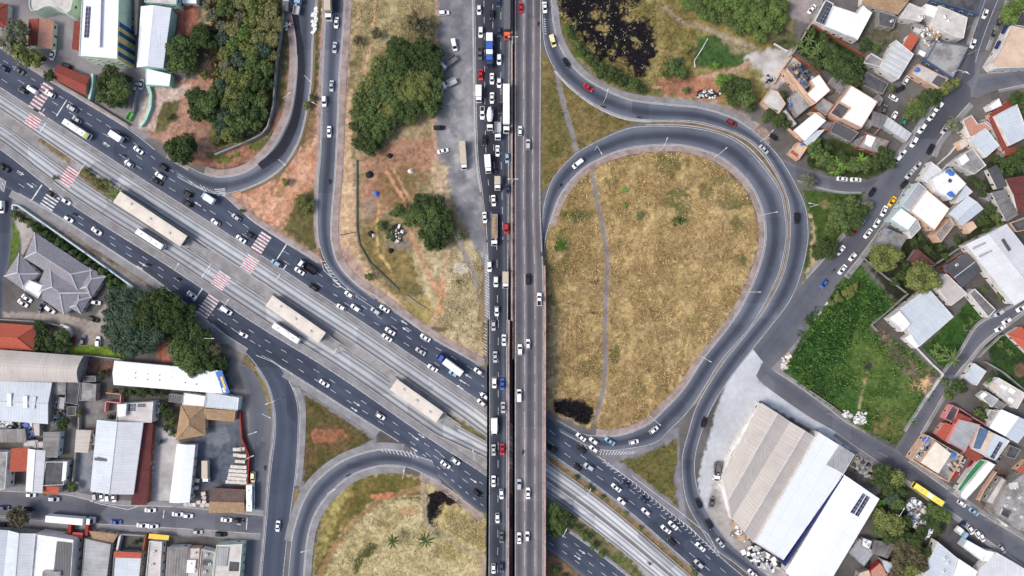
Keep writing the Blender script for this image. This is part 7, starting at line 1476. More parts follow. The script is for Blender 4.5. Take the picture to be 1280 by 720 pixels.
bt = '150,376,18,blue 168,374,17,blue 186,382,17 204,376,18 220,384,17 236,390,13 143,394,15,blue 160,396,18,blue 178,398,18 196,398,18 214,402,16 232,404,14 140,414,13,blue 156,416,17,blue 174,418,18,blue 192,416,16,blue 210,418,11 148,432,13,blue 164,434,15,blue 180,432,13,blue'
trees(bt, '* tree in the big clump above the blue end sign', 'big clump trees'); trees('230,420,13,dark 246,416,14 258,424,13 224,436,15,mid 238,444,16,mid 254,440,15 228,452,12,mid 244,460,14,mid 262,454,13 268,436,12,brown 276,452,10 282,460,8 256,470,10,olive 240,470,8,mid 272,466,8', '* tree between the white warehouse and the avenue', 'avenue trees')
trees('50,407,9 60,414,8 68,428,12 78,420,11,mid 74,434,9,mid 52,424,9 46,438,7,mid 57,436,7 88,428,7 156,446,6,mid', '* tree between the orange roof and the parking', 'garden trees')
trees('80,530,9 100,517,6,olive 92,608,8,mid 129,467,7 57,616,4,olive 88,611,5,mid', '* small tree among the lower left sheds', 'yard trees'); tree(23, 646, 15, 'brown', 'dark brownish tree over the lower left street', 'tree', 'tree')
trees('140,490,6,olive 152,490,6,mid 165,491,8 178,490,9 192,490,8 204,492,6 205,508,8 210,518,9 216,528,7,mid 208,535,6 216,541,6,mid 139,521,5', '* tree squeezed in below the long white warehouse', 'trees below the warehouse'); trees('200,552,5,blue 170,678,5 171,700,3,mid', '* shrub inside a paved courtyard', 'courtyard shrubs', 'shrub', 'shrub')
trees('715,44,8 722,56,8,mid 730,66,8 742,78,9 752,88,11 764,94,12 776,100,11 790,106,9,mid 800,112,8 710,34,6,mid 735,72,7,mid', '* bush along the burnt field edge of the ramp', 'burnt field bushes', 'bush', 'bush')
trees('840,84,11,mid 850,90,10,mid 860,62,7,olive 833,92,7 848,78,8,blue', '* bush between the burnt field and the lawn', 'lawn bushes', 'bush', 'bush'); trees('895,82,6,bright 858,113,6,mid', '* bush on the small lawn', 'lawn edge bushes', 'bush', 'bush'); trees('902,100,9,bright 912,98,8,light 912,112,12 926,108,13 932,122,13,mid 918,124,11 938,134,8 905,112,8', '* tree beside the small rubbish pit', 'trees by the pit')
bn = [(858, 4, 10, 'light'), (872, 8, 11, 'mid'), (886, 2, 10, 'light'), (880, 18, 10, 'light'), (894, 22, 10, 'mid'), (902, 8, 11, 'light'), (918, 4, 12, 'light'), (910, 24, 11, 'mid'), (926, 20, 12, 'light'), (934, 6, 11, 'light'), (924, 36, 10, 'mid'), (940, 34, 11, 'light'), (944, 18, 12, 'light'), (950, 46, 10, 'light'), (958, 30, 12, 'light'), (952, 6, 11, 'mid'), (966, 16, 12, 'light'), (970, 36, 9, 'mid'), (976, 24, 9, 'light'), (966, 2, 10, 'light'), (980, 8, 9, 'mid')]
for x, y, r, c in bn: trees(f'{x},{y},{r},{c}', '* tree in the thicket at the top right', 'thicket trees')
def frond_mesh(seed, n, L, wd_, droop, up=.55, seg=5, stem=True):
    g = random.Random(seed); mb = MB()
    for i in range(n):
        a = 2 * math.pi * i / n + g.uniform(-.25, .25); l = L * g.uniform(.75, 1.1); e = up * g.uniform(.5, 1.3); prev = None
        for k in range(seg + 1):
            t = k / seg; d = l * t; z = l * (e * t - droop * t * t); w2 = wd_ * math.sin(math.pi * (t * .92 + .06)) * l / L / 2; c = np.array((d * math.cos(a), d * math.sin(a), z)); nn = np.array((-math.sin(a), math.cos(a), 0))
            cur = (c - nn * w2 - np.array((0, 0, w2 * .35)), c, c + nn * w2 - np.array((0, 0, w2 * .35)))
            if prev: mb.face([prev[0], cur[0], cur[1], prev[1]]); mb.face([prev[1], cur[1], cur[2], prev[2]])
            prev = cur
    o = mb.build('crown', LEAF['light']); d = o.data; bpy.data.objects.remove(o); return d
BAN = [frond_mesh(i, 9, 3.0, .75, .5) for i in range(4)]; PALM = [frond_mesh(40 + i, 13, 3.6, .62, .55, .5, 6) for i in range(3)]
def plant(x, y, r, label, kind='banana_plant', col='light', hz=2.2, cat='plant', group=None):
    a = W(x, y, hz); root = thing(name := kind, label, cat, (a[0], a[1], 0), rnd.uniform(0, 6.28), group); pal = kind == 'palm_tree'
    k = r * S / (3.2 if pal else 2.7); c = link_mesh('crown', rnd.choice(PALM if pal else BAN), root, (0, 0, hz), 0, (k, k, k)); c.material_slots[0].link = 'OBJECT'; c.material_slots[0].material = LEAF[col]
    mb = MB(); mb.cyl((0, 0, -.05), (.05, .05, hz + .1), .2 if pal else .13, .12 if pal else .09, 8); mb.build('trunk', M['bark'], root); return root
plant(491.5, 677.5, 9, 'smaller dark palm on the pale meadow of the lower loop', 'palm_tree', 'dark', 5, 'palm'); plant(532, 676, 11, 'larger dark palm on the pale meadow of the lower loop', 'palm_tree', 'dark', 5.5, 'palm')
plant(143, 244, 12, 'palm on the busway median above the longest bus station', 'palm_tree', 'mid', 3.5, 'palm'); plant(1190, 449, 13, 'palm leaning over the narrow sloping street', 'palm_tree', 'mid', 5, 'palm'); plant(799, 269, 7, 'dark green young palm in the middle of the big meadow', 'palm_tree', 'mid', 1.2, 'palm'); plant(780.5, 237, 5, 'upper bright green sapling on the big meadow', 'banana_plant', 'bright', .9); plant(781, 257, 4, 'lower bright green sapling on the big meadow', 'banana_plant', 'bright', .8)
trees('847,276,4,mid 843,281,3,mid', '* small shrub on the right half of the big meadow', 'meadow shrubs', 'shrub', 'shrub')
for x, y, r in ((1012, 50, 8), (1022, 62, 9), (1006, 62, 8), (1014, 70, 7), (1030, 54, 7), (1000, 54, 6)): plant(x, y, r, 'banana plant in the grove behind the solar house', 'banana_plant', 'mid', 2.6, 'plant', 'banana plants behind the solar house')
trees('1034,62,11 1044,72,13 1056,78,14 1066,88,14 1048,90,12 1036,80,11,mid 1070,100,11 1058,100,10 1022,78,10 1074,80,10 1030,46,8 1014,40,7', '* tree in the grove behind the solar house', 'grove behind the solar house'); trees('1082,55,9 1093,62,8,mid 1078,60,7', '* bush beside the ribbed grey white roof', 'bushes by the ribbed roof', 'bush', 'bush'); plant(1098, 58, 7, 'banana plant beside the ribbed grey white roof', 'banana_plant', 'mid', 2.2)
trees('1115,111,6,mid 1138,142,11,mid 1148,138,11,mid 1142,130,9,olive 1160,122,12 1150,126,9 1172,118,9 1182,110,10,olive 1193,103,8,olive 1168,128,8', '* tree on the bank beside the car yard', 'car yard trees'); trees('1262,18,15,light 1272,8,11,light 1256,26,8,light 1274,22,8,mid', '* street tree above the white corner building', 'corner building trees'); trees('1270,124,11 1278,134,10 1264,130,7 1276,146,8', '* bush at the right edge beside the red tiles', 'bushes by the red tiles', 'bush', 'bush'); trees('1192,157,12,gray', '* round tree on the pavement of the diagonal street', 'round tree', proto='p'); trees('1194,158,9,gray', '* dense tree on the pavement of the diagonal street', 'round tree')
trees('978,120,8', '* tree growing between the grey rooftops', 'rooftop tree'); trees('964,142,9 974,150,10 984,156,8 968,156,6,mid 956,148,7,mid', '* bush on the slope below the peach wall', 'slope bushes', 'bush', 'bush')
trees('1018,188,11,mid 1028,200,11,mid 1040,206,10,mid 1052,198,10 1066,206,11,mid 1080,206,11,mid 1094,202,12 1106,196,12 1112,204,9 1048,212,9,mid 1100,186,8 1034,186,8 1022,178,7,light', '* tree in the clump above the short side street', 'side street trees')
for x, y, r in ((1020, 192, 8), (1034, 196, 8), (1048, 204, 8), (1060, 208, 7), (1076, 200, 9), (1044, 214, 7)): plant(x, y, r, 'bright banana plant above the short side street', 'banana_plant', 'bright', 4.2, 'plant', 'banana plants above the side street')
trees('1010,226,11,gray', '* small round tree at the tip of the triangular park', 'park tree', proto='m'); trees('1048,262,15,mid 1062,256,14,mid 1074,266,13 1052,278,14,mid 1042,272,11,light 1066,276,13 1038,284,10,mid 1060,288,9 1084,258,9,gray', '* tree in the triangular park', 'triangular park trees'); trees('1028,308,11 1036,316,11 1022,318,9 1040,306,9 1018,310,7', '* dark bush at the lower end of the triangular park', 'triangular park bushes', 'bush', 'bush')
trees('1105,321,19,olive,round', '* perfectly round tree beside the bare concrete roof', 'round crowned trees'); trees('1152,347,20,olive,round', '* perfectly round tree below the maroon roof', 'round crowned trees')
trees('1128,344,9 1118,352,8 1136,356,8 1132,332,7 1090,318,6,mid 1142,302,8 1160,312,8 1176,308,7 1196,300,7 1150,296,7 1236,262,9 1228,276,9 1243,272,8,mid 1232,288,7 1222,300,7 1250,284,8,mid 1216,226,8 1224,232,8 1228,244,7 1180,320,6', '* bush among the houses right of the diagonal street', 'bushes among the right hand houses', 'bush', 'bush')
trees('1244,198,8 1256,204,9 1268,200,10 1278,208,9 1250,214,6,mid 1264,214,8 1234,192,6,mid 1276,190,9', '* tree in the hollow left of the red tiled roof', 'hollow trees'); trees('1258,290,6 1250,372,6,mid 1230,362,6,mid', '* bush against the large white grey warehouse', 'warehouse bushes', 'bush', 'bush')
for x, y, r in ((1168, 440, 6), (1176, 446, 6), (1182, 438, 6), (1172, 432, 5)): plant(x, y, r, 'ornamental plant in the garden by the sloping street', 'banana_plant', 'light', 1.4, 'plant', 'garden plants by the sloping street')
trees('1197,482,10 1186,492,9,mid 1180,478,6,mid 1204,488,6 1232,505,6,mid 1222,515,7,mid 1228,520,7 1240,468,5 1236,476,6,mid 1214,400,6,mid 1206,408,5,mid 1250,430,6,mid 1262,440,6,mid 1282,500,7', '* tree beside the narrow sloping street', 'sloping street trees')
trees('1060,366,9,olive 1048,372,8,olive 1068,360,8,olive 1040,378,7,mid', '* bush at the top of the green lot', 'green lot bushes', 'bush', 'bush')
trees('1104,590,14 1118,598,14,olive 1096,600,10 1110,608,13 1124,612,11 1114,622,11,blue 1122,630,10,mid 1104,648,15,olive 1118,656,15,olive 1100,662,11,mid 1112,670,12 1128,668,12 1116,640,9 1132,652,9 1128,684,14,brown 1140,694,14,brown 1126,700,14,brown 1144,676,12,dark 1136,712,13,olive 1120,716,11,brown 1150,706,11,brown 1155,690,9 1152,664,9', '* tree in the dark wood beside the solar warehouse', 'dark wood trees')
trees('1164,636,9,mid 1174,642,11,mid 1182,646,9,light 1158,646,8 1166,654,9 1172,662,7', '* tree behind the yellow bus', 'trees behind the bus'); trees('1099,634,7,bright 1103,628,5,bright', '* shrub at the corner of the solar warehouse', 'warehouse corner shrubs', 'shrub', 'shrub')
trees('692,638,11,mid 704,646,11 690,654,11,mid 702,660,10,mid 714,648,7,mid 694,668,8 722,660,6,mid 734,672,7,mid 742,682,7,mid 752,692,6,light 727,666,5,light', '* tree beside the viaduct at the bottom', 'trees under the viaduct side')
trees('721,596,4 753,621,4,mid 734,608,5,olive 782,642,4,olive 740,612,4,mid 800,660,4,olive 868,716,5,mid 865,708,4,olive', '* shrub on the verge right of the viaduct', 'verge shrubs', 'shrub', 'shrub'); trees('694,712,7,mid 704,722,6,mid', '* shrub in the bottom corner below the viaduct', 'corner shrubs', 'shrub', 'shrub')
hd = [(20 + i * 9, 265 + i * 6.0) for i in range(15)]
for i, (x, y) in enumerate(hd): tree(x, y + 3, 6 if i % 3 else 7.5, 'dark' if i % 2 else 'mid', 'green hedge bush behind the low white avenue wall', 'bush', 'bush', 'hedge bushes')
trees('138,356,6,mid 140,350,5,mid 132,350,5', 'little * bush at the end of the tiled house', 'little bushes', 'bush', 'bush')

# ---- ground cover that nobody could count
def tufts(name, poly, n, hgt, wd_, mat, seed, holes=(), keep=None):
    g = np.random.default_rng(seed); p = np.array(poly); lo, hi = p.min(0), p.max(0); X = g.uniform(lo[0], hi[0], n * 3); Y = g.uniform(lo[1], hi[1], n * 3); ok = inside(X, Y, poly)
    for hpoly in holes: ok &= ~inside(X, Y, hpoly)
    if keep is not None: ok &= keep(X, Y, g)
    X, Y = X[ok][:n], Y[ok][:n]; m = len(X); x = (X - 640) * S; y = (360 - Y) * S; a = g.uniform(0, 6.28, m); s_ = g.uniform(.6, 1.5, m); h = hgt * s_; w_ = wd_ * s_
    le = g.uniform(.3, 1.1, m) * h; d = g.uniform(0, 6.28, m); zero = np.zeros(m)
    A = np.stack([x - w_ * np.cos(a), y - w_ * np.sin(a), zero], -1); B = np.stack([x + w_ * np.cos(a), y + w_ * np.sin(a), zero], -1); Cc = np.stack([x + le * np.cos(d) + w_ * .5 * np.cos(a), y + le * np.sin(d) + w_ * .5 * np.sin(a), h], -1); D = np.stack([x + le * np.cos(d) - w_ * .5 * np.cos(a), y + le * np.sin(d) - w_ * .5 * np.sin(a), h * .9], -1)
    V = np.stack([A, B, Cc, D], 1).reshape(-1, 3); me = bpy.data.meshes.new(name); me.vertices.add(len(V)); me.vertices.foreach_set('co', V.ravel()); me.loops.add(4 * m); me.loops.foreach_set('vertex_index', np.arange(4 * m)); me.polygons.add(m); me.polygons.foreach_set('loop_start', np.arange(m) * 4); me.update(); me.materials.append(mat)
    o = bpy.data.objects.new(name, me); COL.objects.link(o); o['kind'] = 'stuff'; return o
G_DRY = leafmat('grass_dry', srgb(164, 136, 88), srgb(236, 214, 162), srgb(190, 162, 112)); G_PALE = leafmat('grass_pale', srgb(188, 174, 132), srgb(226, 214, 174), srgb(204, 190, 148)); G_GRN = leafmat('scrub_green', srgb(62, 92, 44), srgb(118, 150, 76), srgb(86, 118, 56)); G_DK = leafmat('scrub_dark', srgb(46, 76, 40), srgb(88, 124, 64), srgb(60, 94, 48)); G_OLV = leafmat('grass_olive', srgb(112, 104, 64), srgb(166, 150, 102), srgb(132, 122, 76))
patchy = lambda s_, seed, lo: (lambda X, Y, g: fbm(X, Y, s_, seed) + g.uniform(-.12, .12, len(X)) > lo)
path_c = [(737, 216), (743, 250), (750, 285), (755, 318), (754, 360), (752, 420), (753, 455), (750, 490), (742, 518), (738, 530), (746, 530), (750, 518), (758, 490), (761, 455), (760, 420), (762, 360), (763, 318), (758, 285), (750, 250), (745, 216)]
burn_c = [(690, 500), (712, 496), (730, 500), (745, 512), (745, 526), (730, 535), (690, 520)]
BURNT = [(690, -20), (800, -20), (802, 6), (785, 14), (812, 24), (818, 60), (810, 90), (790, 94), (775, 76), (745, 68), (724, 44), (700, 22)]
def mead(X, Y, g): return fbm(X, Y, 5, 31) * .55 + fbm(X, Y, 26, 37) * .45 + g.uniform(-.07, .07, len(X)) > .52
tufts('dry_grass', BIG, 22000, .36, .15, G_DRY, 1, (path_c, burn_c), mead); tufts('dry_grass', BIG, 9000, .3, .12, G_OLV, 2, (path_c, burn_c), patchy(18, 67, .56))
LOW = [(412, 700), (430, 668), (470, 630), (520, 618), (532, 616), (533, 660), (600, 692), (600, 730), (408, 730)]
tufts('pale_grass', LOW, 6000, .28, .12, G_PALE, 3, (), patchy(9, 41, .5)); tufts('pale_grass', [(552, 660), (566, 642), (590, 644), (604, 654), (604, 690)], 2000, .3, .13, G_PALE, 8)
tufts('green_scrub', SCRUB, 9000, .6, .2, G_GRN, 4, (), patchy(12, 51, .52)); tufts('green_scrub', [(1000, 400), (1040, 370), (1080, 345), (1115, 385), (1070, 420), (1035, 470), (1040, 500), (1010, 480), (982, 462)], 5000, .8, .26, G_DK, 5, (), patchy(10, 53, .53))
tufts('olive_grass', [(690, 60), (716, 105), (750, 138), (795, 152), (760, 166), (716, 192), (680, 236)], 3000, .3, .13, G_OLV, 6, (), patchy(12, 5, .5)); tufts('olive_grass', [(777, 577), (847, 548), (842, 600), (848, 632)], 2000, .3, .13, G_OLV, 7, (), patchy(7, 15, .5)); tufts('dry_grass', [(560, 320), (600, 310), (604, 430), (560, 425), (545, 400)], 4000, .3, .14, G_PALE, 9, (), patchy(10, 9, .48))
tufts('dry_grass', [(440, 5), (540, -10), (542, 50), (480, 58), (446, 110)], 4000, .3, .14, G_PALE, 10, (), patchy(12, 19, .5)); tufts('dry_grass', [(700, 20), (860, -10), (870, 40), (868, 100), (815, 110), (740, 85)], 6000, .35, .14, G_OLV, 11, (BURNT,), patchy(9, 29, .5)); tufts('undergrowth', [(262, 0), (350, 0), (344, 110), (330, 165), (270, 185)], 9000, .9, .3, G_OLV, 12)
G_BURN = leafmat('grass_burnt', (.012, .011, .013), (.050, .046, .046), (.020, .018, .020))
tufts('burnt_grass', BURNT, 7000, .3, .15, G_BURN, 21, (), patchy(7, 71, .47)); tufts('burnt_grass', [(691, 500), (712, 497), (728, 500), (743, 512), (742, 524), (730, 533), (712, 522), (692, 514)], 1500, .3, .15, G_BURN, 22, (), patchy(6, 73, .45)); tufts('burnt_grass', [(532, 618), (556, 612), (584, 634), (556, 630), (546, 658), (534, 652)], 1200, .3, .14, G_BURN, 23, (), patchy(6, 75, .45)); tufts('dry_grass', BURNT, 3500, .3, .13, G_PALE, 24, (), patchy(6, 79, .66))
# ================================================================ LAMPS, WALLS, SMALL THINGS
def lamp(x, y, ang, label, L=3.2, hgt=8.0, zb=0.0, double=False):
    """x, y: where the head is seen; ang: direction of the arm in plan degrees"""
    a = W(x, y, hgt + zb); dx, dy = math.cos(R(ang)), math.sin(R(ang)); root = thing('street_lamp', label, 'street lamp', (a[0] - dx * L, a[1] - dy * L, zb), R(ang), 'street lamps')
    mb = MB(); mb.cyl((0, 0, -.05), (0, 0, hgt - .6), .10, .06, 8); mb.cyl((0, 0, hgt - .6), (0, 0, hgt), .06, .05, 8); mb.build('pole', M['white_metal'], root)
    for sg in ((1, -1) if double else (1,)):
        mb = MB(); mb.cyl((0, 0, hgt - .2), (sg * L * .5, 0, hgt), .07, .06, 6); mb.cyl((sg * L * .5, 0, hgt), (sg * (L - .3), 0, hgt + .02), .06, .05, 6); mb.build('arm', M['white_metal'], root)
        mb = MB(); mb.hexa([(sg * L - .55, -.14, hgt - .06), (sg * L + .45, -.10, hgt - .04), (sg * L + .45, .10, hgt - .04), (sg * L - .55, .14, hgt - .06), (sg * L - .55, -.14, hgt + .08), (sg * L + .45, -.1, hgt + .04), (sg * L + .45, .1, hgt + .04), (sg * L - .55, .14, hgt + .08)]); mb.build('lamp_head', M['white_metal'], root)
for x, y, a, l in ((388, 102, -45, 'beside the curved left ramp'), (362, 116, 40, 'beside the curved left ramp'), (356, 206, -40, 'beside the curved left ramp'), (402, 12, 100, 'beside the narrow park road'), (391, 128, 150, 'beside the narrow park road'),
    (760, 112, 75, 'beside the outer loop ramp'), (834, 173, 70, 'inside the loop ramp'), (908, 185, 40, 'inside the loop ramp'), (752, 192, -60, 'inside the loop ramp'), (971, 265, 10, 'inside the loop ramp'), (1012, 254, 170, 'beside the triangular park'), (950, 365, 0, 'inside the loop ramp'), (888, 452, -30, 'inside the loop ramp'), (825, 531, -40, 'inside the loop ramp'),
    (966, 163, 50, 'on the outer ramp under the peach wall'), (738, 612, 65, 'on the verge right of the viaduct'), (708, 662, 65, 'beside the tree at the foot of the viaduct'), (505, 588, 80, 'inside the lower left loop'), (418, 612, 30, 'inside the lower left loop'), (377, 690, 195, 'inside the lower left loop'), (333, 505, 200, 'beside the lower left slip road'), (337, 522, -25, 'beside the lower left slip road'), (320, 540, 20, 'on the service lane'), (316, 570, 25, 'on the service lane'), (266, 423, 0, 'under the trees beside the avenue'), (1130, 636, 60, 'in the scrap yard wood'), (1209, 91, -20, 'at the right hand junction')):
    lamp(x, y, a, f'white street lamp {l}', 3.4)
lamp(591, 563, 100, 'tall white lamp mast with several heads left of the overpass', 4.0, 10)
for x, y, a, l in ((55, 137, 55, ''), (160, 200, 55, ''), (223, 330, 55, ''), (262, 338, 55, ''), (420, 437, 55, ''), (285, 375, 55, '')): lamp(x, y, a, 'white street lamp beside the busway', 2.6)
for y in (56, 228): 
    a = W(641, y, GH(y)); r = thing('lamp_mast', 'double armed lamp mast on the median barrier', 'street lamp', (a[0], a[1], 0), 0, 'double lamp masts'); mb = MB(); mb.cyl((0, 0, 0), (0, 0, 9), .12, .07); mb.build('pole', M['white_metal'], r)
    for sg in (-1, 1):
        mb = MB(); mb.cyl((0, 0, 8.9), (sg * 1.2, 0, 9.0), .06, n=6); mb.build('arm', M['white_metal'], r); mb = MB(); mb.box((sg * 1.6, 0, 9), (.8, .26, .12)); mb.build('lamp_head', M['white_metal'], r)
def wall(pts, label, mat='plaster_white', h=1.8, w_=.22, name='boundary_wall', cat='wall'):
    mb = MB(); q = [np.array(W(x, y, h)[:2]) for x, y in pts]
    for a, b in zip(q, q[1:]):
        d = b - a; l = np.linalg.norm(d); c = (a + b) / 2; mb.box((c[0], c[1], h / 2 - .02), (l + .0, w_, h), math.atan2(d[1], d[0]))
    return tag(mb.build(name, M[mat]), label, cat)
wall([(15, 262), (15, 256), (22, 257), (75, 294), (120, 326), (166, 359)], 'long low pale blue wall along the lower avenue', 'plaster_cyan', 1.6, .5)
wall([(356, -20), (353, 25), (345, 76), (341, 132), (334, 158), (327, 167), (318, 172), (300, 180), (268, 193)], 'long grey concrete wall around the walled wood', 'conc', 2.2, .5)
wall([(-5, 399), (50, 402), (78, 408)], 'pale wall north of the orange roof', 'plaster_gray', 2, .3); wall([(75, 406), (86, 410), (88, 420), (86, 426)], 'curved white wall at the end of the parking', 'plaster_white', 1.6, .9); wall([(103, 444), (150, 449)], 'grey wall south of the green verge', 'conc', 2, .35)
wall([(184, 105), (188, 118), (187, 134), (181, 150), (175, 157)], 'curved teal entrance wall beside the avenue', 'plaster_teal', 1.5, 1.2); wall([(115, 92), (115, 106), (111, 124)], 'straight teal wall right of the red gatehouse', 'plaster_teal', 2, .9); wall([(170, 112), (166, 140)], 'grey wall at the school drive', 'conc', 1.8, .25); wall([(70, 102), (108, 124), (160, 156)], 'grey brown wall above the avenue pavement', 'plaster_gray', 1.6, .3)
wall([(446, 200), (446, 285), (449, 305), (462, 328), (480, 345), (498, 362)], 'low dark wall curving through the park', 'sheet_dark', .6, .45); wall([(424, 294), (445, 290)], 'short dark wall stub at the park corner', 'sheet_dark', .5, .3); wall([(508, 369), (520, 378), (536, 388)], 'low broken wall near the bottom of the park', 'conc', .5, .3)
wall([(885, 48), (877, 62), (868, 76), (869, 84)], 'white edging wall of the small lawn', 'plaster_white', .6, .3); wall([(1034, -12), (1016, 26), (992, 66), (988, 70)], 'long dark retaining wall beside the banana grove', 'conc', 1.4, .5); wall([(1016, 30), (1036, 42), (1062, 58), (1084, 72)], 'brick wall behind the solar house', 'brick', 1.8, .3); wall([(992, 68), (1010, 80), (1026, 92)], 'brick wall at the foot of the banana grove', 'brick', 1.8, .3); wall([(968, 54), (985, 64)], 'white wall beside the dirt lot', 'plaster_white', 1.2, .3); wall([(990, 70), (976, 90), (968, 104)], 'peach wall beside the dirt lot', 'plaster_peach', 1.6, .3)
wall([(952, 130), (972, 146), (990, 164), (998, 172)], 'peach wall on the slope above the outer ramp', 'plaster_peach', 2, .35)
wall([(1080, 322), (1108, 346), (1134, 366)], 'pale wall on the top right side of the green lot', 'plaster_gray', 1.5, .25); wall([(1136, 367), (1114, 386), (1090, 406), (1098, 414)], 'pale wall in front of the large pale roof', 'plaster_gray', 1.5, .3); wall([(1146, 434), (1166, 455), (1180, 468), (1160, 497)], 'white wall along the narrow sloping street', 'plaster_white', 1.5, .3); wall([(1012, 488), (1030, 500), (1052, 516)], 'low pale wall at the lower edge of the green lot', 'plaster_gray', 1.2, .3)
wall([(1224, 447), (1252, 420), (1258, 418)], 'grey wall right of the narrow sloping street', 'conc', 1.5, .3); wall([(1232, 452), (1256, 466), (1284, 490)], 'dark wall below the sunken garden', 'conc', 1.6, .35); wall([(1196, 508), (1214, 520), (1234, 532)], 'pink wall above the corrugated roof', 'plaster_pink', 1.8, .3); wall([(1204, 470), (1192, 492)], 'white wall at the garage by the sloping street', 'plaster_white', 1.6, .3); wall([(1150, 344), (1200, 310)], 'grey garden wall left of the big warehouse', 'conc', 1.8, .3)
wall([(951, 505), (935, 530), (912, 568), (902, 604), (915, 648)], 'thick white wall along the twin grey hall', 'plaster_white', 2.4, 1.3); wall([(300, 515), (302, 548), (311, 570), (309, 610)], 'red wall along the service lane', 'plaster_red', 2, .35); wall([(98, 506), (98, 532), (94, 566), (90, 604)], 'rough brown wall dividing the middle yards', 'plaster_gray', 2, .5); wall([(182, 668), (178, 690)], 'pinkish wall right of the walled courtyard', 'brick', 2.2, .5); wall([(150, 668), (182, 670)], 'grey front wall of the walled courtyard', 'conc', 2.2, .5); wall([(150, 668), (146, 688)], 'white side wall of the walled courtyard', 'plaster_white', 2.2, .8)
wall([(132, 491), (151, 493), (150, 504), (133, 502)], 'pink upper frame of the unfinished house', 'plaster_pink', 2.6, .35); wall([(132, 502), (131, 515)], 'pink side frame of the unfinished house', 'plaster_pink', 2.6, .4); wall([(1246, 590), (1231, 612), (1224, 626)], 'peach wall left of the rough concrete roof', 'plaster_peach', 2, .3); wall([(1104, 156), (1090, 172), (1082, 165)], 'grey wall beside the striped awning', 'conc', 1.6, .25); wall([(1188, 204), (1176, 214), (1172, 206), (1188, 192), (1196, 182)], 'low white garden wall beside the diagonal street', 'plaster_white', 1.4, .3)
wall([(92, 250), (50, 224)], 'faint kerb wall of the median', 'kerb', .3, .3) if False else None
# blue and yellow end sign of the long white warehouse (no wording can be made out)
a = W(278, 478, 5.5); r = thing('shop_sign', 'blue and yellow sign panel on the end of the long white warehouse', 'sign', (a[0], a[1], 0), R(-70))
mb = MB(); mb.box((0, 0, 5.2), (9.5, 2.6, .3)); mb.build('panel', M['blue_metal'], r); mb = MB(); mb.box((.3, .2, 5.37), (5.2, .8, .05)); mb.build('stripe', M['yellow_metal'], r); mb = MB(); mb.box((3.0, -.5, 5.37), (2.0, .9, .05)); mb.build('stripe', M['white_metal'], r)
for k in (-4, 4): mb = MB(); mb.cyl((k, .8, 0), (k, .8, 5.05), .12); mb.build('post', M['metal'], r)
a = W(99, 666, 3); r = thing('entrance_canopy', 'red canopy between red walls below the parked trailer', 'canopy', (a[0], a[1], 0), R(-4)); mb = MB(); mb.box((-.5, -1.0, 3), (4.0, 2.2, .2)); mb.build('roof', M['red_metal'], r)
for x in (-4.2, 2.6): mb = MB(); mb.box((x, 1.5, 1.3), (1.2, 5.2, 2.6)); mb.build('side_wall', M['plaster_red'], r)
a = W(198, 671.5, 3.2); r = thing('shop_awning', 'yellow awning over the lower left pavement', 'awning', (a[0], a[1], 0), R(-5)); mb = MB(); mb.hexa([(-4, -.9, 3.0), (4, -.9, 3.0), (4, .9, 2.6), (-4, .9, 2.6), (-4, -.9, 3.12), (4, -.9, 3.12), (4, .9, 2.72), (-4, .9, 2.72)]); mb.build('canopy', M['yellow_metal'], r)
for k in (-3.8, 3.8): mb = MB(); mb.cyl((k, .8, 0), (k, .8, 2.7), .06, n=6); mb.build('post', M['metal'], r)
for (x, y, n_) in ((1255.5, 37, 'upper'), (1247, 56, 'lower')):
    a = W(x, y, 4); r = thing('shop_sign', f'{n_} dark blue sign on the white corner building', 'sign', (a[0], a[1], 0), R(62)); mb = MB(); mb.box((0, 0, 4), (3.2, 1.0, 1.0)); mb.build('panel', M['navy_metal'], r); mb = MB(); mb.box((0, -.9, 4), (.12, 1.6, .12)); mb.build('bracket', M['metal'], r)
# stacks of pale blocks, crates and junk
def stack(x, y, w_, d, h, rz, mat, label, name, cat, group):
    a = W(x, y, h); root = thing(name, label, cat, (a[0], a[1], 0), R(rz), group); n = max(1, int(h / .5))
    mb = MB()
    for k in range(n):
        for i in range(max(1, int(w_ / 1.3))):
            bw = w_ / max(1, int(w_ / 1.3)); mb.box((-w_ / 2 + bw * (i + .5), rnd.uniform(-.05, .05), .12 + k * .5 + .22), (bw - .06, d, .44))
    mb.build('blocks', M[mat], root); mb = MB(); mb.box((0, 0, .05), (w_, d, .1)); mb.build('pallet', M['wood_pale'], root)
for i, (x, y, w_, h) in enumerate(((296, 562, 3.2, 2), (302, 561, 2.4, 1.5), (296, 569, 3.0, 1.5), (303, 570, 3, 2), (300, 577, 4, 1), (298, 584, 6.4, 2), (297, 589, 7.2, 1.5), (297, 594, 7.6, 2), (296, 598.5, 7.6, 1.5), (295, 603, 8.4, 1.5))): stack(x, y, w_, 1.25, h, -3, 'stone_white', 'stack of white blocks along the red wall of the dark yard', 'block_stack', 'stack', 'stacks of white blocks')
for i, (x, y) in enumerate(((246, 601), (245, 610), (240, 620), (254, 617), (248, 628), (255, 622), (255, 628), (232, 631), (237, 631), (242, 631), (259, 631), (253, 632))): stack(x, y, 1.7, 1.4, 1.0, rnd.uniform(-20, 20), 'slab_light' if i % 3 else 'stone_white', 'pale crate in the dark yard beside the white roof', 'crate', 'crate', 'crates in the dark yard')
for i, (x, y) in enumerate(((189, 566), (190, 578), (188, 585), (190, 592), (186, 600), (184, 610))): stack(x, y, 1.6, 1.2, .9, rnd.uniform(-20, 20), 'slab_light', 'pale crate along the maroon tiled shed', 'crate', 'crate', 'crates along the maroon shed')
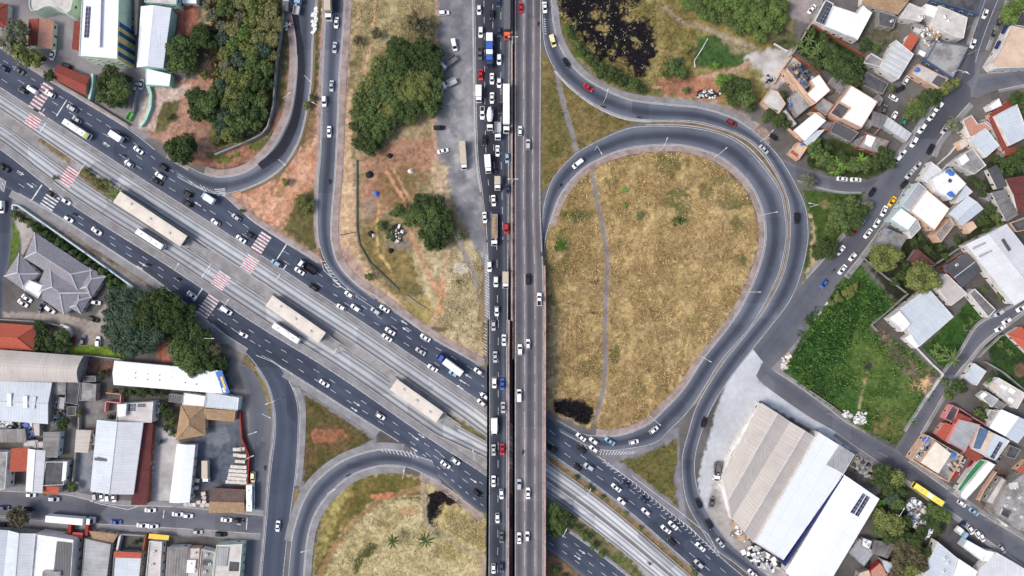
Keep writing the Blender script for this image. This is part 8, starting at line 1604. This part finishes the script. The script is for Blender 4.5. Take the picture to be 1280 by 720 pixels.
def heap(pts, n, smin, smax, mats, label, name, cat, hmax=1.4, seed=1):
    g = random.Random(seed); mb = MB(); xs = [p[0] for p in pts]; ys = [p[1] for p in pts]; k = 0; cx, cy = sum(xs) / len(xs), sum(ys) / len(ys)
    while k < n:
        x, y = g.uniform(min(xs), max(xs)), g.uniform(min(ys), max(ys))
        if not inside(np.array([x]), np.array([y]), pts)[0]: continue
        a = W(x, y); t = 1 - min(1, math.hypot(x - cx, y - cy) / (.7 * max(max(xs) - min(xs), max(ys) - min(ys)))); s_ = [g.uniform(smin, smax) for _ in range(2)] + [g.uniform(.1, .6)]
        mb.box((a[0], a[1], .2 + hmax * t * g.uniform(.3, 1)), s_, g.uniform(0, 3.1), g.randrange(len(mats))); k += 1
    o = mb.build(name, [M[m] for m in mats]); return tag(o, label, cat)
heap([(1133, 625), (1142, 622), (1162, 640), (1166, 655), (1158, 672), (1150, 668), (1134, 648)], 420, .4, 2.0, ['slab_white', 'metal', 'slab_dark', 'slab', 'plaster_blue', 'stone_white'], 'large heap of pale scrap behind the yellow bus', 'scrap_heap', 'scrap heap', 1.8, 3)
heap([(928, 690), (944, 680), (975, 706), (968, 714), (945, 706)], 90, .5, 2.2, ['slab_white', 'metal', 'slab', 'rubber'], 'scattered white junk below the grey hall', 'scrap_heap', 'scrap heap', .8, 4); heap([(914, 655), (924, 652), (936, 668), (928, 678), (912, 668)], 60, .5, 2.4, ['slab_white', 'wood_pale', 'slab'], 'small sheds and boards at the corner of the grey hall', 'scrap_heap', 'scrap heap', 1.2, 5)
heap([(1064, 574), (1074, 571), (1096, 586), (1090, 598), (1076, 592), (1066, 584)], 110, .4, 1.8, ['slab_dark', 'wood_pale', 'slab', 'metal', 'rubber'], 'dark junk inside the roofless lattice beside the white warehouse', 'scrap_heap', 'scrap heap', .6, 6); heap([(62, 500), (74, 482), (84, 492), (82, 526), (66, 536)], 90, .4, 1.6, ['slab_white', 'plaster_blue', 'slab', 'wood_pale', 'metal', 'slab_dark', 'slab'], 'mixed junk between the skylight shed and the dark roof', 'scrap_heap', 'scrap heap', 1.0, 7)
heap([(32, 528), (42, 526), (42, 548), (31, 548)], 26, .8, 2.2, ['blue_metal', 'tarp_blue', 'slab_white'], 'blue tarpaulins and drums below the skylight shed', 'tarpaulin_heap', 'tarpaulins', 1.0, 8); heap([(0, 525), (28, 527), (30, 536), (0, 538)], 60, .4, 1.6, ['slab_white', 'slab_dark', 'metal'], 'white lumps in the shade below the skylight shed', 'scrap_heap', 'scrap heap', .6, 9)
heap([(1142, 30), (1168, 40), (1168, 55), (1150, 66)], 80, .3, 1.3, ['slab_white', 'slab', 'wood_pale', 'slab_dark'], 'builders rubble on the grey terrace', 'rubble_heap', 'rubble', .2, 10).location.z = 2.95
heap([(974, 92), (994, 80), (1012, 100), (1004, 110), (990, 104)], 70, .3, 1.6, ['slab_dark', 'plaster_blue', 'slab', 'wood_pale', 'rubber'], 'household junk on the patchwork roofs', 'rubbish_heap', 'rubbish', .3, 11).location.z = 2.85
heap([(956, 94), (966, 92), (968, 102), (958, 106)], 22, .4, 1.4, ['rubber', 'metal', 'slab'], 'dark junk on the dirt lot by the retaining wall', 'scrap_heap', 'scrap heap', .6, 12); heap([(870, 114), (884, 112), (900, 116), (898, 124), (872, 122)], 60, .3, 1.2, ['rubber', 'slab_white', 'metal', 'tarp_black'], 'dark rubbish pit beside the outer ramp', 'rubbish_heap', 'rubbish', .5, 13)
heap([(1185, 560), (1200, 570), (1190, 590), (1178, 584)], 60, .3, 1.3, ['slab_dark', 'slab', 'rubber', 'wood_pale', 'metal'], 'clutter on the open terrace of the peach block', 'rubbish_heap', 'rubbish', .3, 14).location.z = 4.0; heap([(1140, 566), (1150, 555), (1160, 550), (1154, 566), (1148, 578)], 40, .3, 1.3, ['slab_dark', 'slab', 'rubber', 'wood_pale'], 'clutter beside the blue tarpaulin of the peach block', 'rubbish_heap', 'rubbish', .3, 15).location.z = 4.0
heap([(1072, 514), (1082, 516), (1082, 530), (1064, 528)], 50, .3, 1.2, ['slab_white', 'stone_white', 'slab'], 'white rubbish tipped at the lower edge of the green lot', 'rubbish_heap', 'rubbish', .6, 16); heap([(1054, 512), (1060, 514), (1058, 522), (1052, 518)], 14, .3, 1.2, ['slab_white', 'stone_white'], 'small white rubbish pile left of the tipped rubbish', 'rubbish_heap', 'rubbish', .5, 17); heap([(974, 450), (986, 440), (988, 448), (978, 462)], 30, .3, 1.2, ['slab_white', 'stone_white', 'wood_pale'], 'white rubbish at the left corner of the green lot', 'rubbish_heap', 'rubbish', .5, 18)
heap([(488, 282), (498, 280), (508, 288), (504, 300), (494, 306), (486, 296)], 40, .4, 1.6, ['tarp_white', 'tarp_black', 'slab_dark', 'wood_pale', 'rubber', 'plaster_blue'], 'camp rubbish beside the park clump', 'rubbish_heap', 'rubbish', .8, 19)
def tarp(x, y, r, mat, label):
    g = random.Random(int(x)); a = W(x, y, 1.2); mb = MB(); N = 9; ring = [(r * S * math.cos(t) * g.uniform(.8, 1.1), r * S * math.sin(t) * g.uniform(.7, 1.05)) for t in [2 * math.pi * i / N for i in range(N)]]; mid = [(p[0] * .5, p[1] * .5) for p in ring]
    for i in range(N):
        j = (i + 1) % N; z0, z1 = 1.0 + .25 * (i % 2), 1.0 + .25 * (j % 2); mb.face([(*ring[i], .02), (*ring[j], .02), (*mid[j], z1), (*mid[i], z0)]); mb.face([(*mid[i], z0), (*mid[j], z1), (0, 0, 1.5)])
    o = mb.build('tarpaulin_shelter', M[mat]); o.location = (a[0], a[1], 0); tag(o, label, 'shelter')
tarp(461, 218, 6, 'tarp_black', 'black tarpaulin shelter on the red soil of the park'); tarp(470, 242, 4.2, 'tarp_blue', 'blue tarpaulin shelter on the red soil of the park'); tarp(463, 292, 4.5, 'tarp_black', 'black tarpaulin shelter beside a white sheet in the park'); tarp(466.5, 293.5, 3, 'tarp_white', 'small white sheet beside the black shelter'); tarp(513, 213, 4, 'tarp_white', 'pale sheet shelter near the top of the red soil'); tarp(487, 194, 4, 'tarp_black', 'small black shelter under the grove edge'); tarp(488, 313, 4, 'tarp_black', 'flat dark shelter below the camp rubbish'); tarp(503, 289, 4, 'tarp_white', 'white shelter in the camp rubbish')
heap([(390, 20), (396, 8), (398, 20), (395, 34), (393, 46), (390, 46), (391, 34)], 34, .6, 1.4, ['tarp_white'], 'white sacks dumped between the two left ramps', 'sack_pile', 'sacks', .5, 20)
heap([(354, 28), (362, 26), (366, 32), (358, 38)], 24, .4, 1.2, ['slab_white', 'wood_pale', 'plaster_red'], 'road works debris at the top of the left ramp', 'debris_pile', 'debris', .4, 21)
a = W(161, 145, 1.5); r = thing('waste_container', 'green open waste container beside the avenue pavement', 'container', (a[0], a[1], 0), R(60)); mb = MB()
for d in ((0, .9, 3.4, .1), (0, -.9, 3.4, .1), (1.7, 0, .1, 1.7), (-1.7, 0, .1, 1.7)): mb.box((d[0], d[1], .7), (d[2], d[3], 1.4))
mb.box((0, 0, .1), (3.3, 1.7, .2)); mb.build('bin', plain('lime_metal', (.2, .5, .12), .5), r); mb = MB(); mb.box((0, 1.0, 1.42), (3.5, .1, .12)); mb.build('rim', M['metal'], r)
a = W(1080, 583, 3); r = thing('lattice_frame', 'roofless concrete lattice beside the grey square warehouse end', 'frame', (a[0], a[1], 0), R(-32))
for k in range(5): mb = MB(); mb.box((-5 + k * 2.5, 0, 3), (.25, 5.4, .3)); mb.build('beam', M['conc'], r)
for k in range(3): mb = MB(); mb.box((0, -2.6 + k * 2.6, 3.32), (10.4, .25, .3)); mb.build('beam', M['conc'], r)
for x in (-5, 0, 5):
    for y in (-2.6, 2.6): mb = MB(); mb.box((x, y, 1.4), (.3, .3, 2.84)); mb.build('column', M['conc'], r)
for i in range(4):
    a = W(1194 + i * 3.0, 595 - i * 5.0, 1); r = thing('garden_table', 'red table in the row beside the red patio', 'table', (a[0], a[1], 0), R(60), 'red tables in the patio row'); mb = MB(); mb.box((0, 0, .75), (.9, 2.2, .08)); mb.build('table_top', M['red_metal'], r)
    for sg in (-1, 1): mb = MB(); mb.box((0, sg * .8, .36), (.6, .08, .7)); mb.build('leg', M['red_metal'], r)
    for sg in (-1, 1): mb = MB(); mb.box((sg * .75, 0, .45), (.3, 2.2, .07)); mb.box((sg * .75, .8, .2), (.06, .06, .44)); mb.box((sg * .75, -.8, .2), (.06, .06, .44)); mb.build('bench', M['red_metal'], r)
# overhead sign gantry-like barrier pieces at the crossings, utility poles in the side streets
for x, y in ((1218, 30), (1190, 108), (1158, 152), (1122, 196), (1060, 296), (1222, 62), (205, 642), (108, 632), (300, 654), (1042, 520), (1108, 570), (1200, 620), (1246, 656), (1176, 474), (1222, 414)):
    a = W(x, y, 8); r = thing('utility_pole', 'concrete utility pole beside the ' + ('diagonal street' if x < 1235 and y < 300 and x > 1000 else 'lower left street' if x < 320 else 'street below the green lot' if y > 500 else 'narrow sloping street'), 'pole', (a[0], a[1], 0), R(rnd.uniform(0, 90)), 'utility poles'); mb = MB(); mb.cyl((0, 0, 0), (0, 0, 8.6), .14, .09); mb.build('pole', M['conc'], r); mb = MB(); mb.box((0, 0, 8.1), (2.0, .12, .12)); mb.build('crossarm', M['bark'], r)

# ================================================================ what sets each thing apart
ORD = ['', 'first', 'second', 'third', 'fourth', 'fifth', 'sixth', 'seventh', 'eighth', 'ninth', 'tenth', 'eleventh', 'twelfth', 'thirteenth', 'fourteenth', 'fifteenth', 'sixteenth', 'seventeenth', 'eighteenth', 'nineteenth', 'twentieth']
for i, q in enumerate(['twenty', 'thirty', 'forty']):
    for j in range(1, 10): ORD.append(q + ' ' + ORD[j])
    ORD.append(['thirtieth', 'fortieth', 'fiftieth'][i])
by = {}
for o in REG: by.setdefault(o['label'], []).append(o)
for lab, os_ in by.items():
    if len(os_) < 2: continue
    xs = [o.location.x for o in os_]; ys = [o.location.y for o in os_]; hor = max(xs) - min(xs) > max(ys) - min(ys)
    os_.sort(key=(lambda o: o.location.x) if hor else (lambda o: -o.location.y)); n = len(os_)
    for i, o in enumerate(os_):
        if hor: t = 'leftmost' if i == 0 else 'rightmost' if i == n - 1 else f'{ORD[i + 1]} from left' if i < (n + 1) / 2 else f'{ORD[n - i]} from right'
        else: t = 'topmost' if i == 0 else 'lowest' if i == n - 1 else f'{ORD[i + 1]} from top' if i < (n + 1) / 2 else f'{ORD[n - i]} from bottom'
        o['label'] = f'{lab}, {t}'
        if 'group' not in o: o['group'] = lab
